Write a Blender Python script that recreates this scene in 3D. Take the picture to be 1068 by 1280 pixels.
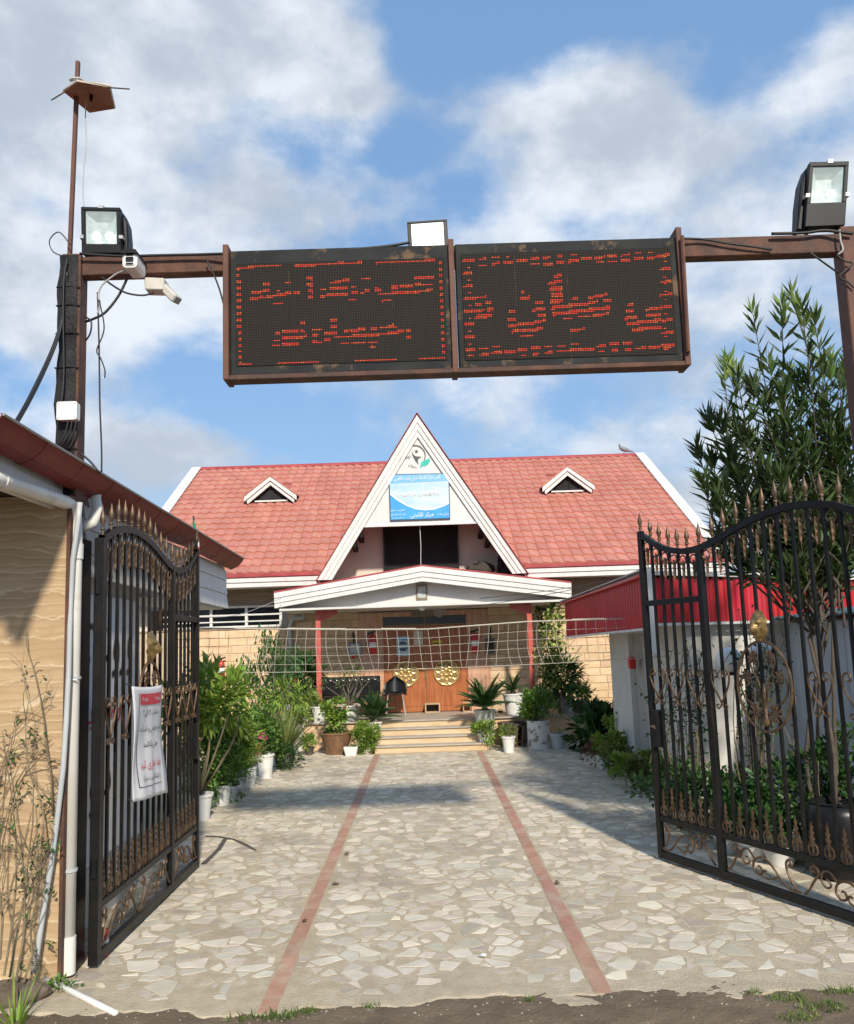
import bpy, math, random
import numpy as np
from mathutils import Vector, Matrix
random.seed(7); RNG = np.random.default_rng(11)
for _o in list(bpy.data.objects): bpy.data.objects.remove(_o)
scene = bpy.context.scene
COL = scene.collection
PI = math.pi

# ------------------------------------------------------------------ camera
FOC, PPX, PPY, EYE = 1068.0, 534.0, 665.0, 1.95      # survey of the photograph (1068 x 1280)
_fw = Vector((531.0-PPX, -(805.0-PPY), -FOC)).normalized()
_up = Vector((1, 0.034, 0)).cross(_fw)
if _up.y < 0: _up = -_up
_up.normalize()
_rt = _fw.cross(_up)
RC = Matrix(((_rt.x, _fw.x, _up.x), (_rt.y, _fw.y, _up.y), (_rt.z, _fw.z, _up.z)))   # world -> camera
RW = RC.transposed()
cam_data = bpy.data.cameras.new('camera')
cam = bpy.data.objects.new('camera', cam_data); COL.objects.link(cam)
cam.matrix_world = Matrix.Translation((0, 0, EYE)) @ RW.to_4x4()
cam_data.sensor_fit = 'HORIZONTAL'; cam_data.sensor_width = 36.0
cam_data.lens = 36.0*FOC/1068.0
cam_data.shift_y = (PPY-640.0)/1068.0
cam_data.clip_start = 0.05; cam_data.clip_end = 3000
scene.camera = cam
def ray(x, y): return RW @ Vector((x-PPX, PPY-y, -FOC))
def A(x, y, Y):
    r = ray(x, y); return Vector((0, 0, EYE)) + r*(Y/r.y)
def AX(x, y, X):
    r = ray(x, y); return Vector((0, 0, EYE)) + r*(X/r.x)
def AZ(x, y, Z=0.0):
    r = ray(x, y); return Vector((0, 0, EYE)) + r*((Z-EYE)/r.z)

# ------------------------------------------------------------------ world, sun, exposure
SUN_EL, SUN_AZ = math.radians(34.5), math.radians(167.0)     # azimuth clockwise from +Y
world = bpy.data.worlds.new('World'); scene.world = world; world.use_nodes = True
wn = world.node_tree; wn.nodes.clear()
def N(nt, t, **k):
    n = nt.nodes.new(t)
    for a, b in k.items():
        if a == 'ins':
            for i, v in b.items(): n.inputs[i].default_value = v
        else: setattr(n, a, b)
    return n
def mth(nt, op, a, b=None, c=None, clamp=False):
    n = nt.nodes.new('ShaderNodeMath'); n.operation = op; n.use_clamp = clamp
    for i, v in enumerate((a, b, c)):
        if v is None: continue
        if isinstance(v, (int, float)): n.inputs[i].default_value = v
        else: nt.links.new(v, n.inputs[i])
    return n.outputs[0]
def mixc(nt, fac, a, b, blend='MIX'):
    n = nt.nodes.new('ShaderNodeMix'); n.data_type = 'RGBA'; n.blend_type = blend
    for i, v in ((0, fac), (6, a), (7, b)):
        if isinstance(v, (int, float)): n.inputs[i].default_value = v
        elif isinstance(v, (tuple, list)): n.inputs[i].default_value = (*v[:3], 1)
        else: nt.links.new(v, n.inputs[i])
    return n.outputs[2]
def maprange(nt, v, a, b, c=0.0, d=1.0, smooth=True):
    n = nt.nodes.new('ShaderNodeMapRange'); n.interpolation_type = 'SMOOTHSTEP' if smooth else 'LINEAR'
    nt.links.new(v, n.inputs[0])
    for i, q in enumerate((a, b, c, d)): n.inputs[i+1].default_value = q
    return n.outputs[0]
def build_world():
    L = wn.links.new
    sky = N(wn, 'ShaderNodeTexSky', sky_type='NISHITA', sun_disc=False, sun_elevation=SUN_EL, sun_rotation=SUN_AZ,
            air_density=1.25, dust_density=0.5, ozone_density=2.2, altitude=0)
    tc = N(wn, 'ShaderNodeTexCoord')
    sep = N(wn, 'ShaderNodeSeparateXYZ'); L(tc.outputs['Generated'], sep.inputs[0])
    zz = mth(wn, 'ADD', mth(wn, 'MAXIMUM', sep.outputs[2], 0.0), 0.16)
    u = mth(wn, 'DIVIDE', sep.outputs[0], zz); v = mth(wn, 'DIVIDE', sep.outputs[1], zz)
    cb = N(wn, 'ShaderNodeCombineXYZ'); L(u, cb.inputs[0]); L(v, cb.inputs[1]); cb.inputs[2].default_value = CLOUD_SEED
    n1 = N(wn, 'ShaderNodeTexNoise', ins={'Scale': 5.2, 'Detail': 12.0, 'Roughness': 0.56, 'Distortion': 0.0}); mpn = N(wn, 'ShaderNodeMapping'); mpn.inputs['Scale'].default_value = (1, 1, 1.5); mpn.inputs['Location'].default_value = (1.3, .4, 2.2); L(tc.outputs['Generated'], mpn.inputs[0]); L(mpn.outputs[0], n1.inputs['Vector'])
    n2 = N(wn, 'ShaderNodeTexNoise', ins={'Scale': 0.42, 'Detail': 3.0, 'Roughness': 0.5}); L(cb.outputs[0], n2.inputs['Vector'])
    dens = mth(wn, 'ADD', mth(wn, 'ADD', mth(wn, 'MULTIPLY', n1.outputs['Fac'], 0.95), mth(wn, 'MULTIPLY', n2.outputs['Fac'], 0.4)), -0.12)
    # broad cloud banks and gaps, by compass direction and height
    for (cx, cy, r, w) in CLOUD_BANKS:
        d = mth(wn, 'SQRT', mth(wn, 'ADD', mth(wn, 'POWER', mth(wn, 'SUBTRACT', u, cx), 2.0), mth(wn, 'POWER', mth(wn, 'SUBTRACT', v, cy), 2.0)))
        dens = mth(wn, 'ADD', dens, maprange(wn, d, 0.0, r, w, 0.0))
    cover = maprange(wn, dens, 0.47, 0.72)
    cover = mth(wn, 'MULTIPLY', cover, 0.93)
    n3 = N(wn, 'ShaderNodeTexNoise', ins={'Scale': 6.5, 'Detail': 8.0, 'Roughness': 0.58}); L(mpn.outputs[0], n3.inputs['Vector'])
    shade = maprange(wn, n3.outputs['Fac'], 0.35, 0.68)
    ccol = mixc(wn, shade, (2.75, 3.1, 3.6), (4.7, 4.95, 5.25))
    skyc = mixc(wn, 0.72, sky.outputs[0], (1.08, 2.05, 3.65))
    col = mixc(wn, cover, skyc, ccol)
    bg = N(wn, 'ShaderNodeBackground'); bg.inputs[1].default_value = 0.148
    L(col, bg.inputs[0])
    out = N(wn, 'ShaderNodeOutputWorld'); L(bg.outputs[0], out.inputs[0])
CLOUD_SEED = 3.7
def sky_uv(x, y):
    d = ray(x, y).normalized(); return d.x/(d.z+0.16), d.y/(d.z+0.16)
CLOUD_BANKS = [(*sky_uv(x, y), r, w) for (x, y, r, w) in (
    (60, 40, .35, .20), (120, 120, .50, .20), (330, 60, .22, .17), (430, 110, .15, .13), (420, 250, .26, .17), (220, 330, .55, .17), (60, 380, .4, .08), (820, 160, .30, .16), (640, 150, .17, .13), (1010, 220, .36, .20), (1040, 90, .14, .12), (780, 90, .14, .10), (700, 290, .40, .17), (900, 400, .55, .14), (600, 530, .5, .12), (830, 540, .6, .08), (180, 575, .5, .10), (450, 480, .3, .05),
    (545, 40, .16, -.26), (500, 190, .08, -.14), (690, 10, .16, -.20), (920, 40, .20, -.10), (280, 490, .40, -.12), (690, 430, .22, -.06), (60, 480, .35, -.08), (880, 110, .07, -.08))]
build_world()
sun_d = bpy.data.lights.new('sun', 'SUN'); sun_d.energy = 3.8; sun_d.angle = math.radians(3.0); sun_d.color = (1.0, 0.91, 0.78)
sun = bpy.data.objects.new('sun', sun_d); COL.objects.link(sun)
_sd = Vector((math.sin(SUN_AZ)*math.cos(SUN_EL), math.cos(SUN_AZ)*math.cos(SUN_EL), math.sin(SUN_EL)))
sun.rotation_euler = (-_sd).to_track_quat('-Z', 'Y').to_euler(); sun.location = _sd*60
vs = scene.view_settings
vs.view_transform = 'Standard'; vs.look = 'None'; vs.exposure = 0.38; vs.gamma = 1.0; vs.use_curve_mapping = False
scene.cycles.max_bounces = 8; scene.cycles.transparent_max_bounces = 8
scene.cycles.use_denoising = True

# ------------------------------------------------------------------ materials
MATS = {}
def mat(name, col, col2=None, rough=0.6, metal=0.0, scale=6.0, detail=6.0, stretch=(1, 1, 1), bump=0.0, bscale=None, rnd=0.0,
        lo=0.35, hi=0.68, spec=0.5, emit=None, estr=0.0, trans=0.0, speck=None, local=False, col3=None, s3=1.2, lo3=0.5, hi3=0.7):
    """two-tone noise colour, optional third stain colour, per-piece variation, relief; all procedural"""
    if name in MATS: return MATS[name]
    m = bpy.data.materials.new(name); m.use_nodes = True
    nt = m.node_tree; L = nt.links.new
    p = nt.nodes['Principled BSDF']; out = nt.nodes['Material Output']
    p.inputs['Roughness'].default_value = rough; p.inputs['Metallic'].default_value = metal
    p.inputs['Specular IOR Level'].default_value = spec
    if local:
        tc = N(nt, 'ShaderNodeTexCoord'); vec = tc.outputs['Object']
    else:
        geo0 = N(nt, 'ShaderNodeNewGeometry'); vec = geo0.outputs['Position']
    mp = N(nt, 'ShaderNodeMapping'); mp.inputs['Scale'].default_value = stretch; L(vec, mp.inputs[0]); vec = mp.outputs[0]
    geo = N(nt, 'ShaderNodeNewGeometry'); oi = N(nt, 'ShaderNodeObjectInfo')
    rv = mth(nt, 'FRACT', mth(nt, 'ADD', geo.outputs['Random Per Island'], oi.outputs['Random']))
    c = None
    if col2:
        nz = N(nt, 'ShaderNodeTexNoise', ins={'Scale': scale, 'Detail': detail, 'Roughness': 0.6}); L(vec, nz.inputs['Vector'])
        f = maprange(nt, nz.outputs['Fac'], lo, hi)
        c = mixc(nt, f, col, col2)
    else:
        rgb = N(nt, 'ShaderNodeRGB'); rgb.outputs[0].default_value = (*col, 1); c = rgb.outputs[0]
    if col3:
        n3 = N(nt, 'ShaderNodeTexNoise', ins={'Scale': s3, 'Detail': 7.0, 'Roughness': 0.65}); L(vec, n3.inputs['Vector'])
        c = mixc(nt, maprange(nt, n3.outputs['Fac'], lo3, hi3), c, col3)
    if rnd:
        hsv = N(nt, 'ShaderNodeHueSaturation'); L(c, hsv.inputs['Color'])
        L(mth(nt, 'ADD', mth(nt, 'MULTIPLY', rv, 2*rnd), 1.0-rnd), hsv.inputs['Value'])
        rv2 = mth(nt, 'FRACT', mth(nt, 'MULTIPLY', rv, 7.31))
        L(mth(nt, 'ADD', mth(nt, 'MULTIPLY', rv2, 0.05*min(1, rnd*3)), 0.5-0.025*min(1, rnd*3)), hsv.inputs['Hue'])
        c = hsv.outputs[0]
    L(c, p.inputs['Base Color'])
    if bump:
        nb = N(nt, 'ShaderNodeTexNoise', ins={'Scale': bscale or scale*4, 'Detail': 6.0, 'Roughness': 0.65}); L(vec, nb.inputs['Vector'])
        b = N(nt, 'ShaderNodeBump', ins={'Strength': min(1.0, bump), 'Distance': 0.02}); L(nb.outputs['Fac'], b.inputs['Height']); L(b.outputs[0], p.inputs['Normal'])
        L(mth(nt, 'ADD', mth(nt, 'MULTIPLY', nb.outputs['Fac'], 0.3), rough-0.15, clamp=True), p.inputs['Roughness'])
    if emit:
        p.inputs['Emission Color'].default_value = (*emit, 1); p.inputs['Emission Strength'].default_value = estr
    if trans:
        tr = N(nt, 'ShaderNodeBsdfTranslucent'); L(mixc(nt, 1.0, c, (1.0, 1.0, 0.45), 'MULTIPLY'), tr.inputs[0])
        mx = N(nt, 'ShaderNodeMixShader'); mx.inputs[0].default_value = trans
        L(p.outputs[0], mx.inputs[1]); L(tr.outputs[0], mx.inputs[2]); L(mx.outputs[0], out.inputs[0])
    MATS[name] = m
    return m

# ------------------------------------------------------------------ mesh building
class MB:
    def __init__(s): s.V = []; s.F = []
    def add(s, vs_, fs):
        b = len(s.V); s.V += [tuple(v) for v in vs_]; s.F += [tuple(i+b for i in f) for f in fs]; return s
    def box(s, x0, x1, y0, y1, z0, z1):
        return s.add([(x0,y0,z0),(x1,y0,z0),(x1,y1,z0),(x0,y1,z0),(x0,y0,z1),(x1,y0,z1),(x1,y1,z1),(x0,y1,z1)],
                     [(3,2,1,0),(4,5,6,7),(0,1,5,4),(1,2,6,5),(2,3,7,6),(3,0,4,7)])
    def bar(s, a, b, w, h, up=(0, 0, 1)):
        """rectangular bar from a to b"""
        a = Vector(a); b = Vector(b); d = (b-a).normalized(); u = Vector(up)
        if abs(d.dot(u)) > 0.98: u = Vector((1, 0, 0))
        x = d.cross(u).normalized(); z = x.cross(d)
        vs_ = []
        for q in (a, b):
            for (i, j) in ((-1,-1),(1,-1),(1,1),(-1,1)): vs_.append(q + x*(i*w/2) + z*(j*h/2))
        return s.add(vs_, [(3,2,1,0),(4,5,6,7),(0,1,5,4),(1,2,6,5),(2,3,7,6),(3,0,4,7)])
    def hexa(s, p8):
        return s.add(p8, [(3,2,1,0),(4,5,6,7),(0,1,5,4),(1,2,6,5),(2,3,7,6),(3,0,4,7)])
    def tube(s, pts, r, n=6, cap=True):
        pts = [Vector(p) for p in pts]; k = len(pts)
        rs = r if isinstance(r, (list, tuple)) else [r]*k
        t0 = (pts[1]-pts[0]).normalized()
        nrm = t0.orthogonal().normalized(); vs_ = []
        for i in range(k):
            t = (pts[min(i+1, k-1)]-pts[max(i-1, 0)])
            t = t.normalized() if t.length > 1e-9 else t0
            nrm = (nrm - t*nrm.dot(t))
            nrm = nrm.normalized() if nrm.length > 1e-6 else t.orthogonal().normalized()
            bn = t.cross(nrm)
            for j in range(n):
                a = 2*PI*j/n + (PI/n)
                vs_.append(pts[i] + (nrm*math.cos(a)+bn*math.sin(a))*rs[i])
        fs = []
        for i in range(k-1):
            for j in range(n):
                q = (j+1) % n
                fs.append((i*n+j, i*n+q, (i+1)*n+q, (i+1)*n+j))
        if cap: fs += [tuple(reversed(range(n))), tuple(range((k-1)*n, k*n))]
        return s.add(vs_, fs)
    def lathe(s, prof, n=20, c=(0, 0, 0), cap=True, jit=0.0):
        vs_ = []
        for (r, z) in prof:
            for j in range(n):
                a = 2*PI*j/n; rr = r*(1+random.uniform(-jit, jit))
                vs_.append((c[0]+rr*math.cos(a), c[1]+rr*math.sin(a), c[2]+z))
        k = len(prof); fs = []
        for i in range(k-1):
            for j in range(n):
                q = (j+1) % n; fs.append((i*n+j, i*n+q, (i+1)*n+q, (i+1)*n+j))
        if cap: fs += [tuple(reversed(range(n))), tuple(range((k-1)*n, k*n))]
        return s.add(vs_, fs)
    def prism(s, poly, off):
        """polygon of 3D points extruded by vector off"""
        n = len(poly); off = Vector(off)
        vs_ = [Vector(p) for p in poly] + [Vector(p)+off for p in poly]
        return s.add(vs_, [tuple(reversed(range(n))), tuple(range(n, 2*n))] + [(i, (i+1) % n, n+(i+1) % n, n+i) for i in range(n)])
    def quadstrip(s, rows):
        m = len(rows[0]); vs_ = [p for r in rows for p in r]
        return s.add(vs_, [(i*m+j, i*m+j+1, (i+1)*m+j+1, (i+1)*m+j) for i in range(len(rows)-1) for j in range(m-1)])
    def build(s, name, m, parent=None, smooth=False, bevel=0.0, local=False, loc=None, seg=1):
        o = origin(parent) if (parent is not None and not local) else Vector((0, 0, 0))
        if loc is not None and parent is None: o = Vector(loc)
        me = bpy.data.meshes.new(name)
        me.from_pydata([(v[0]-o.x, v[1]-o.y, v[2]-o.z) for v in s.V], [], s.F)
        fix_normals(me)
        me.materials.append(m)
        if smooth is True: me.polygons.foreach_set('use_smooth', [True]*len(me.polygons))
        ob = bpy.data.objects.new(name, me); COL.objects.link(ob)
        if parent is not None: ob.parent = parent
        elif loc is not None: ob.location = o
        ORG[ob.name] = o.copy()
        if smooth == 'auto' :
            me.polygons.foreach_set('use_smooth', [True]*len(me.polygons)); me.set_sharp_from_angle(angle=math.radians(38))
        if bevel:
            b = ob.modifiers.new('bevel', 'BEVEL'); b.width = bevel; b.segments = seg; b.limit_method = 'ANGLE'; b.angle_limit = math.radians(40)
        return ob
import bmesh
def fix_normals(me):
    if len(me.polygons) > 20000: return
    bm = bmesh.new(); bm.from_mesh(me); bmesh.ops.recalc_face_normals(bm, faces=bm.faces); bm.to_mesh(me); bm.free()
ORG = {}
def origin(o): return ORG.get(o.name, Vector((0, 0, 0)))
def thing(name, label, cat, loc=(0, 0, 0), group=None, rotz=0.0):
    o = bpy.data.objects.new(name, None); COL.objects.link(o); o.location = loc; o.rotation_euler = (0, 0, rotz)
    o.empty_display_size = 0.1; ORG[o.name] = Vector(loc)
    return tag(o, label, cat, group)
def tag(o, label=None, cat=None, group=None, kind=None):
    if label: o['label'] = label
    if cat: o['category'] = cat
    if group: o['group'] = group
    if kind: o['kind'] = kind
    return o
def raw_mesh(name, V, F4, m, parent=None, kind=None, smooth=False):
    """numpy mesh: V (n,3) world, F4 (m,k) same-size faces"""
    V = np.asarray(V, dtype=np.float32); F4 = np.asarray(F4, dtype=np.int32)
    if parent is not None: V = V - np.array(origin(parent), dtype=np.float32)
    me = bpy.data.meshes.new(name); k = F4.shape[1]
    me.vertices.add(len(V)); me.vertices.foreach_set('co', V.ravel())
    me.loops.add(F4.size); me.loops.foreach_set('vertex_index', F4.ravel())
    me.polygons.add(len(F4)); me.polygons.foreach_set('loop_start', np.arange(0, F4.size, k, dtype=np.int32))
    me.update(calc_edges=True); me.validate()
    if smooth: me.polygons.foreach_set('use_smooth', [True]*len(me.polygons))
    me.materials.append(m)
    o = bpy.data.objects.new(name, me); COL.objects.link(o)
    if parent is not None: o.parent = parent; ORG[o.name] = origin(parent).copy()
    if kind: o['kind'] = kind
    return o
def inst(name, me, parent, loc, rot=(0, 0, 0), sc=(1, 1, 1)):
    o = bpy.data.objects.new(name, me); COL.objects.link(o); o.parent = parent
    o.location = Vector(loc)-origin(parent); o.rotation_euler = rot; o.scale = sc
    return o
def hide_proto(o):
    me = o.data; bpy.data.objects.remove(o); return me

def spline(P, n=6):
    P = [Vector(p) for p in P]; out = []
    for i in range(len(P)-1):
        a, b, c, d = P[max(i-1, 0)], P[i], P[i+1], P[min(i+2, len(P)-1)]
        for k in range(n):
            t = k/n; out.append(.5*((2*b)+(c-a)*t+(2*a-5*b+4*c-d)*t*t+(3*b-a-3*c+d)*t**3))
    return out+[P[-1]]

# ------------------------------------------------------------------ lettering (Persian shapes joined by hand)
_F = {}
for _c, _b in (('ب',0xFE8F),('ت',0xFE95),('ث',0xFE99),('ج',0xFE9D),('ح',0xFEA1),('خ',0xFEA5),('س',0xFEB1),('ش',0xFEB5),('ص',0xFEB9),('ض',0xFEBD),
               ('ط',0xFEC1),('ع',0xFEC9),('ف',0xFED1),('ق',0xFED5),('ل',0xFEDD),('م',0xFEE1),('ن',0xFEE5),('ه',0xFEE9),('پ',0xFB56),('چ',0xFB7A),
               ('ک',0xFB8E),('گ',0xFB92),('ی',0xFBFC)): _F[_c] = (_b, _b+1, _b+2, _b+3)
for _c, _b in (('ا',0xFE8D),('د',0xFEA9),('ر',0xFEAD),('ز',0xFEAF),('و',0xFEED)): _F[_c] = (_b, _b+1)
def shape_fa(s):
    out = []
    for i, ch in enumerate(s):
        f = _F.get(ch)
        if not f: out.append(ch); continue
        prev = i > 0 and len(_F.get(s[i-1], ())) == 4
        nxt = len(f) == 4 and i+1 < len(s) and s[i+1] in _F
        out.append(chr(f[3] if prev and nxt else f[1] if prev else f[2] if nxt else f[0]))
    return ''.join(reversed(out))
def text_geo(s):
    cu = bpy.data.curves.new('txt', 'FONT'); cu.body = shape_fa(s); cu.resolution_u = 2
    ob = bpy.data.objects.new('txt', cu); COL.objects.link(ob)
    bpy.context.view_layer.update()
    me = ob.to_mesh(); v = [tuple(p.co) for p in me.vertices]; f = [tuple(p.vertices) for p in me.polygons]
    ob.to_mesh_clear(); bpy.data.objects.remove(ob); bpy.data.curves.remove(cu)
    return v, f
def letter(s, c, u, v, w, h, m, parent, name='lettering', fit=True, skew=0.0):
    """text fitted into a w x h box centred on c in the plane (u, v), lifted slightly off"""
    V, Fc = text_geo(s)
    xs = [p[0] for p in V]; ys = [p[1] for p in V]
    x0, x1, y0, y1 = min(xs), max(xs), min(ys), max(ys)
    sx = w/(x1-x0); sy = h/(y1-y0)
    if not fit: sx = sy = min(sx, sy)
    c = Vector(c); u = Vector(u).normalized(); v = Vector(v).normalized()
    b = MB(); b.V = []
    for p in V:
        a = (p[0]-(x0+x1)/2)*sx; q = (p[1]-(y0+y1)/2)*sy
        b.V.append(c + u*(a+skew*q) + v*q)
    b.F = Fc
    return b.build(name, m, parent)
# ------------------------------------------------------------------ the setting
def grid_sheet(name, x0, x1, y0, y1, nx, ny, hf, m, jit_front=0.0, smooth=True):
    rows = []
    for j in range(ny+1):
        r = []
        for i in range(nx+1):
            x = x0+(x1-x0)*i/nx; y = y0+(y1-y0)*j/ny
            r.append((x, y, hf(x, y)))
        rows.append(r)
    b = MB(); b.quadstrip(rows); return b.build(name, m, smooth=smooth)
def fbm(x, y, s=1.0, o=4):
    v = 0; a = 0.5
    for k in range(o):
        v += a*math.sin(x*s*1.7+1.3*k+1.9*math.sin(y*s*1.1+k))*math.cos(y*s*1.9-0.7*k+1.4*math.sin(x*s*0.9+2*k)); s *= 2.1; a *= 0.5
    return v
m_earth = mat('earth', (0.105, 0.08, 0.055), (0.17, 0.135, 0.095), rough=0.95, scale=1.4, bump=0.7, bscale=30, col3=(0.07, 0.055, 0.036), s3=4.0, lo3=0.5, hi3=0.75)
m_mud = mat('mud', (0.135, 0.098, 0.06), (0.20, 0.15, 0.095), rough=0.92, scale=2.2, detail=9, bump=0.9, bscale=45, col3=(0.40, 0.34, 0.25), s3=1.9, lo3=0.63, hi3=0.70)
g = grid_sheet('ground', -500, 500, -60, 900, 10, 10, lambda x, y: -0.09, m_earth); tag(g, kind='structure')
def dirt_z(x, y):
    e = max(0.0, y-4.85-0.05*math.sin(x*2.3+.5)-.04*math.sin(x*6.1))
    return 0.006 - 0.055*e + 0.014*fbm(x, y, 1.6) + 0.010*fbm(x, y, 7.3) + 0.005*fbm(x, y, 23) - (.05 if y > 5.75 else 0)
g = grid_sheet('dirt_road', -3.6, 4.2, 3.9, 5.8, 330, 110, dirt_z, m_mud); tag(g, kind='structure')
g = grid_sheet('roadside', -9, 9, -3, 3.92, 60, 40, lambda x, y: -0.004 + 0.014*fbm(x, y, 1.6), m_mud); tag(g, kind='structure')
m_conc = mat('driveway_mortar', (0.49, 0.405, 0.28), (0.61, 0.52, 0.375), rough=0.9, scale=9, detail=12, lo=.3, hi=.7, bump=0.9, bscale=70, spec=.2, col3=(0.43, 0.365, 0.265), s3=0.9, lo3=0.48, hi3=0.72)
def front_edge(x): return 4.98 + 0.05*math.sin(x*2.3+0.5) + 0.035*math.sin(x*7.1) + 0.02*math.sin(x*17.3+1) + 0.012*math.sin(x*41)
def build_driveway():
    x0, x1, nx = -2.62, 5.2, 200
    top = []; yb = [0.0, 0.02, 0.06, 0.2]
    rows = []
    for k, off in enumerate(yb):
        rows.append([(x0+(x1-x0)*i/nx, front_edge(x0+(x1-x0)*i/nx)+off, (0.0, 0.001, 0.001, 0.0)[k] + 0.001*fbm(x0+(x1-x0)*i/nx*4, off*9, 3)) for i in range(nx+1)])
    rows.insert(0, [(p[0], p[1]-0.03, -0.07) for p in rows[0]])
    for Y in np.linspace(5.6, 19.2, 60):
        rows.append([(x0+(x1-x0)*i/nx, Y, 0.0008*fbm(x0+(x1-x0)*i/nx, Y, 1.3)-0.001) for i in range(nx+1)])
    b = MB(); b.quadstrip(rows)
    o = b.build('driveway', m_conc, smooth=True); return tag(o, kind='structure')
driveway = build_driveway()
def concrete_patch(px):
    P = [AZ(*p, .01) for p in px]; c = sum(P, Vector())/len(P); rows = []
    for t in (0.02, .35, .7, 1.0):
        rows.append([(c.x+(p.x-c.x)*t, c.y+(p.y-c.y)*t, dirt_z(c.x+(p.x-c.x)*t, c.y+(p.y-c.y)*t)+(.005 if t < 1 else -.003)) for p in P+P[:1]])
    b = MB(); b.quadstrip(rows); tag(b.build('concrete_patch', m_conc, smooth=True), kind='structure')
concrete_patch([(680, 1243), (700, 1241), (722, 1243), (745, 1246), (754, 1252), (740, 1259), (715, 1261), (698, 1256), (688, 1249)])
d2 = MB().box(-7.5, -2.6, 7.6, 19.2, -0.08, -0.004).build('courtyard', m_conc); tag(d2, kind='structure')

# crazy paving: irregular marble offcuts set in the mortar
m_stoneW = mat('white_marble_offcut', (0.54, 0.49, 0.395), (0.64, 0.59, 0.49), rough=0.55, scale=6, detail=7, rnd=0.14, bump=0.12, bscale=30, col3=(0.47, 0.40, 0.305), s3=0.9, lo3=0.48, hi3=0.72, spec=.3)
m_stoneG = mat('grey_marble_offcut', (0.45, 0.40, 0.31), (0.53, 0.475, 0.375), rough=0.6, scale=6, detail=7, rnd=0.2, bump=0.12, bscale=30, col3=(0.36, 0.31, 0.24), s3=0.9, lo3=0.48, hi3=0.72, spec=.3)
m_stone = mat('marble_offcut', (0.51, 0.45, 0.35), (0.62, 0.56, 0.45), rough=0.6, scale=7, detail=7, rnd=0.3, bump=0.12, bscale=30, col3=(0.44, 0.375, 0.285), s3=0.9, lo3=0.48, hi3=0.72, spec=.3)
def clip(poly, nx, ny, c):
    out = []
    for i in range(len(poly)):
        p, q = poly[i], poly[(i+1) % len(poly)]
        dp = p[0]*nx+p[1]*ny-c; dq = q[0]*nx+q[1]*ny-c
        if dp <= 0: out.append(p)
        if (dp < 0 < dq) or (dq < 0 < dp):
            t = dp/(dp-dq); out.append((p[0]+(q[0]-p[0])*t, p[1]+(q[1]-p[1])*t))
    return out
STRIPS = (-0.92, 0.925)
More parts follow.
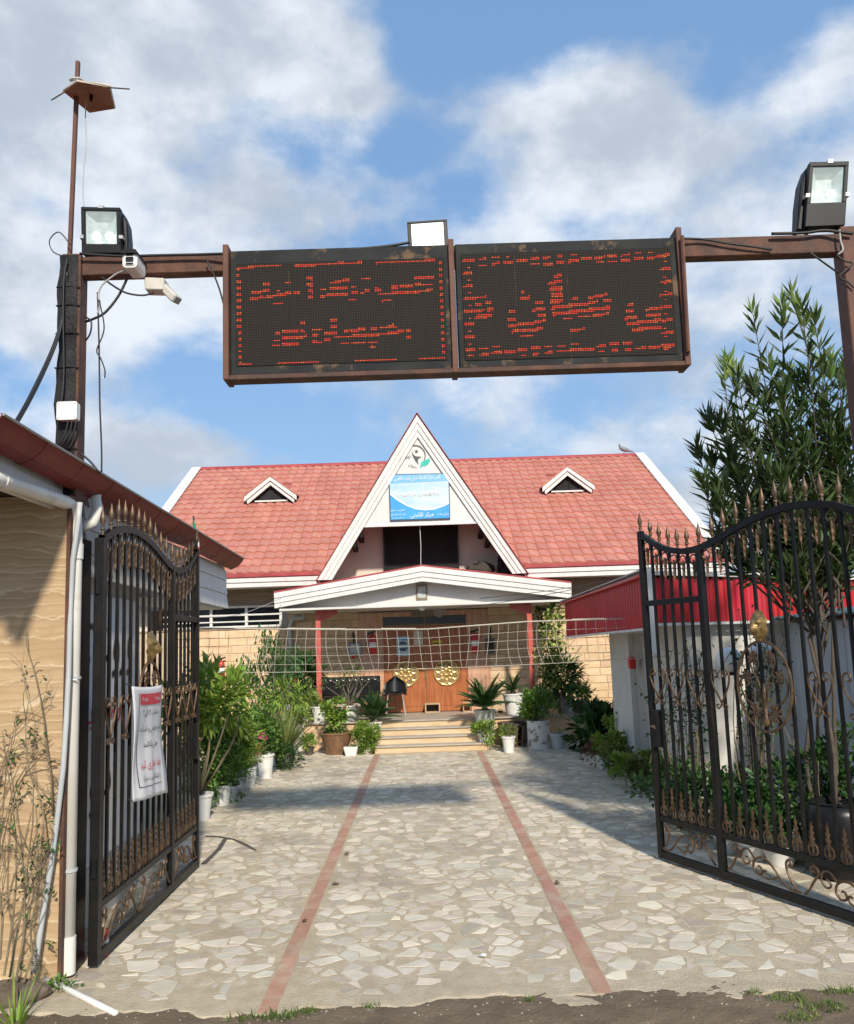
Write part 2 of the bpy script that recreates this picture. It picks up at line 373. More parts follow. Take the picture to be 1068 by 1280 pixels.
def build_paving():
    rs = random.Random(5); sx, sy = 0.124, 0.108
    pts = {}
    nx, ny = int(6.4/sx), int(11.6/sy)
    for i in range(nx):
        for j in range(ny):
            pts[(i, j)] = (-2.6+(i+0.5+rs.uniform(-0.46, 0.46)+0.5*(j % 2))*sx, 5.0+(j+0.5+rs.uniform(-0.46, 0.46))*sy)
    polys = []; wt = {k: rs.gauss(0, .024) for k in pts}
    for (i, j), (x, y) in pts.items():
        if rs.random() < 0.06: continue
        if rs.random() < .3*max(0, 1-(y-front_edge(x)-.2)/.8): continue
        if y < front_edge(x)+0.24+.08*math.sin(x*5) or (y > 15.75 and -1.1 < x < 1.2): continue
        if min(abs(x-s) for s in STRIPS) < 0.055: continue
        gap = rs.choice((0.005, 0.007, 0.010, 0.014, 0.020))
        poly = [(x-0.2, y-0.2), (x+0.2, y-0.2), (x+0.2, y+0.2), (x-0.2, y+0.2)]
        for a in range(-2, 3):
            for c in range(-2, 3):
                if a == 0 and c == 0: continue
                q = pts.get((i+a, j+c))
                if not q: continue
                dx, dy = q[0]-x, q[1]-y; d = math.hypot(dx, dy)
                if d < 1e-4: continue
                ux, uy = dx/d, dy/d
                poly = clip(poly, ux, uy, x*ux+y*uy+d/2+max(-.3*d, min(.3*d, wt[(i, j)]-wt[(i+a, j+c)]))-gap)
                if len(poly) < 3: break
            if len(poly) < 3: break
        if len(poly) < 3: continue
        for s in STRIPS:
            if abs(x-s) < 0.4:
                poly = clip(poly, 1, 0, s-0.065) if x < s else clip(poly, -1, 0, -(s+0.065))
        if len(poly) < 3: continue
        # drop slivers and near-duplicate corners
        pl = [p for k, p in enumerate(poly) if math.hypot(p[0]-poly[k-1][0], p[1]-poly[k-1][1]) > 0.012]
        while len(pl) > 4 and rs.random() < .25: pl.pop(rs.randrange(len(pl)))      # knocked-off corners
        if len(pl) < 3: continue
        ar = 0.5*abs(sum(pl[k-1][0]*pl[k][1]-pl[k][0]*pl[k-1][1] for k in range(len(pl))))
        if ar < 0.0018: continue
        pl = [(p[0]+rs.uniform(-.006, .006), p[1]+rs.uniform(-.006, .006)) for p in pl]
        polys.append((x, y, pl))
    def in_view(x, y):
        c = RC @ (Vector((x, y, 0))-Vector((0, 0, EYE))); px = PPX+FOC*c.x/-c.z; py = PPY-FOC*c.y/-c.z
        return 90 < px < 1068 and py < 1280 and not (y < 7.8 and x > 2.95-0.41*(y-5.6)) and not (x < -2.1)
    polys.sort(key=lambda q: (not in_view(q[0], q[1]), q[1]))
    rests = [MB(), MB(), MB()]; mats_ = [m_stone, m_stoneW, m_stoneG]
    for k, (x, y, pl) in enumerate(polys):
        mi = rs.choice((0, 0, 0, 1, 1, 2)); rest = rests[mi]
        n = len(pl); h = 0.0014+rs.uniform(0, 0.0008); b = MB() if k < 290 else rest
        ins = [(x+(p[0]-x)*0.96, y+(p[1]-y)*0.96) for p in pl]
        tz = [h+rs.uniform(-.0002, .0003) for _ in pl]
        b.add([(p[0], p[1], -0.004) for p in pl]+[(p[0], p[1], h-0.0006) for p in pl]+[(p[0], p[1], z) for p, z in zip(ins, tz)],
              [(i, (i+1) % n, n+(i+1) % n, n+i) for i in range(n)]+[(n+i, n+(i+1) % n, 2*n+(i+1) % n, 2*n+i) for i in range(n)]+[tuple(range(2*n, 3*n))])
        if k < 290: b.build('paving_stone', mats_[mi], driveway)
    for rest, mm in zip(rests, mats_):
        o = rest.build('paving_stone_field', mm, driveway); o['kind'] = 'stuff'
build_paving()
m_strip = mat('terracotta_strip', (0.37, 0.19, 0.125), (0.46, 0.27, 0.195), rough=0.8, scale=5, detail=8, bump=0.35, bscale=50, rnd=0.08, col3=(0.45, 0.36, 0.27), s3=3.0, lo3=0.46, hi3=0.72)
for s in STRIPS:
    y = front_edge(s)+0.01; first = True
    root = MB().box(s-0.055, s+0.055, y, 15.8, -0.03, 0.0012).build('terracotta_strip', m_conc); tag(root, kind='structure')
    while y < 15.75:
        l = random.uniform(0.55, 1.3); l = min(l, 15.78-y)
        a = random.uniform(-.005, .005)
        MB().hexa([(s-0.052+a, y+.003, -.01), (s+0.052+a, y+.003, -.01), (s+0.052, y+l-.003, -.01), (s-0.052, y+l-.003, -.01),
                   (s-0.050+a, y+.003, .0035), (s+0.050+a, y+.003, .0035), (s+0.050, y+l-.003, .0035), (s-0.050, y+l-.003, .0035)]).build('strip_tile', m_strip, root)
        y += l
# cracks with dark repair along the left side of the drive
m_tar = mat('dark_crack_fill', (0.06, 0.05, 0.045), (0.12, 0.10, 0.08), rough=0.9, scale=20)
def ribbon(name, px, w, m, z=0.0085):
    b = MB(); rows = []
    P = [AZ(*p) for p in px]
    for i, p in enumerate(P):
        t = (P[min(i+1, len(P)-1)]-P[max(i-1, 0)]).normalized(); n = Vector((-t.y, t.x, 0))*w*random.uniform(0.5, 1.2)/2
        rows.append([(p.x-n.x, p.y-n.y, z), (p.x+n.x, p.y+n.y, z)])
    b.quadstrip(rows); o = b.build(name, m); return tag(o, kind='structure')
ribbon('crack_fill', [(257, 1046), (275, 1047), (292, 1050), (306, 1056), (320, 1064)], 0.042, m_tar)
ribbon('crack_fill', [(282, 1049), (274, 1062), (264, 1072), (254, 1081)], 0.045, m_tar, 0.009)
# pebbles and grass at the edge of the paving
m_peb = mat('pebble', (0.22, 0.19, 0.15), (0.34, 0.30, 0.25), rough=0.9, scale=9, rnd=0.25)
def pebbles():
    rs = random.Random(3); b = MB()
    for _ in range(420):
        x = rs.uniform(-2.8, 3.2); y = 5.12-abs(rs.gauss(0, 0.25))-0.02; r = rs.choice((.004, .005, .007, .010))*rs.uniform(.6, 1.2)
        z = dirt_z(x, y)-.001
        p = [(x+r*rs.uniform(.7, 1.3)*math.cos(a), y+r*rs.uniform(.7, 1.3)*math.sin(a), z) for a in (0, 1.3, 2.6, 3.9, 5.1)]
        b.add(p+[(x, y, z+r*.8)], [(0,1,5),(1,2,5),(2,3,5),(3,4,5),(4,0,5)])
    tag(b.build('gravel', m_peb), 'pale loose gravel scattered in the mud before the paving', 'gravel', kind='stuff')
pebbles()
def leaf_mat(name, a, b, tr=0.28, rough=0.45, rnd=0.35): return mat(name, a, b, rough=rough, scale=3.0, rnd=rnd, trans=tr, spec=0.35)
m_grass = leaf_mat('grass_blade', (0.10, 0.16, 0.035), (0.16, 0.22, 0.05))
def leaf_geo(P, D, L, W, droop=0.15, fold=0.12, roll=1.0, up=(0, 0, 1), mid=0.42):
    P = np.asarray(P, float); D = np.asarray(D, float); n = len(P)
    D = D/np.maximum(np.linalg.norm(D, axis=1, keepdims=True), 1e-6)
    L = np.broadcast_to(np.asarray(L, float), (n,))[:, None]; W = np.broadcast_to(np.asarray(W, float), (n,))[:, None]
    U = np.array(up, float)[None, :]+RNG.normal(0, 0.45*roll, (n, 3))
    S = np.cross(D, U); S /= np.maximum(np.linalg.norm(S, axis=1, keepdims=True), 1e-6)
    Nn = np.cross(S, D)
    b = P; c = P+D*L*mid-Nn*W*fold; l = P+D*L*mid+S*W/2; r = P+D*L*mid-S*W/2; t = P+D*L-Nn*L*droop
    V = np.stack([b, l, c, r, t], axis=1).reshape(-1, 3)
    k = (np.arange(n)*5)[:, None]
    F = np.concatenate([k+np.array([[0, 3, 2]]), k+np.array([[0, 2, 1]]), k+np.array([[2, 3, 4]]), k+np.array([[2, 4, 1]])])
    return V, F
def leaves(name, P, D, L, W, m, parent=None, kind=None, **k):
    V, F = leaf_geo(P, D, L, W, **k); return raw_mesh(name, V, F, m, parent, kind)
def grass_patch(name, label, spots):
    P = []; D = []
    for (x, y, r, n) in spots:
        for _ in range(n):
            a = random.uniform(0, 2*PI); q = r*math.sqrt(random.random())
            P.append((x+q*math.cos(a), y+q*math.sin(a)*0.5, dirt_z(x+q*math.cos(a), y+q*math.sin(a)*0.5)-.004)); D.append((random.gauss(0, .5), random.gauss(0, .5), 1))
    tag(leaves(name, P, D, RNG.uniform(.02, .055, len(P)), 0.005, m_grass, None), label, 'grass', kind='stuff')
gs = [AZ(*p) for p in [(345, 1272), (378, 1266), (465, 1260), (300, 1272), (660, 1252)]]
grass_patch('grass', 'short grass tufts in the mud left of the red strips', [(p.x, p.y, r, n) for p, r, n in zip(gs, (.12, .1, .05, .09, .04), (180, 110, 30, 70, 25))])
gs = [AZ(*p) for p in [(985, 1250), (1030, 1262), (1050, 1240), (1000, 1275), (940, 1243)]]
grass_patch('grass', 'short grass tufts in the mud at the right front corner', [(p.x, p.y, r, n) for p, r, n in zip(gs, (.12, .14, .1, .12, .06), (130, 170, 120, 120, 40))])
# ------------------------------------------------------------------ main building
m_white = mat('white_painted_board', (0.62, 0.615, 0.59), (0.68, 0.675, 0.655), rough=0.55, spec=.3, scale=1.5, stretch=(5, 5, .7), bump=0.06, bscale=20, col3=(0.47, 0.445, 0.40), s3=1.3, lo3=0.54, hi3=0.8)
m_soffit = mat('white_soffit', (0.56, 0.55, 0.52), (0.62, 0.61, 0.58), rough=0.6, scale=1.2)
m_redtrim = mat('dark_red_trim', (0.30, 0.035, 0.04), (0.38, 0.06, 0.06), rough=0.45, scale=3)
m_tile = mat('red_roof_tile', (0.46, 0.18, 0.13), (0.52, 0.225, 0.168), stretch=(2.2, .6, .6), rough=0.5, scale=1.6, detail=8, rnd=0.07, bump=0.05, bscale=30, col3=(0.42, 0.185, 0.145), s3=1.1, lo3=0.55, hi3=0.9, spec=.3)
m_roofbase = mat('roof_sheet', (0.36, 0.10, 0.085), (0.42, 0.15, 0.12), rough=0.5, scale=2)
m_cream = mat('cream_render', (0.60, 0.55, 0.45), (0.68, 0.62, 0.52), rough=0.85, scale=1.8, bump=0.15, bscale=40)
m_trav = mat('beige_stone_tile', (0.62, 0.43, 0.255), (0.70, 0.52, 0.335), spec=.3, rough=0.6, scale=3.5, stretch=(1, 1, 4), rnd=0.09, bump=0.2, bscale=30, col3=(0.56, 0.37, 0.205), s3=2.0, lo3=0.52, hi3=0.75)
m_joint = mat('wall_joint', (0.44, 0.33, 0.21), (0.52, 0.40, 0.27), rough=0.9, scale=6)
m_pink = mat('pink_marble_panel', (0.50, 0.265, 0.16), (0.64, 0.41, 0.28), rough=0.4, scale=5, stretch=(3, 3, 0.35), detail=9, rnd=0.05)
m_wood = mat('varnished_door_wood', (0.30, 0.085, 0.028), (0.42, 0.15, 0.05), rough=0.33, scale=4, stretch=(5, 5, 0.5), detail=8, bump=0.08, bscale=18)
m_brownclad = mat('brown_cladding', (0.20, 0.145, 0.095), (0.29, 0.215, 0.145), rough=0.7, scale=4, stretch=(0.4, 1, 5), bump=0.3)
m_black = mat('black_plastic', (0.008, 0.008, 0.009), (0.013, 0.013, 0.014), spec=.3, rough=0.35, scale=5)
m_blackmat = mat('black_mesh_cloth', (0.010, 0.010, 0.011), (0.02, 0.02, 0.021), rough=0.9, scale=2)
m_glass = mat('dark_window_glass', (0.012, 0.014, 0.016), rough=0.12, spec=0.35)
m_redpost = mat('red_painted_steel', (0.42, 0.075, 0.055), (0.50, 0.12, 0.09), rough=0.45, scale=5, rnd=0.02)
m_gold = mat('gilt_medallion', (0.62, 0.45, 0.15), (0.78, 0.62, 0.28), rough=0.32, metal=0.6, scale=9)
m_goldback = mat('medallion_backing', (0.22, 0.13, 0.05), (0.30, 0.19, 0.08), rough=0.5, scale=9)
m_step = mat('tan_marble_step', (0.54, 0.385, 0.225), (0.64, 0.49, 0.32), rough=0.4, scale=4, stretch=(0.6, 1, 3), rnd=0.06, detail=8)
m_stepnose = mat('grey_step_nosing', (0.36, 0.32, 0.26), (0.44, 0.40, 0.33), rough=0.5, scale=5)
m_greypipe = mat('grey_pvc', (0.40, 0.42, 0.42), (0.48, 0.50, 0.50), rough=0.45, scale=3)
FY, PF = 18.5, 0.513                                   # facade plane, porch floor height
YE, YR = 17.8, 24.0; ZE, ZR = 3.515, 7.088; RS = (ZR-ZE)/(YR-YE); RX = 6.42
bld = thing('main_building', 'low tan building with a red tiled roof and a steep white central gable', 'building', (0, 18.5, 0))
# walls: a core with stone tiles hung on it
wall = MB().box(-6.3, -1.40, FY, FY+0.3, 0, 2.42).box(1.38, 6.3, FY, FY+0.3, 0, 3.3).box(-2.95, -1.40, FY, FY+.3, 2.42, 3.3).box(-1.40, 1.38, FY+.12, FY+.4, 2.55, 3.3).build('wall', m_joint, bld)
MB().box(-6.3, -6.0, FY+.3, 24.5, 0, 3.3).box(6.0, 6.3, FY+.3, 24.5, 0, 3.3).box(-6.3, 6.3, 29, 29.3, 0, 3.3).build('wall', m_cream, bld)
pt = MB().box(-0.197, 0.197, -0.012, 0.03, -0.077, 0.077).build('stone_tile', m_trav)
bm = bmesh.new(); bm.from_mesh(pt.data); bmesh.ops.bevel(bm, geom=[e for e in bm.edges], offset=0.005, segments=1, affect='EDGES', clamp_overlap=True); bm.to_mesh(pt.data); bm.free()
tile_me = hide_proto(pt)
def clad(x0, x1, z0, z1, yf=FY):
    nz = max(1, round((z1-z0)/0.16)); h = (z1-z0)/nz
    for k in range(nz):
        x = x0-random.uniform(0, .3)
        while x < x1-0.02:
            a, c = max(x, x0), min(x+0.4, x1); x += 0.4
            if c-a < 0.03: continue
            inst('stone_tile', tile_me, wall, ((a+c)/2, yf-random.uniform(0, .004), z0+h*(k+.5)), sc=((c-a)/0.4*0.985, 1, h/0.16*0.965))
clad(-5.3, -2.98, 0.55, 2.38); clad(-2.9, -1.40, 1.2, 2.68); clad(1.38, 2.7, 1.0, 2.68); clad(2.75, 4.6, 0.2, 2.6)
MB().box(-6.3, -2.95, FY-.02, FY+.04, 2.385, 2.42).build('wall_trim', m_brownclad, bld)
MB().box(-6.3, -2.95, FY+.02, FY+.3, 2.90, 3.3).build('upper_cladding', m_brownclad, bld)
MB().box(2.72, 6.3, FY-.03, FY-.002, 2.62, 3.28).build('upper_cladding', m_brownclad, bld)
# ribbon window in the left wing
win = MB().box(-5.6, -3.06, FY+.10, FY+.12, 2.43, 2.89).build('window', m_glass, bld)
for x in (-5.45, -4.58, -3.82, -3.08): MB().box(x-.03, x+.03, FY-.01, FY+.06, 2.43, 2.90).build('mullion', m_white, win, bevel=.004)
for z, t in ((2.45, .022), (2.56, .014), (2.70, .018), (2.875, .022)): MB().box(-5.6, -3.05, FY-.022, FY+.03, z-t, z+t).build('window_bar', m_white, win, bevel=.004)
# porch: floor, steps, columns, roof
fl = MB().box(-3.0, 3.1, 16.75, FY, 0.0, PF-.03).build('porch_base', m_trav, bld)
MB().box(-3.03, 3.13, 16.70, FY, PF-.03, PF).build('porch_floor', m_stepnose, bld, bevel=.006)
stp = MB().box(-0.94, 1.08, 15.96, 16.74, -0.01, 0.06).build('steps', m_stepnose, bld)
rz = PF/4
for k in range(4):
    y = 15.92+k*0.27
    MB().box(-0.97+k*.02, 1.11-k*.02, y, y+.30 if k < 3 else 16.75, rz*k+.001, rz*(k+1)-.028).build('riser', m_step, stp)
    if k < 3: MB().box(-1.0+k*.02, 1.14-k*.02, y-.03, y+.30, rz*(k+1)-.028, rz*(k+1)).build('tread', m_stepnose, stp, bevel=.006)
for s in (-1, 1):
    c = MB().box(s*2.09-.05, s*2.09+.05, 16.95, 17.05, PF, 2.68).build('column', m_redpost, bld, bevel=.006)
    MB().prism([(s*2.09-s*.05, 16.955, 2.68), (s*2.09-s*.38, 16.955, 2.68), (s*2.09-s*.38, 16.955, 2.60), (s*2.09-s*.05, 16.955, 2.46)], (0, .09, 0)).build('bracket', m_redpost, c)
    MB().box(s*2.09-.09, s*2.09+.09, 16.91, 17.09, PF, PF+.015).build('base_plate', m_redpost, c)
pr = MB().box(-2.80, 2.80, 16.66, FY, 2.68, 2.72).build('porch_roof', m_soffit, bld)
MB().prism([(-2.85, 16.98, 2.73), (2.85, 16.98, 2.73), (2.85, 16.98, 2.96), (0, 16.98, 3.42), (-2.85, 16.98, 2.96)], (0, .03, 0)).build('tympanum', m_soffit, pr)
for s in (-1, 1):
    MB().prism([(0, 16.62, 3.46), (s*2.90, 16.62, 3.03), (s*2.90, 16.62, 3.06), (0, 16.62, 3.49)], (0, 2.4, 0)).build('porch_roof_sheet', m_redtrim, pr)
    for k, (a, bb, yy) in enumerate(((0.0, .099, 16.60), (.098, .199, 16.62), (.198, .29, 16.64))):
        MB().prism([(0, yy, 3.455-a), (s*2.89, yy, 3.025-a), (s*2.89, yy, 3.025-bb), (0, yy, 3.455-bb)], (0, .06, 0)).build('fascia_board', m_white, pr)
        MB().box(min(s*2.86, s*2.885), max(s*2.86, s*2.885), yy+.06, FY-.05, 3.02-bb, 3.02-a).build('fascia_board', m_white, pr)
# main roof
gx = lambda Z: 2.06*(6.75-Z)/(6.75-3.48)-.04
yg = YE+(6.72-ZE)/RS
rb = MB()
for s_ in (-1, 1): rb.prism([(s_*gx(ZE), YE, ZE-.02), (s_*RX, YE, ZE-.02), (s_*RX, YR, ZR-.02), (0, YR, ZR-.02), (0, yg, 6.70)], (0, .06, -.10))
roof = rb.prism([(-RX, YR, ZR-.02), (RX, YR, ZR-.02), (RX, YR+6.2, ZE-.02), (-RX, YR+6.2, ZE-.02)], (0, -.06, -.1)).build('roof', m_roofbase, bld)
def build_tiles():
    W_, NR = 0.229, 20; SL = math.hypot(YR-YE, ZR-ZE); h = SL/NR; ang = math.atan2(ZR-ZE, YR-YE)
    prof = [(-.5, .0), (-.36, .028), (-.14, .034), (.08, .024), (.3, .006), (.5, .0)]
    b = MB(); lo = [(p*W_, 0, q+.030) for p, q in prof]; hi_ = [(p*W_, h+.012, q*.75+.002) for p, q in prof]; ft = [(p*W_, 0, -.004) for p, q in prof]
    n = len(prof); b.add(lo+hi_+ft, [(i, i+1, n+i+1, n+i) for i in range(n-1)]+[(2*n+i, 2*n+i+1, i+1, i) for i in range(n-1)])
    pro = b.build('roof_tile', m_tile); me = hide_proto(pro)
    ncol = int(2*RX/W_); slots = []
    for r in range(NR):
        for c in range(ncol+1):
            x = -RX+W_*(c+.5); s = h*r; Y = YE+s*math.cos(ang); Z = ZE+s*math.sin(ang)
            # the gable roof covers the middle
            gw = 2.06*(6.75-Z)/(6.75-3.48)
            if abs(x) < gw-0.12 or x > RX-.05: continue
            if abs(abs(x)-3.77) < 0.44 and 21.35 < Y < 22.6 and abs(x)-3.77 < 0.5 - (Y-21.5)*.35: continue
            slots.append((Y, x, Z))
    slots.sort(key=lambda q: (q[0], abs(q[1])))
    rest = MB(); rot = (ang, 0, 0); R_ = Matrix.Rotation(ang, 3, 'X'); pv = [v.co.copy() for v in me.vertices]; pf = [tuple(p.vertices) for p in me.polygons]
    vis = [s for s in slots if not (s[1] < -4.4 and s[0] < 19.2)]
    pick = set(id(s) for s in vis[:290])
    for s in slots:
        Y, x, Z = s
        if id(s) in pick:
            inst('roof_tile', me, roof, (x, Y+random.uniform(-.004, .004), Z), rot)
        else:
            rest.add([R_ @ v + Vector((x, Y+random.uniform(-.004, .004), Z+random.uniform(0, .003))) for v in pv], pf)
    o = rest.build('roof_tile_field', m_tile, roof); o['kind'] = 'stuff'
build_tiles()
rp = [];
MB().tube([(-RX, YR, ZR+.03), (RX, YR, ZR+.03)], 0.06, 8).build('ridge_cap', m_redtrim, roof)
for s in (-1, 1):
    MB().prism([(s*RX, YE-.03, ZE-.03), (s*RX, YR, ZR+.03), (s*RX, YR, ZR-.2), (s*RX, YE-.03, ZE-.25)], (s*.05, 0, 0)).build('rake_board', m_white, roof)
    MB().prism([(s*(RX-.2), YE-.03, ZE+.02), (s*(RX-.2), YR, ZR+.07), (s*(RX+.06), YR, ZR+.07), (s*(RX+.06), YE-.03, ZE+.02)], (0, 0, .03)).build('rake_board', m_white, roof)
    # eaves: red lip, two white boards, soffit
    x0, x1 = sorted((s*2.13, s*(RX+.02)))
    MB().box(x0, x1, YE-.09, YE+.02, ZE-.075, ZE+.0).build('eave_lip', m_redtrim, roof, bevel=.01)
    MB().box(x0, x1, YE-.06, YE+.02, ZE-.175, ZE-.08).build('fascia_board', m_white, roof, bevel=.004)
    MB().box(x0, x1, YE-.035, YE+.02, ZE-.275, ZE-.18).build('fascia_board', m_white, roof, bevel=.004)
    MB().box(x0, x1, YE+.021, FY+.3, ZE-.26, ZE-.235).build('soffit', m_soffit, roof)
# dormer vents
def dormer(cx):
    Y0 = 21.42; zb = ZE+(Y0-YE)*RS+.03
    d = MB().prism([(cx-.50, Y0+.02, zb+.02), (cx+.50, Y0+.02, zb+.02), (cx, Y0+.02, zb+.53)], (0, .02, 0)).build('dormer', m_blackmat, bld)
    top = zb+.64; yb = YE+(top-ZE)/RS
    for s in (-1, 1):
        MB().hexa([(cx, Y0-.16, top-.09), (cx+s*.66, Y0-.16, zb+.03), (cx+s*.66, Y0-.10, zb+.03), (cx, Y0-.10, top-.09),
                   (cx, Y0-.16, top+.02), (cx+s*.66, Y0-.16, zb+.15), (cx+s*.66, Y0-.10, zb+.15), (cx, Y0-.10, top+.02)]).build('rake_board', m_white, d)
        MB().hexa([(cx, Y0-.12, top-.20), (cx+s*.585, Y0-.12, zb-.03), (cx+s*.585, Y0-.06, zb-.03), (cx, Y0-.06, top-.20),
                   (cx, Y0-.12, top-.10), (cx+s*.60, Y0-.12, zb+.06), (cx+s*.60, Y0-.06, zb+.06), (cx, Y0-.06, top-.10)]).build('rake_board', m_white, d)
        MB().prism([(cx, Y0-.18, top+.02), (cx+s*.68, Y0-.18, zb+.15), (cx+s*.68, Y0+.30, zb+.16), (cx, yb+.1, top+.02)], (0, 0, .025)).build('dormer_roof', m_tile, d)
    MB().box(cx-.42, cx+.42, Y0-.02, Y0+.03, zb+.03, zb+.07).build('sill', m_white, d)
    for x in (-.26, .05, .3): MB().box(cx+x-.012, cx+x+.012, Y0-.01, Y0+.015, zb+.07, zb+.50-abs(x)*.95).build('mullion', m_blackmat, d)
dormer(-3.77); dormer(3.77)
# central gable: roof planes, layered rake boards, white face, dark balcony behind
gab = MB().prism([(-1.22, 17.64, 4.44), (1.22, 17.64, 4.44), (0, 17.64, 6.42)], (0, .05, 0)).build('gable', m_white, bld)
for s in (-1, 1):
    for k, (o0, o1, yy) in enumerate(((0.0, .086, 17.54), (.084, .172, 17.565), (.170, .25, 17.59))):
        q = lambda o, e: ((s*(2.06-o*1.06), yy, 3.30 if e else 0))
        MB().prism([(0, yy, 6.75-o0*1.88), (s*(2.16-o0*1.18), yy, 3.325), (s*(2.16-o1*1.18), yy, 3.325), (0, yy, 6.75-o1*1.88)], (0, .08, 0)).build('rake_board', m_white, gab)
    MB().prism([(0, 17.5, 6.78), (s*2.185, 17.5, 3.30), (s*2.20, 17.5, 3.30), (0, 17.5, 6.80)], (0, 5.5, 0)).build('gable_roof', m_redtrim, gab)
MB().box(-1.24, 1.24, 17.62, 17.70, 4.40, 4.44).build('gable_sill', m_white, gab)
MB().prism([(-2.0, 18.75, 2.9), (2.0, 18.75, 2.9), (2.0, 18.75, 3.5), (0.7, 18.75, 5.6), (-.7, 18.75, 5.6), (-2.0, 18.75, 3.5)], (0, .1, 0)).build('balcony_wall', m_cream, bld)
MB().box(-2.2, 2.2, 17.6, 18.75, 2.95, 3.0).build('balcony_floor', m_cream, bld)
bw = MB().box(-0.80, 0.78, 18.66, 18.745, 3.1, 4.62).build('balcony_window', m_blackmat, bld)
MB().box(-.835, -.80, 18.64, 18.745, 3.1, 4.62).box(.78, .815, 18.64, 18.745, 3.1, 4.62).build('frame', m_black, bw)
MB().tube([(-.02, 17.75, 4.42), (-.01, 17.75, 4.0), (-.03, 17.76, 3.45)], .006, 5).build('cable', m_white, bw)
for s in (-1, 1):
    for z, x in ((4.25, 1.28), (4.05, 1.42)): MB().bar((s*x, 17.7, z), (s*(x+.02), 18.7, z), .10, .10).build('purlin', m_blackmat, bld)
# door: pink marble surround, two leaves with gilt medallions, dark transom
sur = MB().box(-1.40, -0.885, FY-.03, FY+.05, PF, 2.66).box(.905, 1.38, FY-.03, FY+.05, PF, 2.66).box(-.885, .905, FY-.03, FY+.05, 2.55, 2.66).build('door_surround', m_pink, bld, bevel=.004)
MB().box(-.885, .905, FY+.03, FY+.08, 2.37, 2.55).build('transom', m_glass, bld)
MB().box(-.885, .905, FY-.01, FY+.03, 2.345, 2.375).box(.0, .03, FY+.0, FY+.03, 2.375, 2.55).build('transom_bar', m_brownclad, bld)
def medallion(cx, cz, par):
    r = .265
    d = MB().tube([(cx, FY-.02, cz), (cx, FY-.004, cz)], r*.97, 28).build('medallion', m_goldback, par)
    b = MB()
    def ring(x, z, rr, t, n=18): b.tube([(x+rr*math.cos(2*PI*i/n), FY-.026, z+rr*math.sin(2*PI*i/n)) for i in range(n+1)], t, 4, cap=False)
    ring(cx, cz, r, .016, 28); ring(cx, cz, .045, .016); ring(cx, cz, .13, .007)
    for k in range(8):
        a = 2*PI*k/8+.39; ring(cx+.188*math.cos(a), cz+.188*math.sin(a), .066, .0125, 12); ring(cx+.11*math.cos(a+.39), cz+.11*math.sin(a+.39), .038, .009, 10)
    b.build('rosette', m_gold, d)
for s, x0, x1, mx in ((-1, -.88, .005, -.42), (1, .02, .90, .45)):
    dl = MB().box(x0, x1, FY, FY+.05, PF+.01, 2.345).build('door', m_wood, bld, bevel=.005)
    for (a, c, z0, z1) in ((x0+.09, x1-.09, PF+.12, 1.0), (x0+.09, x1-.09, 1.62, 2.24)):
        MB().box(a, c, FY-.007, FY+.002, z0, z1).build('door_panel', m_wood, dl, bevel=.006)
    medallion(mx, 1.33, dl)
h_ = mat('brass_handle', (0.32, 0.22, 0.09), rough=0.35, metal=0.9)
MB().tube([(.0, FY-.02, 1.42), (-.0, FY-.06, 1.42), (-.13, FY-.06, 1.43)], .012, 6).box(-.02, .02, FY-.015, FY, 1.2, 1.5).build('door_handle', h_, bld)
MB().box(.005, .022, FY-.012, FY+.01, PF+.02, 2.34).build('door_edge_strip', h_, bld)
# rainwater pipe at the porch corner
MB().tube([(-2.55, FY-.28, 2.66), (-2.55, FY-.12, 2.60), (-2.80, FY-.1, 2.58), (-2.86, FY-.08, 2.45), (-2.86, FY-.08, .5)], .045, 10).build('downpipe', m_greypipe, bld, smooth=True)
# logo painted on the gable
m_ink = mat('dark_grey_paint', (0.07, 0.075, 0.08), rough=0.6); m_teal = mat('teal_leaf_paint', (0.03, 0.42, 0.33), (0.05, 0.5, 0.4), rough=0.6, scale=6)
def gpt(zx, zy, Y=17.632): return A(475+zx/9.14, 520+zy/9.14, Y)
def flat(name, pts, m, par, Y=17.632, t=.004):
    MB().prism([gpt(*p, Y) for p in pts], (0, t, 0)).build(name, m, par)
arc = [(400+118*math.cos(a), 455-118*math.sin(a)) for a in np.linspace(-.45, 3.2, 26)]
b = MB()
for i in range(len(arc)-1):
    w = 5+3*math.sin(PI*i/25)
    (x0, y0), (x1, y1) = arc[i], arc[i+1]; n0 = Vector((x0-400, y0-455)).normalized()*w; n1 = Vector((x1-400, y1-455)).normalized()*w
    b.prism([gpt(x0-n0.x, y0-n0.y), gpt(x1-n1.x, y1-n1.y), gpt(x1+n1.x, y1+n1.y), gpt(x0+n0.x, y0+n0.y)], (0, .004, 0))
b.build('logo_ring', m_ink, gab)
flat('logo_head', [(418+17*math.cos(a), 405+17*math.sin(a)) for a in np.linspace(0, 2*PI, 14)[:-1]], m_ink, gab)
flat('logo_body', [(370, 385), (374, 425), (395, 450), (425, 462), (455, 460), (474, 480), (450, 478), (436, 500), (436, 530), (447, 556), (410, 520), (382, 470), (366, 430)], m_ink, gab)
flat('logo_leaf', [(462, 575), (470, 530), (495, 508), (530, 500), (570, 478), (572, 520), (550, 555), (515, 572), (480, 575), (462, 605)], m_teal, gab)
letter('رهپویان', gpt(375, 572), (1, 0, -.45), (.45, 0, 1), .19, .085, m_ink, gab); letter('دوست', gpt(300, 480), (1, 0, .28), (-.28, 0, 1), .21, .10, m_ink, gab)
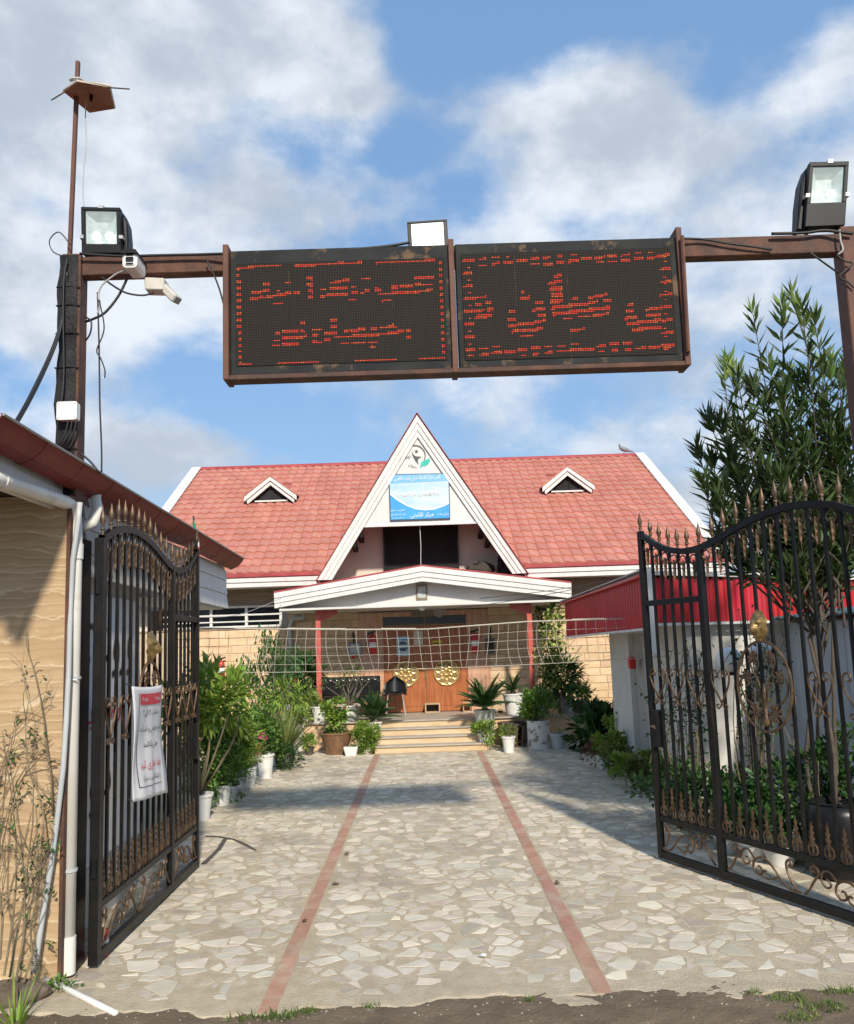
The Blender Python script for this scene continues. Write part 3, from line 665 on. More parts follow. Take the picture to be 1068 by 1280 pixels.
# printed sign under the logo
m_sb = mat('sign_blue', (0.035, 0.30, 0.66), (0.05, 0.36, 0.72), rough=0.4, scale=2); m_sp = mat('sign_pale_blue', (0.36, 0.55, 0.68), (0.56, 0.65, 0.68), rough=0.4, scale=1.0, stretch=(1, 1, 3))
m_sw = mat('sign_white_print', (0.80, 0.80, 0.80), rough=0.5); m_sd = mat('sign_dark_frame', (0.05, 0.09, 0.16), rough=0.4); m_sr = mat('sign_pale_red', (0.72, 0.50, 0.50), rough=0.5)
sg = thing('gable_sign', 'blue and white printed sign board on the white central gable', 'sign', (0, 17.6, 5.0))
tl, tr, br, bl = gpt(100, 668, 17.63), gpt(792, 655, 17.63), gpt(805, 1178, 17.63), gpt(118, 1200, 17.63)
MB().prism([tl, tr, br, bl], (0, -.03, 0)).build('frame', m_sd, sg)
def sp(u, v, Y=17.594):
    p = tl.lerp(tr, u).lerp(bl.lerp(br, u), v); return Vector((p.x, Y, p.z))
MB().prism([sp(.015, .02), sp(.985, .02), sp(.985, .98), sp(.015, .98)], (0, .008, 0)).build('panel', m_sp, sg)
cv = [(.015, .44), (.12, .56), (.28, .69), (.42, .765), (.58, .80), (.75, .785), (.9, .72), (.985, .67)]
MB().prism([sp(u, v, 17.590) for u, v in cv]+[sp(.985, .98, 17.590), sp(.015, .98, 17.590)], (0, .003, 0)).build('lower_band', m_sb, sg)
b = MB()
for (u0, v0), (u1, v1) in zip(cv[:-1], cv[1:]): b.prism([sp(u0, v0-.03, 17.589), sp(u1, v1-.03, 17.589), sp(u1, v1, 17.589), sp(u0, v0, 17.589)], (0, .002, 0))
b.build('swoosh', m_sw, sg)
MB().prism([sp(.015, .02, 17.591), sp(.985, .02, 17.591), sp(.985, .17, 17.591), sp(.015, .2, 17.591)], (0, .002, 0)).build('upper_band', mat('sign_mid_blue', (0.14, 0.40, 0.64), (0.20, 0.46, 0.68), rough=.4, scale=2), sg)
def sl(s, u, v, w, h, m, **k): letter(s, sp(u, v, 17.586), (1, 0, .02), (-.02, 0, 1), w, h, m, sg, **k)
sl('کمپ ترک اعتیاد میان مدت اقامتی', .47, .10, .98, .13, m_sw); sl('رهپویان دوست', .47, .40, .92, .24, m_sw); sl('رهپویان دوست', .475, .47, .88, .05, m_sr)
sl('مرکز اقامتی', .53, .90, .48, .12, m_sw); sl('میان مدت', .88, .89, .24, .07, m_sw); sl('مدیریت مرکز', .13, .78, .30, .06, m_sw); sl('ترک اعتیاد مرکز', .135, .87, .32, .055, m_sw); sl('میان مدت', .13, .945, .24, .035, m_sw)
# items on the porch front
fp = thing('framed_emblem', 'small dark framed picture on the pale porch gable', 'picture frame', A(527, 750, 16.96))
MB().prism([A(520, 731, 16.955), A(534, 730, 16.955), A(534.5, 749.5, 16.955), A(520.5, 750, 16.955)], (0, .018, 0)).build('frame', m_brownclad, fp)
MB().prism([A(522, 733, 16.95), A(532, 732.5, 16.95), A(532.5, 747, 16.95), A(522.5, 747.5, 16.95)], (0, .004, 0)).build('picture', mat('grey_print', (0.30, 0.33, 0.34), (0.55, 0.58, 0.58), rough=.3, scale=14), fp)
lp = thing('porch_lamp', 'small white globe lamp hanging over the entrance door', 'lamp', A(527.5, 760, 16.9))
c = A(527.5, 759, 16.9); m_globe = mat('white_globe', (0.78, 0.78, 0.76), rough=0.25)
MB().tube([(c.x, c.y, 2.68), (c.x, c.y, c.z+.06)], .012, 6).build('stem', m_white, lp)
MB().lathe([(.01, -.075), (.05, -.06), (.075, -.02), (.08, .02), (.06, .06), (.02, .08)], 14, c).build('globe', m_globe, lp, smooth=True)
fn = thing('wall_fan', 'round grey wall fan set above the entrance beside the lamp', 'fan', A(549, 772, 18.9)); c = A(549, 764, FY-.05)
b = MB()
for rr in (.05, .09, .125): b.tube([(c.x+rr*math.cos(a), FY-.09, c.z+rr*math.sin(a)) for a in np.linspace(0, 2*PI, 21)], .008, 4, cap=False)
b.build('guard', m_greypipe, fn); MB().tube([(c.x, FY-.08, c.z), (c.x, FY-.035, c.z)], .12, 18).build('housing', mat('fan_beige', (.42, .38, .30), rough=.5), fn)
pn = thing('oval_wall_plaque', 'dark oval plaque on the marble above the entrance door', 'plaque', A(530, 772, 18.95)); c = A(528, 765, FY-.05)
MB().prism([(c.x+dx, FY-.06, c.z+dz) for dx, dz in ((-.24, -.115), (.26, -.115), (.26, .105), (-.24, .105))], (0, .025, 0)).build('board', m_brownclad, pn)
MB().prism([(c.x+.20*math.cos(a), FY-.068, c.z+.08*math.sin(a)) for a in np.linspace(0, 2*PI, 24)[:-1]], (0, .008, 0)).build('oval', mat('plaque_green_grey', (.10, .09, .05), (.25, .22, .14), rough=.3, scale=16), pn)
# ------------------------------------------------------------------ side building on the left
def travertine():
    m = mat('travertine_slab', (0.43, 0.295, 0.16), (0.52, 0.38, 0.225), rough=0.5, scale=1.6, stretch=(0.7, 0.7, 4.5), detail=10, bump=0.1, bscale=14)
    nt = m.node_tree; p = nt.nodes['Principled BSDF']; L = nt.links.new
    geo = N(nt, 'ShaderNodeNewGeometry'); mp = N(nt, 'ShaderNodeMapping'); L(geo.outputs['Position'], mp.inputs[0]); mp.inputs['Scale'].default_value = (0.8, 0.8, 1.0)
    c1 = p.inputs['Base Color'].links[0].from_socket
    sepv = N(nt, 'ShaderNodeSeparateXYZ'); L(mp.outputs[0], sepv.inputs[0])
    def nz(sx, sz, det, off=0.0):
        cb = N(nt, 'ShaderNodeCombineXYZ'); L(mth(nt, 'MULTIPLY', sepv.outputs[0], sx), cb.inputs[0]); L(mth(nt, 'MULTIPLY', sepv.outputs[2], sz), cb.inputs[2]); cb.inputs[1].default_value = off
        n = N(nt, 'ShaderNodeTexNoise', ins={'Scale': 1.0, 'Detail': det, 'Roughness': 0.6}); L(cb.outputs[0], n.inputs['Vector']); return n.outputs['Fac']
    def layers(freq, off, amp):
        ph = mth(nt, 'ADD', mth(nt, 'MULTIPLY', sepv.outputs[2], freq), mth(nt, 'ADD', mth(nt, 'MULTIPLY', nz(1.3, 2.4, 3.0, off), amp), mth(nt, 'MULTIPLY', nz(6.0, 8.0, 7.0, off+3), 1.0)))
        return mth(nt, 'FRACT', ph)
    f1 = layers(7.6, .7, 3.4); f2 = layers(19.0, 4.1, 5.0)
    c2 = mixc(nt, maprange(nt, f1, .15, .9, 0.0, .30), c1, (0.33, 0.215, 0.115))
    c2 = mixc(nt, mth(nt, 'MULTIPLY', maprange(nt, f2, .5, 1.0), .35), c2, (0.30, 0.18, 0.085))
    line = mth(nt, 'MULTIPLY', maprange(nt, mth(nt, 'ABSOLUTE', mth(nt, 'SUBTRACT', f1, .07)), .01, .065, 1.0, 0.0), maprange(nt, nz(2.2, 3.0, 4.0, 8.0), .36, .55, .15, 1.0))
    c3 = mixc(nt, mth(nt, 'MULTIPLY', line, .62), c2, (0.66, 0.55, 0.38))
    line2 = mth(nt, 'MULTIPLY', maprange(nt, mth(nt, 'ABSOLUTE', mth(nt, 'SUBTRACT', f2, .1)), .02, .12, 1.0, 0.0), maprange(nt, nz(1.8, 4.0, 4.0, 12.0), .45, .62))
    L(mixc(nt, mth(nt, 'MULTIPLY', line2, .55), c3, (0.62, 0.49, 0.31)), p.inputs['Base Color'])
    return m
m_slab = travertine()
m_rust = mat('rusty_steel', (0.075, 0.032, 0.020), (0.135, 0.058, 0.032), rough=0.75, scale=7, detail=9, bump=0.35, bscale=50, col3=(0.06, 0.035, 0.028), s3=2.5, lo3=0.45, hi3=0.65)
m_rustl = mat('brown_primer_steel', (0.095, 0.038, 0.024), (0.13, 0.055, 0.033), rough=0.7, scale=5, bump=0.2, bscale=40)
m_gutter = mat('red_gutter_sheet', (0.19, 0.026, 0.020), (0.24, 0.042, 0.03), spec=.3, rough=0.5, scale=4, col3=(0.13, 0.026, 0.02), s3=2.5)
m_pvc = mat('white_pvc', (0.66, 0.64, 0.57), (0.74, 0.72, 0.66), rough=0.4, scale=3, col3=(0.50, 0.47, 0.40), s3=2.2, lo3=0.55, hi3=0.75)
m_dark = mat('dark_timber', (0.035, 0.028, 0.022), (0.06, 0.048, 0.038), rough=0.85, scale=5)
m_plaster = mat('grey_white_wall', (0.50, 0.49, 0.46), (0.58, 0.57, 0.54), rough=0.85, scale=2, bump=0.15)
sb = thing('side_building', 'left roadside building with travertine end wall and red gutter', 'building', (-3.5, 5.8, 0))
wx = A(80, 900, 5.48).x
MB().box(-6.5, wx, 5.48, 5.58, -.05, 2.985).build('end_wall', m_slab, sb)
MB().box(wx, wx+.022, 5.46, 5.585, -.05, 2.985).build('corner_angle', m_rust, sb)
MB().box(-2.62, -2.50, 5.97, 7.55, -.05, 2.62).build('wall', m_plaster, sb)
MB().box(-6.5, -2.5, 5.97, 7.55, 2.62, 2.68).build('ceiling', m_soffit, sb)
MB().box(-4.8, -4.6, 7.55, 10.2, -.05, 2.5).build('wall', m_plaster, sb)
E0, E1 = Vector((-2.27, 4.32, 3.09)), Vector((-2.27, 10.30, 2.93))
sbr = MB().hexa([(-6.5, 4.32, 4.75), (E0.x, 4.32, 3.16), (E1.x, 10.3, 2.99), (-6.5, 10.3, 4.58), (-6.5, 4.32, 4.80), (E0.x, 4.32, 3.21), (E1.x, 10.3, 3.04), (-6.5, 10.3, 4.63)]).build('roof', m_gutter, sb)
# half-round gutter in sections with visible laps
nsec = 11
for k in range(nsec):
    a, bq = E0.lerp(E1, k/nsec), E0.lerp(E1, (k+1)/nsec)
    rows = []
    for t_ in (0.0, 1.0):
        q = a.lerp(bq, t_); sc = 1.0 if t_ < .5 else 0.965
        rows.append([(q.x+.02+dx*sc, q.y, q.z+.10+dz*sc) for dx, dz in ((-.10, .0), (-.095, -.10), (-.06, -.118), (.02, -.085), (.075, -.03), (.10, .015), (.108, .018), (.09, .022))])
    MB().quadstrip(rows).build('gutter', m_gutter, sb).modifiers.new('thick', 'SOLIDIFY').thickness = .004
MB().tube([E0+Vector((.125, 0, .115)), E1+Vector((.125, 0, .115))], .008, 6).build('gutter_lip', mat('grey_lip', (.30, .29, .27), rough=.5), sb)
for k in range(3):
    z0 = 2.50+k*.17
    MB().hexa([(-2.36-.012*k, 5.98, z0), (-2.33-.012*k, 5.98, z0), (-2.33-.012*k, 10.26, z0-.05), (-2.36-.012*k, 10.26, z0-.05), (-2.38-.012*k, 5.98, z0+.165), (-2.355-.012*k, 5.98, z0+.165), (-2.355-.012*k, 10.26, z0+.115), (-2.38-.012*k, 10.26, z0+.115)]).build('fascia_board', m_white, sb)
MB().box(-2.40, -2.36, 4.32, 5.74, 2.90, 3.12).build('fascia_board', m_white, sb)
MB().hexa([(-6.5, 4.32, 2.99), (-2.41, 4.32, 2.99), (-2.41, 5.74, 2.99), (-6.5, 5.74, 2.99), (-6.5, 4.32, 3.04), (-2.41, 4.32, 3.04), (-2.41, 5.74, 3.04), (-6.5, 5.74, 3.04)]).build('soffit', m_dark, sb)
MB().box(-2.9, -2.40, 7.56, 10.24, 2.44, 2.48).build('soffit', m_soffit, sb)
MB().hexa([(-6.5, 10.24, 2.45), (-2.36, 10.24, 2.45), (-2.36, 10.28, 2.45), (-6.5, 10.28, 2.45), (-6.5, 10.24, 4.4), (-2.36, 10.24, 2.9), (-2.36, 10.28, 2.9), (-6.5, 10.28, 4.4)]).build('gable_end', m_white, sb)
# rainwater pipe: along the eave, elbow, down to the ground
px0, px1 = A(0, 600, 4.62), A(82, 628, 5.45); pd = A(94, 700, 5.55)
pipe = thing('drainpipe', 'white plastic drainpipe with an elbow beside the left gate post', 'pipe', (pd.x, 5.55, 0))
ex = px0+(px0-px1)*.4
MB().tube([ex, px0, px1, px1.lerp(Vector((pd.x-.01, 5.55, px1.z-.02)), .6), (pd.x-.005, 5.55, px1.z-.09), (pd.x, 5.55, px1.z-.25), (pd.x+.0, 5.55, 0.10)], .044, 14).build('pipe', m_pvc, pipe, smooth=True)
MB().lathe([(.047, 0), (.051, .0), (.051, .10), (.047, .10)], 14, (pd.x, 5.55, px1.z-.36)).build('coupling', m_pvc, pipe, smooth='auto')
MB().lathe([(.046, 0), (.05, .0), (.05, .22), (.046, .22)], 14, (pd.x, 5.55, .02)).build('coupling', m_pvc, pipe, smooth='auto')
for z in (1.80, .62): MB().lathe([(.046, 0), (.052, .002), (.052, .018), (.046, .02)], 14, (pd.x, 5.55, z)).build('pipe_clip', m_greypipe, pipe, smooth='auto')
MB().tube([px0+(px1-px0)*.0, px0+(px1-px0)*.06], .05, 14).build('coupling', m_pvc, pipe, smooth='auto')
m_tie = mat('white_string', (.7, .7, .68), rough=.6)
MB().tube([(pd.x-.11, 5.52, 1.80), (pd.x-.05, 5.49, 1.80), (pd.x+.05, 5.50, 1.80)], .005, 5).build('tie', m_tie, pipe)
# second elbow behind the post
e2 = thing('drainpipe', 'short white plastic pipe elbow below the gutter behind the gate post', 'pipe', (pd.x+.1, 5.85, 2.5))
q0, q1, q2 = A(118, 622, 5.9), A(122, 640, 5.85), A(105, 650, 5.75)
MB().tube([q0+Vector((0, .1, .12)), q0, q1, q1.lerp(q2, .5)+Vector((.01, 0, -.05)), q2+Vector((-.05, 0, -.06))], .042, 12).build('pipe', m_pvc, e2, smooth=True)
# grey conduit falling beside the drainpipe and a loose length on the ground
cd = thing('conduit', 'thin grey flexible conduit running down beside the white drainpipe', 'conduit', A(43, 1218, 5.45))
pp = [(100, 628, 5.47), (98, 650, 5.47), (91, 700, 5.48), (88, 760, 5.48), (86, 840, 5.44), (83, 900, 5.43), (79, 960, 5.42), (72, 1020, 5.42), (64, 1080, 5.41), (54, 1140, 5.40), (46, 1195, 5.39), (42, 1216, 5.39)]
MB().tube([A(*p) for p in pp], .017, 8).build('tube', m_greypipe, cd, smooth=True)
lp2 = [AZ(46, 1219, .02), AZ(90, 1240, .012), AZ(146, 1268, .0)]
o = MB().tube(lp2, .017, 8).build('loose_pipe', mat('pale_grey_pvc', (.58, .58, .55), (.66, .66, .63), rough=.5, scale=4), None, smooth=True, loc=lp2[1]); tag(o, 'short pale pipe lying on the ground below the drainpipe', 'pipe')

# ------------------------------------------------------------------ gateway frame over the drive
GY = 5.66
gw = thing('gateway_frame', 'rusty steel gateway of two posts and a crossbeam over the drive', 'gateway', (0.3, GY, 0))
lpx = A(92, 400, GY).x; rpx = A(1046, 300, GY).x+.075
bt, bb_ = A(200, 322, GY).z, A(200, 345, GY).z
m_wrap = mat('black_tarp_wrap', (0.008, 0.008, 0.009), (0.018, 0.017, 0.017), spec=.25, rough=0.55, scale=6, bump=0.5, bscale=14, col3=(0.10, 0.045, 0.03), s3=2.8, lo3=0.63, hi3=0.72)
post = MB().box(lpx-.065, lpx+.068, GY-.065, GY+.065, 0, bt+.02).build('post', m_rust, gw, bevel=.006)
rows = []
for z in np.linspace(2.2, bt+.005, 34):
    w = .074+.006*math.sin(z*9)+.004*math.sin(z*23)
    rows.append([(lpx+.052, GY-w, z), (lpx-.02, GY-w-.004, z), (lpx-w-.004, GY-w, z), (lpx-w-.007, GY, z), (lpx-w, GY+w, z)])
MB().quadstrip(rows).build('wrap', m_wrap, post, smooth=False).modifiers.new('t', 'SOLIDIFY').thickness = .004
for z in (4.45, 4.32, 4.12, 3.88, 3.62, 3.32, 3.0):
    w = .085; MB().tube([(lpx+.07, GY-.07, z), (lpx-.0, GY-w, z+.004), (lpx-w, GY-w, z), (lpx-w-.006, GY+.02, z-.003)], .004, 5).build('cable_tie', m_black, post)
MB().box(rpx-.075, rpx+.075, GY-.07, GY+.07, 0, A(1060, 288, GY).z).build('post', m_rustl, gw, bevel=.006)
sx0, sx1 = A(283, 400, GY).x, A(852, 380, GY).x
MB().box(lpx+.07, rpx-.076, GY-.05, GY+.05, bb_, bt).build('beam', m_rust, gw, bevel=.005)

# ------------------------------------------------------------------ LED message sign hung on the beam
SY = 5.52
m_cab = mat('sign_cabinet_sheet', (0.014, 0.016, 0.017), (0.026, 0.028, 0.028), spec=.2, rough=0.7, scale=4, bump=0.2, col3=(0.13, 0.085, 0.05), s3=5.0, lo3=0.56, hi3=0.66)
def led_material():
    m = bpy.data.materials.new('led_matrix'); m.use_nodes = True; nt = m.node_tree; L = nt.links.new; p = nt.nodes['Principled BSDF']
    geo = N(nt, 'ShaderNodeNewGeometry'); sep = N(nt, 'ShaderNodeSeparateXYZ'); L(geo.outputs['Position'], sep.inputs[0])
    du = mth(nt, 'SUBTRACT', mth(nt, 'FRACT', mth(nt, 'MULTIPLY', sep.outputs[0], 1/LED_P)), 0.5); dv = mth(nt, 'SUBTRACT', mth(nt, 'FRACT', mth(nt, 'MULTIPLY', sep.outputs[2], 1/LED_P)), 0.5)
    d = mth(nt, 'SQRT', mth(nt, 'ADD', mth(nt, 'MULTIPLY', du, du), mth(nt, 'MULTIPLY', dv, dv)))
    f = maprange(nt, d, 0.20, 0.34)
    L(mixc(nt, f, (0.062, 0.050, 0.041), (0.011, 0.010, 0.009)), p.inputs['Base Color']); p.inputs['Roughness'].default_value = 0.8; p.inputs['Specular IOR Level'].default_value = 0.15
    return m
LED_P = 0.01125
m_led = led_material()
m_lit = [mat('lit_led_red', (0.3, 0.02, 0.01), rough=0.5, emit=(1.0, 0.085, 0.045), estr=.62), mat('lit_led_amber', (0.3, 0.08, 0.02), rough=0.5, emit=(1.0, 0.24, 0.05), estr=.66)]
led = thing('led_sign', 'wide rusty framed two panel LED sign with red Persian letters hung on the beam', 'sign', (A(570, 380, SY).x, SY, A(570, 460, SY).z))
zt, zb = A(570, 304, SY).z, A(570, 466, SY).z
PAN = [(A(288, 400, SY).x, A(564, 390, SY).x), (A(572, 390, SY).x, A(852, 380, SY).x)]
LEDBOX = [((296.2, 333.2), (552.7, 323.2), (299, 456.8), (557.6, 447.5)), ((579.1, 319), (838.1, 312.2), (582.6, 449.2), (843.2, 440.8))]
C3, C4, C5, C6 = (280, 310, 7.12), (420, 300, 7.12), (570, 300, 7.12), (710, 295, 6.675)
def sq(x0, y0, x1, y1, n, s=26): return [(x0+(x1-x0)*i/(n-1)-s/2, y0+(y1-y0)*i/(n-1), x0+(x1-x0)*i/(n-1)+s/2, y0+(y1-y0)*i/(n-1), s) for i in range(n)]
RUNS = [[
 (C3, sq(127, 185, 146, 1033, 16)+[(115,178,510,152,15),(640,160,1068,132,20),(145,1032,300,1040,9),(480,1030,850,1016,20),
  (355,280,390,280,6),(355,325,400,322,28),(540,308,590,303,16),(245,392,345,385,26),(358,382,400,378,28),(470,377,515,374,8),(232,450,345,440,26),(358,440,590,405,20),(475,412,515,410,24),(545,405,590,402,26),(620,403,665,400,26),(665,382,715,380,8),(635,438,735,436,8),(745,272,788,272,28),(745,328,788,328,30),(748,384,790,384,30),(750,436,792,434,16),(860,375,903,372,12),(862,428,1068,410,26),(945,312,1068,292,20),(945,365,1068,358,28),(448,490,515,487,12),
  (455,765,495,762,26),(455,828,498,826,14),(428,873,498,868,14),(525,748,658,738,26),(528,805,735,785,26),(530,862,658,855,24),(685,670,725,670,28),(688,740,725,740,20),(785,728,875,724,8),(788,778,832,778,28),(788,836,832,834,28),(832,842,875,840,10),(902,762,945,762,26),(902,822,945,822,28),(957,644,1000,644,24),(957,702,1000,700,26),(957,760,1000,760,26),(985,793,1068,793,8),(1050,853,1068,851,10)]),
 (C4, sq(932, 200, 962, 993, 15)+[(0,212,230,196,15),(360,205,880,176,16),(0,1095,150,1085,12),(170,1085,530,1062,20),(680,1070,980,1050,18),
  (0,372,108,355,24),(0,435,95,430,22),(0,490,98,478,24),(140,422,178,420,12),(140,470,185,468,26),(185,478,250,474,8),(112,533,185,528,24),(235,350,270,348,12),(280,346,308,344,12),(258,452,298,450,28),(355,442,398,442,34),(370,488,500,480,12),(500,475,840,450,24),(815,440,855,440,22),(500,420,540,420,30),(570,410,682,405,26),(712,390,750,388,26),(750,395,855,393,9),(710,340,875,325,28),(415,540,485,535,20),
  (80,810,118,810,30),(135,808,260,792,28),(320,790,365,786,26),(395,780,540,772,14),(470,765,505,760,26),(10,862,120,860,8),(140,858,560,825,24),(555,810,598,808,28),(627,805,668,805,32),(627,862,668,862,30),(50,922,120,918,14),(135,915,265,910,14),(295,912,365,906,14),(312,950,350,950,20)])],
 [(C5, [(165,515,265,505,22),(270,560,312,555,30),(172,570,228,568,26),(288,615,328,612,40),(170,632,255,622,24),(175,685,325,672,32),(225,714,290,712,8),(585,468,612,468,28),(575,518,655,512,32),(705,560,775,552,26),(680,625,795,612,28),(725,670,795,668,28),(700,735,800,712,22),(470,762,700,742,26),(500,815,770,788,28),(585,850,685,846,14),(475,640,532,636,28),(465,706,525,702,30),
  (875,325,942,310,28),(828,380,945,370,28),(845,435,945,430,32),(850,490,945,485,32),(850,548,948,540,32),(855,605,1068,578,30),(870,660,1068,635,30),(915,695,1040,692,10),(1045,525,1068,510,24),(1020,808,1068,800,28),
  (65,182,160,178,26),(205,170,270,165,20),(205,228,270,224,24),(325,158,380,155,16),(320,212,390,206,26),(455,150,475,150,14),(430,200,510,192,22),(540,185,635,178,22),(655,172,740,165,26),(668,218,735,215,14),(780,158,845,152,22),(780,213,855,208,26),(905,150,950,140,26),(895,200,965,192,28),(1030,130,1068,128,18),(1010,188,1068,180,28),
  (110,1030,150,1028,18),(215,965,285,962,22),(215,1022,290,1016,20),(330,955,395,950,14),(320,1005,410,998,22),(445,950,490,950,8),(435,995,525,988,26),(555,980,632,970,28),(580,1022,620,1020,12),(678,965,745,958,28),(690,1018,740,1012,18),(790,950,862,946,24),(795,1005,855,998,20),(910,942,975,938,12),(900,990,985,985,24),(1020,932,1050,932,8),(1015,980,1068,975,24)]
  +[(65+4*i, 300+113*i, 145+4*i, 294+113*i, 22) for i in range(7)]+[(105+3*i, 250+113*i, 122+3*i, 250+113*i, 12) for i in range(7)]),
 (C6, [(40,525,85,515,22),(0,580,170,570,22),(175,515,325,488,24),(175,555,255,545,24),(300,540,355,540,22),(0,640,355,595,30),(0,685,40,682,8),(90,672,190,668,22),(215,660,345,648,24),(20,795,140,772,20),(505,575,545,572,26),(490,632,548,625,26),(480,688,575,675,26),(495,735,780,700,28),(540,782,782,762,28),(660,615,775,595,24),(655,662,778,652,28),(780,600,868,582,22),(780,710,875,688,24),
  (770,280,860,265,20),(770,385,862,375,20),(775,495,865,480,18),(780,812,880,800,20),(780,915,885,905,24),(800,938,860,934,16),(10,212,85,205,24),(25,158,65,152,16),(110,190,200,184,20),(220,182,310,174,24),(235,222,300,218,10),(330,170,408,160,22),(340,215,410,210,14),(450,160,515,152,20),(450,208,515,205,24),(570,140,605,138,14),(555,190,625,188,26),(665,185,745,172,22),(680,135,710,132,12),(765,165,855,155,26),
  (25,908,90,906,10),(12,952,105,945,24),(120,945,212,938,26),(245,922,312,918,24),(262,968,298,966,14),(355,902,420,900,26),(368,955,415,952,24),(465,900,530,896,22),(475,950,525,946,18),(575,892,635,890,10),(570,940,655,932,22),(685,890,705,888,8),(670,928,760,922,22)]+[(808, 215+62*i, 824, 214+62*i, 12) for i in range(11)])]]
for k, (x0, x1) in enumerate(PAN):
    cab = MB().box(x0, x1, SY, SY+.11, zb+.03, zt-.005).build('cabinet', m_cab, led, bevel=.006)
    c4 = [A(*p, SY) for p in LEDBOX[k]]
    lx0, lx1 = (c4[0].x+c4[2].x)/2, (c4[1].x+c4[3].x)/2; lz1, lz0 = (c4[0].z+c4[1].z)/2, (c4[2].z+c4[3].z)/2
    MB().box(lx0-.01, lx1+.01, SY-.006, SY+.002, lz0-.01, lz1+.01).build('led_screen', m_led, cab)
    for f in (.25, .5, .75): MB().box(lx0+(lx1-lx0)*f-.001, lx0+(lx1-lx0)*f+.001, SY-.0066, SY-.005, lz0-.01, lz1+.01).build('module_seam', m_cab, cab)
    bq = [MB(), MB()]
    nx, nz = 122, 62; rs = random.Random(9+k)
    segs = [(C[0]+a/C[2], C[1]+b/C[2], C[0]+c/C[2], C[1]+d/C[2], h/C[2]/2) for C, rr in RUNS[k] for (a, b, c, d, h) in rr]
    for i in range(int((lx1-lx0)/LED_P)+1):
        x = (math.floor(lx0/LED_P)+i+.5)*LED_P
        for j in range(int((lz1-lz0)/LED_P)+2):
            z = (math.floor(lz0/LED_P)+j+.5)*LED_P
            c = RC @ Vector((x, SY-.006, z-EYE)); px = PPX+FOC*c.x/-c.z; py = PPY-FOC*c.y/-c.z
            for (a, b, cc, d, h) in segs:
                if a-.8 <= px <= cc+.8:
                    yy = b+(d-b)*(px-a)/max(cc-a, .01)
                    if abs(py-yy) <= h+.1:
                        r = LED_P*.36; q = bq[1 if rs.random() < .17 else 0]
                        q.add([(x+r*math.cos(t), SY-.0068, z+r*math.sin(t)) for t in np.linspace(0, 2*PI, 7)[:-1]]+[(x, SY-.0095, z)], [(m_, (m_+1) % 6, 6) for m_ in range(6)])
                        break
    for q, m_ in zip(bq, m_lit): o = q.build('lit_leds', m_, cab); o['kind'] = 'stuff'
for xx, top in ((A(283.5, 400, SY).x, zt+.03), (A(567, 390, SY).x, zt+.02), (A(854, 380, SY).x, zt+.055)):
    MB().box(xx-.02, xx+.018, SY-.03, SY+.15, zb-.005, top).build('upright', m_rustl, led, bevel=.004)
MB().box(A(284, 400, SY).x, A(856, 380, SY).x, SY-.022, SY+.10, zb-.006, zb+.028).build('bottom_channel', m_rust, led, bevel=.004)
MB().tube([(A(856, 300, SY-.1).x, SY-.06, A(852, 300, SY).z), (A(858, 440, SY).x, SY-.05, A(858, 443, SY).z)], .014, 6).build('stay_rod', m_rustl, led)

# ------------------------------------------------------------------ gates
m_gate = mat('black_gate_paint', (0.005, 0.005, 0.005), (0.010, 0.0095, 0.009), spec=.3, rough=0.42, scale=8, bump=0.15, bscale=60, col3=(0.040, 0.022, 0.013), s3=3.5, lo3=0.60, hi3=0.70)
m_cast = mat('bronzed_cast_iron', (0.075, 0.043, 0.023), (0.16, 0.098, 0.052), rough=0.45, metal=0.35, scale=14, bump=0.2, col3=(0.05, 0.035, 0.025), s3=9, lo3=0.5, hi3=0.7)
m_brass = mat('worn_gold_paint', (0.15, 0.095, 0.035), (0.36, 0.25, 0.10), rough=0.35, metal=0.6, scale=30)
def curve_top(u, P=((0, 2.70), (.10, 2.78), (.3, 2.83), (.56, 2.865), (.81, 2.85), (1.08, 2.80), (1.34, 2.72), (1.62, 2.655), (1.9, 2.67), (2.14, 2.75), (2.28, 2.83), (2.40, 2.92))):
    for (a, p), (b, q) in zip(P[:-1], P[1:]):
        if a <= u <= b:
            t = (u-a)/(b-a); return p+(q-p)*t
    return P[-1][1]
def smooth_top(u): return sum(curve_top(min(2.4, max(0, u+d))) for d in (-.12, -.06, 0, .06, .12))/5
def spiral(cx, cz, r0, r1, a0, turns, n=14): return [(cx+(r0+(r1-r0)*i/n)*math.cos(a0+turns*2*PI*i/n), 0, cz+(r0+(r1-r0)*i/n)*math.sin(a0+turns*2*PI*i/n)) for i in range(n+1)]
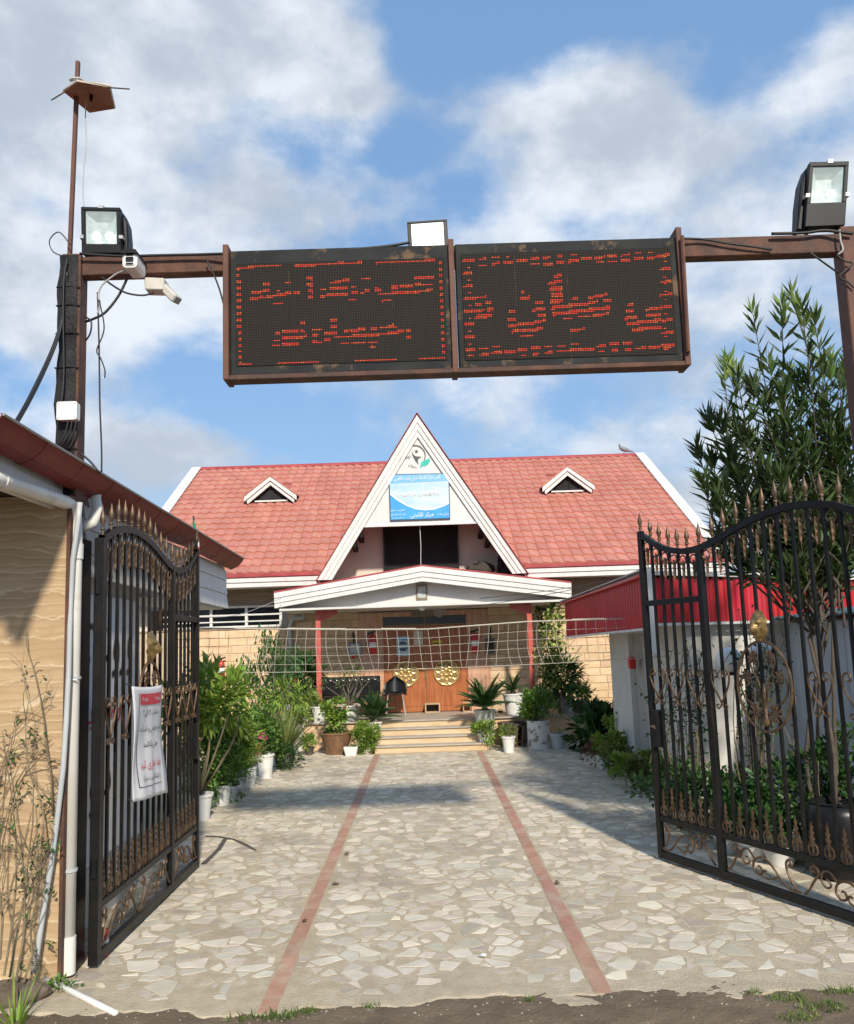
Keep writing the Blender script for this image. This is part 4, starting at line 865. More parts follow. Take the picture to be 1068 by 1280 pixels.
def make_gate(label, hinge, free):
    h = Vector(hinge); f = Vector(free); W = (f-h).length; ang = math.atan2(f.y-h.y, f.x-h.x)
    g = thing('iron_gate', label, 'gate', (h.x, h.y, 0), 'pair of open iron gate leaves', rotz=ang)
    K = dict(parent=g, local=True); US = 1.60
    MB().box(-.045, .035, -.03, .03, .02, smooth_top(0)).build('stile', m_gate, bevel=.004, **K)
    MB().box(US-.032, US+.032, -.025, .025, .02, smooth_top(US)).build('stile', m_gate, bevel=.004, **K)
    MB().box(W-.05, W, -.025, .025, .02, smooth_top(W)+.02).build('stile', m_gate, bevel=.004, **K)
    us = np.linspace(0.0, W-.01, 40)
    rows = [[(u, s*.022, smooth_top(u)+dz) for s, dz in ((-1, -.03), (1, -.03), (1, .022), (-1, .022), (-1, -.03))] for u in us]
    MB().quadstrip(rows).build('top_rail', m_gate, **K)
    MB().box(.03, W-.05, -.02, .02, .34, .385).build('middle_rail', m_gate, bevel=.004, **K)
    MB().box(.03, W-.05, -.024, .024, .025, .085).build('bottom_rail', m_gate, bevel=.004, **K)
    MB().box(US+.03, W-.05, -.02, .02, 2.22, 2.27).build('wicket_rail', m_gate, bevel=.004, **K)
    bars = [.03+i*(US-.06)/11 for i in range(1, 11)]+[US+.03+i*(W-US-.08)/6 for i in range(1, 6)]
    for u in bars:
        MB().box(u-.0105, u+.0105, -.0105, .0105, .385, smooth_top(u)-.02).build('bar', m_gate, **K)
    # spear finials
    bm_ = MB(); bm_.lathe([(.010, 0), (.010, .03), (.017, .037), (.017, .045), (.010, .055), (.013, .075), (.022, .10), (.017, .13), (.008, .165), (.001, .20)], 8)
    bm_.tube([(-.02, 0, .052), (0, 0, .052), (.02, 0, .052)], .006, 5)
    pr_ = bm_.build('spear_finial', m_cast, smooth='auto'); fin = hide_proto(pr_)
    for u in bars+[0.02, US, W-.025]:
        o = bpy.data.objects.new('spear_finial', fin); COL.objects.link(o); o.parent = g; o.location = (u, 0, smooth_top(u)+.018); o.scale = (1, 1, random.uniform(.92, 1.05)); o.rotation_euler = (random.uniform(-.03, .03), random.uniform(-.03, .03), 0)
    # ring and leaf drops under the top rail, leaf cups on the middle rail
    def drop_mesh():
        b = MB(); b.tube([(.042*math.cos(a), 0, -.055+.042*math.sin(a)) for a in np.linspace(-1.2, PI+1.2, 16)], .007, 5)
        for k in range(3):
            z = -.085-.05*k; w = .034-.007*k
            for s in (-1, 1): b.add([(0, -.012, z), (s*w, .0, z+.02), (s*w*.5, .008, z-.035), (0, -.012, z-.05), (0, .012, z-.02)], [(0, 1, 2), (0, 2, 3), (1, 4, 2), (2, 4, 3), (0, 4, 1)])
        b.tube([(0, 0, -.06), (0, 0, -.26)], [.009, .004], 5)
        return hide_proto(b.build('leaf_drop', m_cast))
    def cup_mesh():
        b = MB(); b.tube([(.042*math.cos(a), 0, .05+.045*math.sin(a)) for a in np.linspace(PI*.35, PI*2.65, 18)], .008, 5)
        for k in range(4):
            z = .06+.042*k; w = .036-.006*k
            for s in (-1, 1): b.add([(0, -.012, z), (s*w, -.004, z+.032), (s*w*.45, .008, z+.012), (0, -.010, z+.05), (0, .012, z+.02)], [(0, 1, 2), (0, 3, 1), (1, 4, 2), (1, 3, 4), (0, 2, 4)])
        b.tube([(0, 0, .02), (0, 0, .245)], [.011, .003], 5)
        return hide_proto(b.build('leaf_cup', m_cast))
    dm, cm = drop_mesh(), cup_mesh()
    edges = sorted([0.03]+bars+[US, W-.05]); mids = [(a+b)/2 for a, b in zip(edges[:-1], edges[1:]) if b-a > .07]
    for u in mids:
        for me, z, nme in ((dm, smooth_top(u)-.03, 'leaf_drop'), (cm, .387, 'leaf_cup')):
            o = bpy.data.objects.new(nme, me); COL.objects.link(o); o.parent = g; o.location = (u, -.004, z); o.scale = (random.uniform(.94, 1.06), 1, random.uniform(.95, 1.05))
    # heart scrolls at waist height
    def heart(uc):
        for s in (-1, 1):
            P = [(uc+s*p[0], -.016, 1.40+p[2]) for p in [(.0, 0, .0), (.03, 0, .05), (.075, 0, .12), (.10, 0, .18), (.10, 0, .225), (.078, 0, .255), (.048, 0, .258), (.030, 0, .235), (.034, 0, .210), (.055, 0, .205), (.066, 0, .222)]]
            MB().tube(spline(P, 3), .008, 5).build('heart_scroll', m_cast, **K)
            Q = [(uc+s*p[0], -.016, 1.40+p[2]) for p in [(.0, 0, .0), (.02, 0, -.03), (.045, 0, -.042), (.06, 0, -.025), (.05, 0, -.008), (.036, 0, -.014)]]
            MB().tube(spline(Q, 3), .007, 5).build('heart_scroll', m_cast, **K)
    for uc in (.17, .46, 1.45, US+.14, US+.40, US+.64): heart(uc)
    # oval medallion with a vase of scrolls, lion mask above it
    oc, oz = .98, 1.55
    MB().tube([(oc+.27*math.cos(a), -.02, oz+.335*math.sin(a)) for a in np.linspace(0, 2*PI, 37)], .011, 6, cap=False).build('oval_ring', m_cast, **K)
    for s in (-1, 1):
        MB().tube(spline([(oc+s*x, -.022, oz+z) for x, z in ((.0, -.28), (.05, -.2), (.12, -.14), (.19, -.10), (.235, -.02), (.22, .05), (.17, .06), (.15, .02), (.175, -.005))], 3), .008, 5).build('vine_scroll', m_cast, **K)
        MB().tube(spline([(oc+s*x, -.022, oz+z) for x, z in ((.0, -.2), (.03, -.08), (.05, .03), (.10, .11), (.13, .19), (.10, .245), (.065, .23), (.07, .195))], 3), .007, 5).build('vine_scroll', m_cast, **K)
        for (fx, fz, fr) in ((.085, .215, .05), (.16, .07, .045), (.10, -.20, .065)):
            b = MB()
            for k in range(7):
                a = 2*PI*k/7; b.add([(oc+s*fx, -.03, oz+fz), (oc+s*fx+fr*math.cos(a-.3), -.022, oz+fz+fr*math.sin(a-.3)), (oc+s*fx+fr*1.1*math.cos(a), -.03, oz+fz+fr*1.1*math.sin(a)), (oc+s*fx+fr*math.cos(a+.3), -.022, oz+fz+fr*math.sin(a+.3))], [(0, 1, 2), (0, 2, 3)])
            bm2 = b.build('flower_casting', m_cast, **K); bm2.modifiers.new('t', 'SOLIDIFY').thickness = .006
    MB().lathe([(.015, -.30), (.035, -.27), (.02, -.22), (.012, -.1), (.02, -.06), (.008, .02)], 10, (oc, -.02, oz)).build('stem_casting', m_cast, smooth=True, **K)
    # lion mask: domed shield with a raised muzzle, brow and mane
    rows = []; nn = 44; rings = 16
    for i in range(rings):
        t = i/(rings-1); r = []
        for j in range(nn):
            a = 2*PI*j/nn; rr = (1-t)*(1+.05*math.cos(9*a)*(1-t))
            x = .085*rr*math.cos(a); z = .115*rr*math.sin(a)*(1.15 if math.sin(a) < 0 else 1.0)
            d = .05*(1-rr*rr)+.045*math.exp(-((x/.03)**2+((z+.03)/.035)**2))+.018*math.exp(-(((abs(x)-.035)/.016)**2+((z-.025)/.016)**2))-.016*math.exp(-(((abs(x)-.033)/.011)**2+((z-.003)/.010)**2))+.016*math.cos(11*a)*max(0, rr-.5)*(1-rr)*4-.012*math.exp(-((x/.028)**2+((z+.062)/.008)**2))+.012*math.exp(-((x/.012)**2+((z-.02)/.03)**2))
            r.append((oc+.0+x, -.02-d, 2.005+z))
        rows.append(r+[r[0]])
    MB().quadstrip(rows).build('lion_mask', m_brass, smooth=True, **K)
    # scrollwork panel at the foot
    def foot(u0, u1, flip):
        n = 2 if u1-u0 > 1 else 1; w = (u1-u0)/n
        for k in range(n):
            a = u0+k*w
            for pts, r in (([(0, .02), (.05, .05), (.11, .13), (.12, .20), (.09, .23), (.065, .205), (.08, .18), (.10, .19)], .009),
                           ([(0, .02), (.12, .03), (.2, .09), (.28, .16), (.36, .19), (.44, .16), (.46, .10), (.42, .06), (.375, .075), (.38, .11), (.41, .12)], .009),
                           ([(.2, .09), (.26, .06), (.32, .045), (.36, .07), (.35, .10), (.325, .095)], .008),
                           ([(.44, .16), (.5, .22), (.56, .21), (.58, .15), (.54, .11), (.50, .13), (.51, .16), (.535, .165)], .008),
                           ([(.56, .21), (.64, .14), (.70, .06), (.75, .02)], .009),
                           ([(.62, .16), (.60, .20), (.63, .235), (.67, .22), (.665, .19), (.645, .195)], .008)):
                P = [((a+(w-.02)*x/.76) if not flip else (a+w-(w-.02)*x/.76), -.012, .088+z) for x, z in pts]
                MB().tube(spline(P, 4), r, 5).build('foot_scroll', m_cast, **K)
    foot(.04, US-.04, False); foot(US+.04, W-.06, True)
    lock = MB().box(W-.13, W-.05, -.035, .035, .98, 1.30).build('lock_box', m_gate, bevel=.006, **K)
    MB().tube([(W-.09, -.04, 1.16), (W-.09, -.075, 1.16), (W-.15, -.075, 1.15)], .010, 6).build('handle', m_cast, **K)
    for z in (.55, 2.35): MB().tube([(-.045, 0, z), (-.045, 0, z+.12)], .02, 8).build('hinge', m_gate, **K)
    return g
make_gate('open black iron gate leaf on the left with a white notice tied on', (-2.145, 5.70), (-2.141, 8.11))
make_gate('open black iron gate leaf on the right below the oleander', (2.93, 5.60), (2.009, 7.81)).scale = (1, -1, 1)   # castings face the drive
MB().box(-2.33, -2.24, 5.62, 5.78, -.05, 2.72).build('gate_post', m_gate, gw, bevel=.005)
# ------------------------------------------------------------------ fittings on the gateway
m_hous = mat('black_lamp_housing', (0.005, 0.005, 0.005), (0.009, 0.009, 0.009), spec=.3, rough=0.45, scale=6)
m_alu = mat('aluminium', (0.42, 0.42, 0.41), rough=0.45, metal=0.8)
m_refl = mat('lit_reflector', (0.26, 0.30, 0.29), (0.14, 0.17, 0.165), rough=0.3, scale=16, emit=(0.74, 0.86, 0.83), estr=0.34)
m_bulb = mat('lit_lamp', (0.8, 0.8, 0.8), rough=0.3, emit=(0.95, 1.0, 0.98), estr=1.3)
m_ledlit = mat('lit_led_floodlight', (0.8, 0.8, 0.8), rough=0.3, emit=(0.93, 1.0, 0.97), estr=1.25)
def floodlight(label, corners, Y, side, chin, led_=False):
    """corners: photo corners of the front frame TL, TR, BR, BL"""
    tl, tr, br, bl = [A(*p, Y) for p in corners]
    f = thing('floodlight', label, 'floodlight', ((bl.x+br.x)/2, Y, bl.z), 'floodlights on the gateway')
    def q(u, v, y): p = tl.lerp(tr, u).lerp(bl.lerp(br, u), v); return Vector((p.x, Y+y, p.z))
    g0, g1, h0, h1 = (.10, .90, .07, 1-chin)
    fr = MB()
    for (a, b, c, d) in ((0, 1, 0, h0), (0, 1, h1, 1), (0, g0, h0, h1), (g1, 1, h0, h1)):
        fr.hexa([q(a, d, .03), q(b, d, .03), q(b, d, .0), q(a, d, .0), q(a, c, .03), q(b, c, .03), q(b, c, .0), q(a, c, .0)])
    fr.build('frame', m_hous, f, bevel=.003)
    if led_:
        MB().hexa([q(g0, h1, .03), q(g1, h1, .03), q(g1, h1, .012), q(g0, h1, .012), q(g0, h0, .03), q(g1, h0, .03), q(g1, h0, .012), q(g0, h0, .012)]).build('lit_panel', m_ledlit, f)
        MB().hexa([q(.02, .98, .09), q(.98, .98, .09), q(.98, .98, .03), q(.02, .98, .03), q(.02, .02, .09), q(.98, .02, .09), q(.98, .02, .03), q(.02, .02, .03)]).build('housing', m_hous, f)
    else:
        bt_ = MB()          # reflector bowl
        bt_.add([q(g0, h0, .02), q(g1, h0, .02), q(g1, h1, .02), q(g0, h1, .02), q(.3, .2, .075), q(.7, .2, .075), q(.7, .75*h1, .075), q(.3, .75*h1, .075)], [(0, 1, 5, 4), (1, 2, 6, 5), (2, 3, 7, 6), (3, 0, 4, 7), (4, 5, 6, 7)])
        bt_.build('reflector', m_refl, f)
        for u in (.33, .66): MB().lathe([(.002, -.032), (.022, -.022), (.03, 0), (.022, .022), (.002, .032)], 12, q(u, h1*.72, .045)).build('bulb', m_bulb, f, smooth=True)
        hq = MB(); hq.add([q(0, 1, .03), q(1, 1, .03), q(1, 0, .03), q(0, 0, .03), q(0, 1, .10), q(1, 1, .10), q(.95, .06, .15), q(.05, .06, .15)], [(0, 1, 5, 4), (1, 2, 6, 5), (2, 3, 7, 6), (3, 0, 4, 7), (4, 5, 6, 7)]); hq.build('housing', m_hous, f)
        sx = 1.0 if side > 0 else 0.0
        MB().prism([q(sx, .02, .05), q(sx+side*.10, .25, .06), q(sx+side*.13, .6, .06), q(sx+side*.12, .98, .05), q(sx, 1, .05)], (0, .10, 0)).build('housing_side', m_hous, f, bevel=.006)
        for u in (0, 1): MB().hexa([q(u-.04, h1*.86, .035), q(u+.06, h1*.86, .035), q(u+.06, h1*.86, -.004), q(u-.04, h1*.86, -.004), q(u-.04, h1*.77, .035), q(u+.06, h1*.77, .035), q(u+.06, h1*.77, -.004), q(u-.04, h1*.77, -.004)]).build('clip', m_alu, f)
        MB().hexa([q(.45, .03, .02), q(.58, .03, .02), q(.58, .03, -.006), q(.45, .03, -.006), q(.45, -.03, .02), q(.58, -.03, .02), q(.58, -.03, -.006), q(.45, -.03, -.006)]).build('clip', m_alu, f)
    MB().bar(q(.12, 1.0, .05), q(.12, 1.14, .06), .02, .02).bar(q(.88, 1.0, .05), q(.88, 1.14, .06), .02, .02).bar(q(.1, 1.14, .06), q(.9, 1.14, .06), .02, .02).build('bracket', m_hous, f)
    return f
floodlight('large lit floodlight on the beam end above the left gate post', [(101, 258), (150, 259), (151, 316), (102, 316)], 5.60, 1, .20)
floodlight('small square floodlight glowing white above the middle of the LED sign', [(509, 277), (559, 273.5), (561, 309), (511, 313)], 5.56, 1, .06, True)
floodlight('tall lit floodlight standing above the right gate post', [(1013, 202), (1062, 201), (1057, 281), (1007, 283)], 5.62, -1, .36)
# security cameras
m_cam = mat('white_camera_shell', (0.72, 0.72, 0.70), (0.78, 0.78, 0.76), rough=0.35, scale=4)
cc = thing('security_camera', 'white bullet security camera with a black square front on the beam', 'camera', A(166, 332, 5.45))
c = A(162.5, 324.5, 5.42)
def rrect(cx, cz, w, h, r, Y, n=4):
    P = []
    for (sx, sz, a0) in ((1, 1, 0), (-1, 1, PI/2), (-1, -1, PI), (1, -1, 3*PI/2)):
        for i in range(n+1):
            a = a0+PI/2*i/n; P.append((cx+sx*(w/2-r)+r*math.cos(a), Y, cz+sz*(h/2-r)+r*math.sin(a)))
    return P
MB().prism(rrect(c.x, c.z, .098, .108, .026, 5.42), (0, .17, 0)).build('shell', m_cam, cc, smooth='auto')
MB().prism(rrect(c.x, c.z, .074, .084, .018, 5.414), (0, .008, 0)).build('front_plate', m_cam, cc)
MB().prism(rrect(c.x, c.z+.0, .052, .034, .006, 5.410), (0, .006, 0)).build('lens_window', m_black, cc)
for dz in (.031, -.031): MB().prism(rrect(c.x, c.z+dz, .05, .012, .005, 5.410), (0, .006, 0)).build('infrared_strip', m_black, cc)
MB().prism([(p[0], 5.395, p[2]+.006) for p in rrect(c.x, c.z, .112, .118, .028, 0)][0:10], (0, .2, 0)).build('sun_shield', m_hous, cc)
c2 = A(173, 337, 5.52); MB().tube([(c.x+.01, 5.53, c.z-.03), (c2.x-.01, 5.54, c2.z+.0), (c2.x, 5.58, c2.z)], [.02, .026, .026], 10).build('arm', m_cam, cc, smooth=True)
MB().lathe([(.038, 0), (.04, .012), (.03, .02)], 14, (0, 0, 0)).build('base', m_cam, cc).matrix_local = Matrix.Translation(Vector((c2.x, 5.615, c2.z))-origin(cc)) @ Matrix.Rotation(PI/2, 4, 'X')
c3 = thing('security_camera', 'beige box camera angled downward under the beam', 'camera', A(195, 347, 5.6)); m_beige = mat('weathered_beige', (.50, .48, .42), (.58, .56, .50), rough=.5, scale=6)
MB().prism([A(180, 346, 5.60), A(205.5, 347, 5.60), A(204.5, 362, 5.60), A(181, 361.5, 5.60)], (0, .11, 0)).build('mount_box', m_beige, c3, bevel=.006)
MB().bar(A(203, 357, 5.655), A(221, 375, 5.60), .065, .055).build('camera_body', m_beige, c3, bevel=.008)
MB().bar(A(218.3, 372.3, 5.609), A(222, 376, 5.598), .055, .045).build('lens_front', m_alu, c3)
# junction box on the left post
jb = thing('junction_box', 'white electrical junction box on the black wrapped left post', 'electrical box', A(87, 527, 5.55))
p = A(87, 515.5, 5.56)
MB().prism(rrect(p.x, p.z, .128, .118, .01, 5.52), (0, .06, 0)).build('case', m_cam, jb, bevel=.004)
MB().prism(rrect(p.x, p.z, .134, .124, .012, 5.512), (0, .012, 0)).build('lid', m_cam, jb)
for dx in (-.055, .055):
    for dz in (-.05, .05): MB().tube([(p.x+dx, 5.509, p.z+dz), (p.x+dx, 5.515, p.z+dz)], .005, 6).build('screw', m_greypipe, jb)
# cables
m_cable = mat('black_cable', (0.012, 0.012, 0.013), rough=0.5); m_gcable = mat('grey_cable', (0.38, 0.38, 0.36), rough=0.5)
def cable(label, px, r=.007, m=None, group='cables on the gateway'):
    P = spline([A(*p) for p in px]); mid = P[len(P)//2]
    o = MB().tube(P, r, 6).build('cable', m or m_cable, None, smooth=True, loc=mid); return tag(o, label, 'cable', group)
cable('twin black power cable leaving the left post toward the lower left', [(-30, 590, 4.4), (18, 530, 5.0), (48, 475, 5.3), (70, 425, 5.5), (80, 385, 5.6), (84, 340, 5.57)], .012)
cable('thin black cable beside the power line left of the post', [(-30, 605, 4.4), (20, 532, 5.0), (50, 477, 5.3), (73, 422, 5.5), (81, 380, 5.57)], .007)
cable('black cable looping along the left edge of the wrapped post', [(84, 322, 5.55), (80, 350, 5.54), (79, 400, 5.54), (80, 460, 5.54), (77, 500, 5.53), (70, 505, 5.53), (72, 516, 5.53), (75, 522, 5.53)], .006)
cable('black cable arcing from the beam to the left post', [(159, 348, 5.58), (148, 370, 5.57), (132, 390, 5.56), (118, 398, 5.56), (107, 402, 5.58)], .009)
cable('black cable sagging between two cameras under the beam', [(127, 346, 5.56), (140, 356, 5.55), (158, 366, 5.55), (178, 369, 5.56), (192, 366, 5.6)], .007)
cable('thin grey cable falling from the white camera below the beam', [(160, 337, 5.5), (148, 341, 5.54), (140, 346, 5.55), (128, 356, 5.55), (123, 368, 5.55), (125, 380, 5.55), (122, 392, 5.55)], .006, m_gcable)
cable('long dark cable hanging from the beam down to the gutter', [(122, 365, 5.56), (123, 400, 5.56), (124, 440, 5.56), (124.5, 480, 5.56), (125, 510, 5.56), (127, 560, 5.56), (127, 590, 5.56)], .0055)
cable('wavy dark cable tangle hanging beside the left post', [(124, 375, 5.54), (130, 405, 5.54), (128, 420, 5.54), (121, 438, 5.54), (126, 448, 5.54), (131, 462, 5.54), (131, 472, 5.54)], .0045)
cable('small dark cable loop at the right side of the left post', [(107, 396, 5.55), (114, 402, 5.54), (113, 416, 5.54), (107, 426, 5.56)], .006)
cable('short black cable between the left post and the gutter', [(100, 566, 5.56), (112, 576, 5.56), (122, 588, 5.57), (126, 592, 5.58)], .007)
cable('black cable laid along the top of the beam to the sign', [(100, 317, 5.56), (150, 320, 5.57), (200, 319, 5.57), (250, 318, 5.57), (285, 317, 5.55), (340, 316, 5.54), (420, 313, 5.53), (480, 308, 5.53), (512, 303, 5.56)], .010)
cable('black cable slanting along the beam right of the sign', [(852, 298, 5.57), (880, 299, 5.58), (910, 304, 5.58), (940, 308, 5.58), (965, 312, 5.59)], .008)
cable('black cable bundle over the right end of the beam', [(965, 292, 5.57), (1005, 291, 5.57), (1030, 288, 5.57), (1050, 290, 5.56), (1066, 292, 5.56)], .011)
cable('black cable drooping from the beam to the right post', [(1012, 315, 5.57), (1030, 328, 5.56), (1048, 341, 5.57)], .007)
cable('thin black cable slanting from the beam to the sign upright', [(258, 324, 5.56), (266, 340, 5.55), (274, 360, 5.53), (281, 385, 5.5)], .006)
cable('tangled wires wound round the right post', [(1046, 318, 5.57), (1056, 326, 5.56), (1066, 330, 5.56), (1050, 345, 5.57), (1060, 352, 5.57), (1068, 360, 5.57)], .006)
cable('grey twisted wire at the top of the right post', [(1050, 287, 5.56), (1051, 300, 5.56), (1054, 312, 5.56), (1048, 318, 5.57)], .007, m_gcable)
for k, (x, w) in enumerate(((96, 500), (101, 505), (91, 503))):
    cable(('middle', 'right', 'left')[k]+' one of the three black cables fanning out under the junction box', [(x-6, 527, 5.53), (x-9, 540, 5.53), (x-16, 553, 5.53), (x-22, 560, 5.55)], .006, group='cables under the junction box')
cable('curled thin cable loop at the foot of the antenna mast', [(88, 306, 5.6), (74, 290, 5.6), (62, 300, 5.6), (66, 314, 5.6), (80, 320, 5.6), (87, 318, 5.6)], .004)
# antenna mast
m_wood2 = mat('weathered_brown_panel', (0.23, 0.125, 0.065), (0.32, 0.19, 0.11), rough=0.75, scale=6, bump=0.2)
an = thing('antenna_mast', 'thin rusty mast with a square antenna panel above the left post', 'antenna', A(88, 318, 5.66))
MB().bar(A(87, 325, 5.66), A(97.5, 77, 5.66), .026, .026).build('mast', m_rustl, an)
T = [A(80, 113, 5.60), A(97, 101, 5.44), A(137, 107, 5.50), A(143, 134, 5.80), A(112, 139, 5.86)]
ctr = sum(T, Vector())/5+Vector((0, 0, .018))
pb = MB(); pb.add(T+[ctr], [(i, (i+1) % 5, 5) for i in range(5)]); o = pb.build('panel', m_wood2, an); sm = o.modifiers.new('t', 'SOLIDIFY'); sm.thickness = .012
MB().tube(T+[T[0]], .011, 5).build('panel_rim', mat('pale_rim', (.55, .50, .42), (.40, .34, .27), rough=.6, scale=7), an)
MB().tube([A(64, 125, 5.58), A(82, 114, 5.58)], .005, 5).build('rod', m_rust, an); MB().tube([A(134, 109, 5.5), A(162, 111, 5.5)], .005, 5).build('rod', m_rust, an)
MB().tube([ctr, ctr+Vector((0, -.0, -.06))], .012, 6).build('feed', m_black, an)
MB().tube(spline([A(107, 122, 5.66), A(107, 150, 5.64), A(108, 180, 5.62), A(105, 210, 5.62), A(104, 240, 5.62), A(105, 258, 5.62)]), .004, 5).build('feed_cable', m_gcable, an)
MB().tube([A(88, 100, 5.62), A(92, 98, 5.60), A(99, 98, 5.6), (A(103, 100, 5.62))], .012, 6).build('clamp', m_gcable, an)
# notice tied to the left gate
m_cloth = mat('white_banner_cloth', (0.66, 0.66, 0.66), (0.72, 0.72, 0.72), rough=0.75, scale=2.5)
m_inkk = mat('black_print', (0.02, 0.02, 0.02), rough=0.7); m_inkr = mat('red_print', (0.62, 0.05, 0.07), rough=0.7)
bn = thing('hanging_notice', 'white cloth notice with a red header tied to the left gate', 'banner', AX(185, 1000, -2.07))
B4 = [AX(165, 858, -2.07), AX(202, 856, -2.09), AX(206.5, 991, -2.09), AX(168, 1003, -2.07)]
def bp(u, v, off=0.0):
    p = B4[0].lerp(B4[1], u).lerp(B4[3].lerp(B4[2], u), v)
    wv = .010*math.sin(u*9+v*5)*(.3+v)+.012*math.sin(v*7+u*2.2)*(1-abs(u-.5))+.008*math.sin(u*23+v*3)*v
    return Vector((p.x+wv+off, p.y, p.z-.012*math.sin(PI*u)*(1-v)))
MB().quadstrip([[bp(i/14, j/28) for i in range(15)] for j in range(29)]).build('cloth', m_cloth, bn, smooth=True).modifiers.new('t', 'SOLIDIFY').thickness = .003
def btext(s, u, v, w, h, m, nm='lettering'):
    V, Fc = text_geo(s); xs = [p[0] for p in V]; ys = [p[1] for p in V]; x0, x1, y0, y1 = min(xs), max(xs), min(ys), max(ys)
    b = MB(); b.V = [tuple(bp(u+((p[0]-x0)/(x1-x0)-.5)*w, v-((p[1]-y0)/(y1-y0)-.5)*h, .005)) for p in V]; b.F = Fc; b.build(nm, m, bn)
MB().quadstrip([[bp(.20+.72*i/10, .06+.10*j/4, .004) for i in range(11)] for j in range(5)]).build('header', m_inkr, bn)
for (s, u, v, w, h, m) in (('توجه', .78, .11, .18, .055, m_cloth), ('توجه', .36, .11, .2, .055, m_cloth), ('ساعت ۲ الی ۴', .56, .235, .52, .07, m_inkk), ('تایم خاموشی و استراحت', .56, .385, .72, .08, m_inkk),
                             ('می باشد', .57, .52, .42, .07, m_inkk), ('لطفا همکاری کنید', .56, .70, .66, .09, m_inkr), ('با تشکر مدیریت مرکز', .54, .82, .58, .06, m_inkk)): btext(s, u, v, w, h, m)
MB().quadstrip([[bp(.16+.72*i/10, .885+.006*j, .004) for i in range(11)] for j in range(2)]).quadstrip([[bp(.155+.012*j, .06+.83*i/16, .004) for i in range(17)] for j in range(2)]).build('border_line', m_inkk, bn)
for q in (B4[0], B4[1], B4[3]): MB().tube([q, q+Vector((-.05, random.uniform(-.03, .03), .02))], .004, 5).build('tie', m_inkk, bn)
# larger cloth banner on the wall behind the gate
wb = thing('wall_banner', 'large white cloth banner with black and red script behind the left gate', 'banner', (-2.46, 6.8, .6))
def wp(y, z, o=0.0): return Vector((-2.47+.012*math.sin(y*5+z*2)+o, y, z))
Y0, Y1, Z0, Z1 = 5.86, 7.5, .45, 2.40
MB().quadstrip([[wp(Y0+(Y1-Y0)*i/16, Z0+(Z1-Z0)*j/16) for i in range(17)] for j in range(17)]).build('cloth', mat('grey_white_banner', (.70, .71, .72), (.76, .77, .78), rough=.7, scale=2), wb, smooth=True)
for (s, y, z, w, h, m) in (('ورودت', 6.75, 1.98, 1.0, .42, m_inkk), ('رهپویان', 6.55, 1.50, .9, .24, m_inkr), ('نور', 6.45, .98, .8, .4, m_inkk)):
    V, Fc = text_geo(s); xs = [p[0] for p in V]; ys = [p[1] for p in V]; x0, x1, y0, y1 = min(xs), max(xs), min(ys), max(ys)
    b = MB(); b.V = [tuple(wp(y+((p[0]-x0)/(x1-x0)-.5)*w, z+((p[1]-y0)/(y1-y0)-.5)*h, .006)) for p in V]; b.F = Fc; b.build('lettering', m, wb)
MB().quadstrip([[wp(5.88+.3*i/4, 1.28+.02*j+.02*math.sin(i), .006) for i in range(5)] for j in range(2)]).build('teal_stroke', m_teal, wb)
# red tin at the foot of the left gate
tn = thing('red_tin', 'red and white tin can on the ground behind the left gate stile', 'tin', (-2.19, 5.90, 0)); c = AZ(111, 1221)
c = Vector((-2.19, 5.90, 0)); MB().lathe([(.05, 0), (.055, .004), (.055, .16), (.05, .165)], 16, c).build('can', mat('red_tin', (.50, .015, .02), (.58, .03, .035), rough=.35, scale=5), tn, smooth='auto')
MB().lathe([(.0556, .05), (.0558, .052), (.0558, .11), (.0556, .112)], 16, c, cap=False).build('label_band', m_cam, tn)
# small flag at the free end of the left gate
fg = thing('small_flag', 'small furled green white and red flag beyond the left gate top', 'flag', A(243, 690, 8.3))
MB().tube([A(242, 645, 8.3), A(243.5, 760, 8.3)], .008, 6).build('pole', m_gate, fg)
for k, (m_, P) in enumerate(((mat('flag_green', (.02, .22, .12), (.03, .28, .16), rough=.8, scale=8), [(241.5, 648), (245, 657), (248.5, 672), (244, 674), (241, 668)]), (mat('flag_white', (.65, .65, .63), rough=.8), [(241, 668), (244, 674), (248.5, 672), (249, 684), (244, 684)]), (mat('flag_red', (.42, .04, .05), rough=.8), [(244, 684), (249, 684), (249.5, 692), (247, 690)]))):
    MB().prism([A(x, y, 8.28+.02*math.sin(x)) for x, y in P], (0, .012, 0)).build('flag_cloth', m_, fg)

# ------------------------------------------------------------------ volleyball net across the yard
m_net = mat('white_net_cord', (0.42, 0.395, 0.325), (0.48, 0.45, 0.38), rough=0.85, scale=9)
NY = 11.0
nt_ = thing('volleyball_net', 'sagging white volleyball net strung across the yard before the porch', 'net', (0.1, NY, 1.6))
NTOP = [(-2.92, 2.25), (-1.33, 2.178), (0, 2.135), (1.33, 2.19), (2.77, 2.185), (3.18, 2.2)]
def ntop(x):
    for (a, p), (b, q) in zip(NTOP[:-1], NTOP[1:]):
        if a <= x <= b: return p+(q-p)*(x-a)/(b-a)
    return 2.2
def nbot(x): return 1.64+.05*(abs(x)/3)**2
def npt(x, t):
    z = ntop(x)+(nbot(x)-ntop(x))*t
    bow = .05*math.sin(PI*t)*math.sin(x*1.3) + .02*math.sin(x*6)*t
    kink = .05*t**3*(1 if math.sin(x*5+.7) > -.3 else -.5)
    return Vector((x+kink+.02*math.sin(3*t+x*2), NY+bow-.03*t, z))
xs = np.arange(-2.9, 3.16, .128)
for x in xs:
    MB().tube([npt(x, t) for t in np.linspace(0, 1, 9)], .0026, 4, cap=False).build('cord', m_net, nt_)
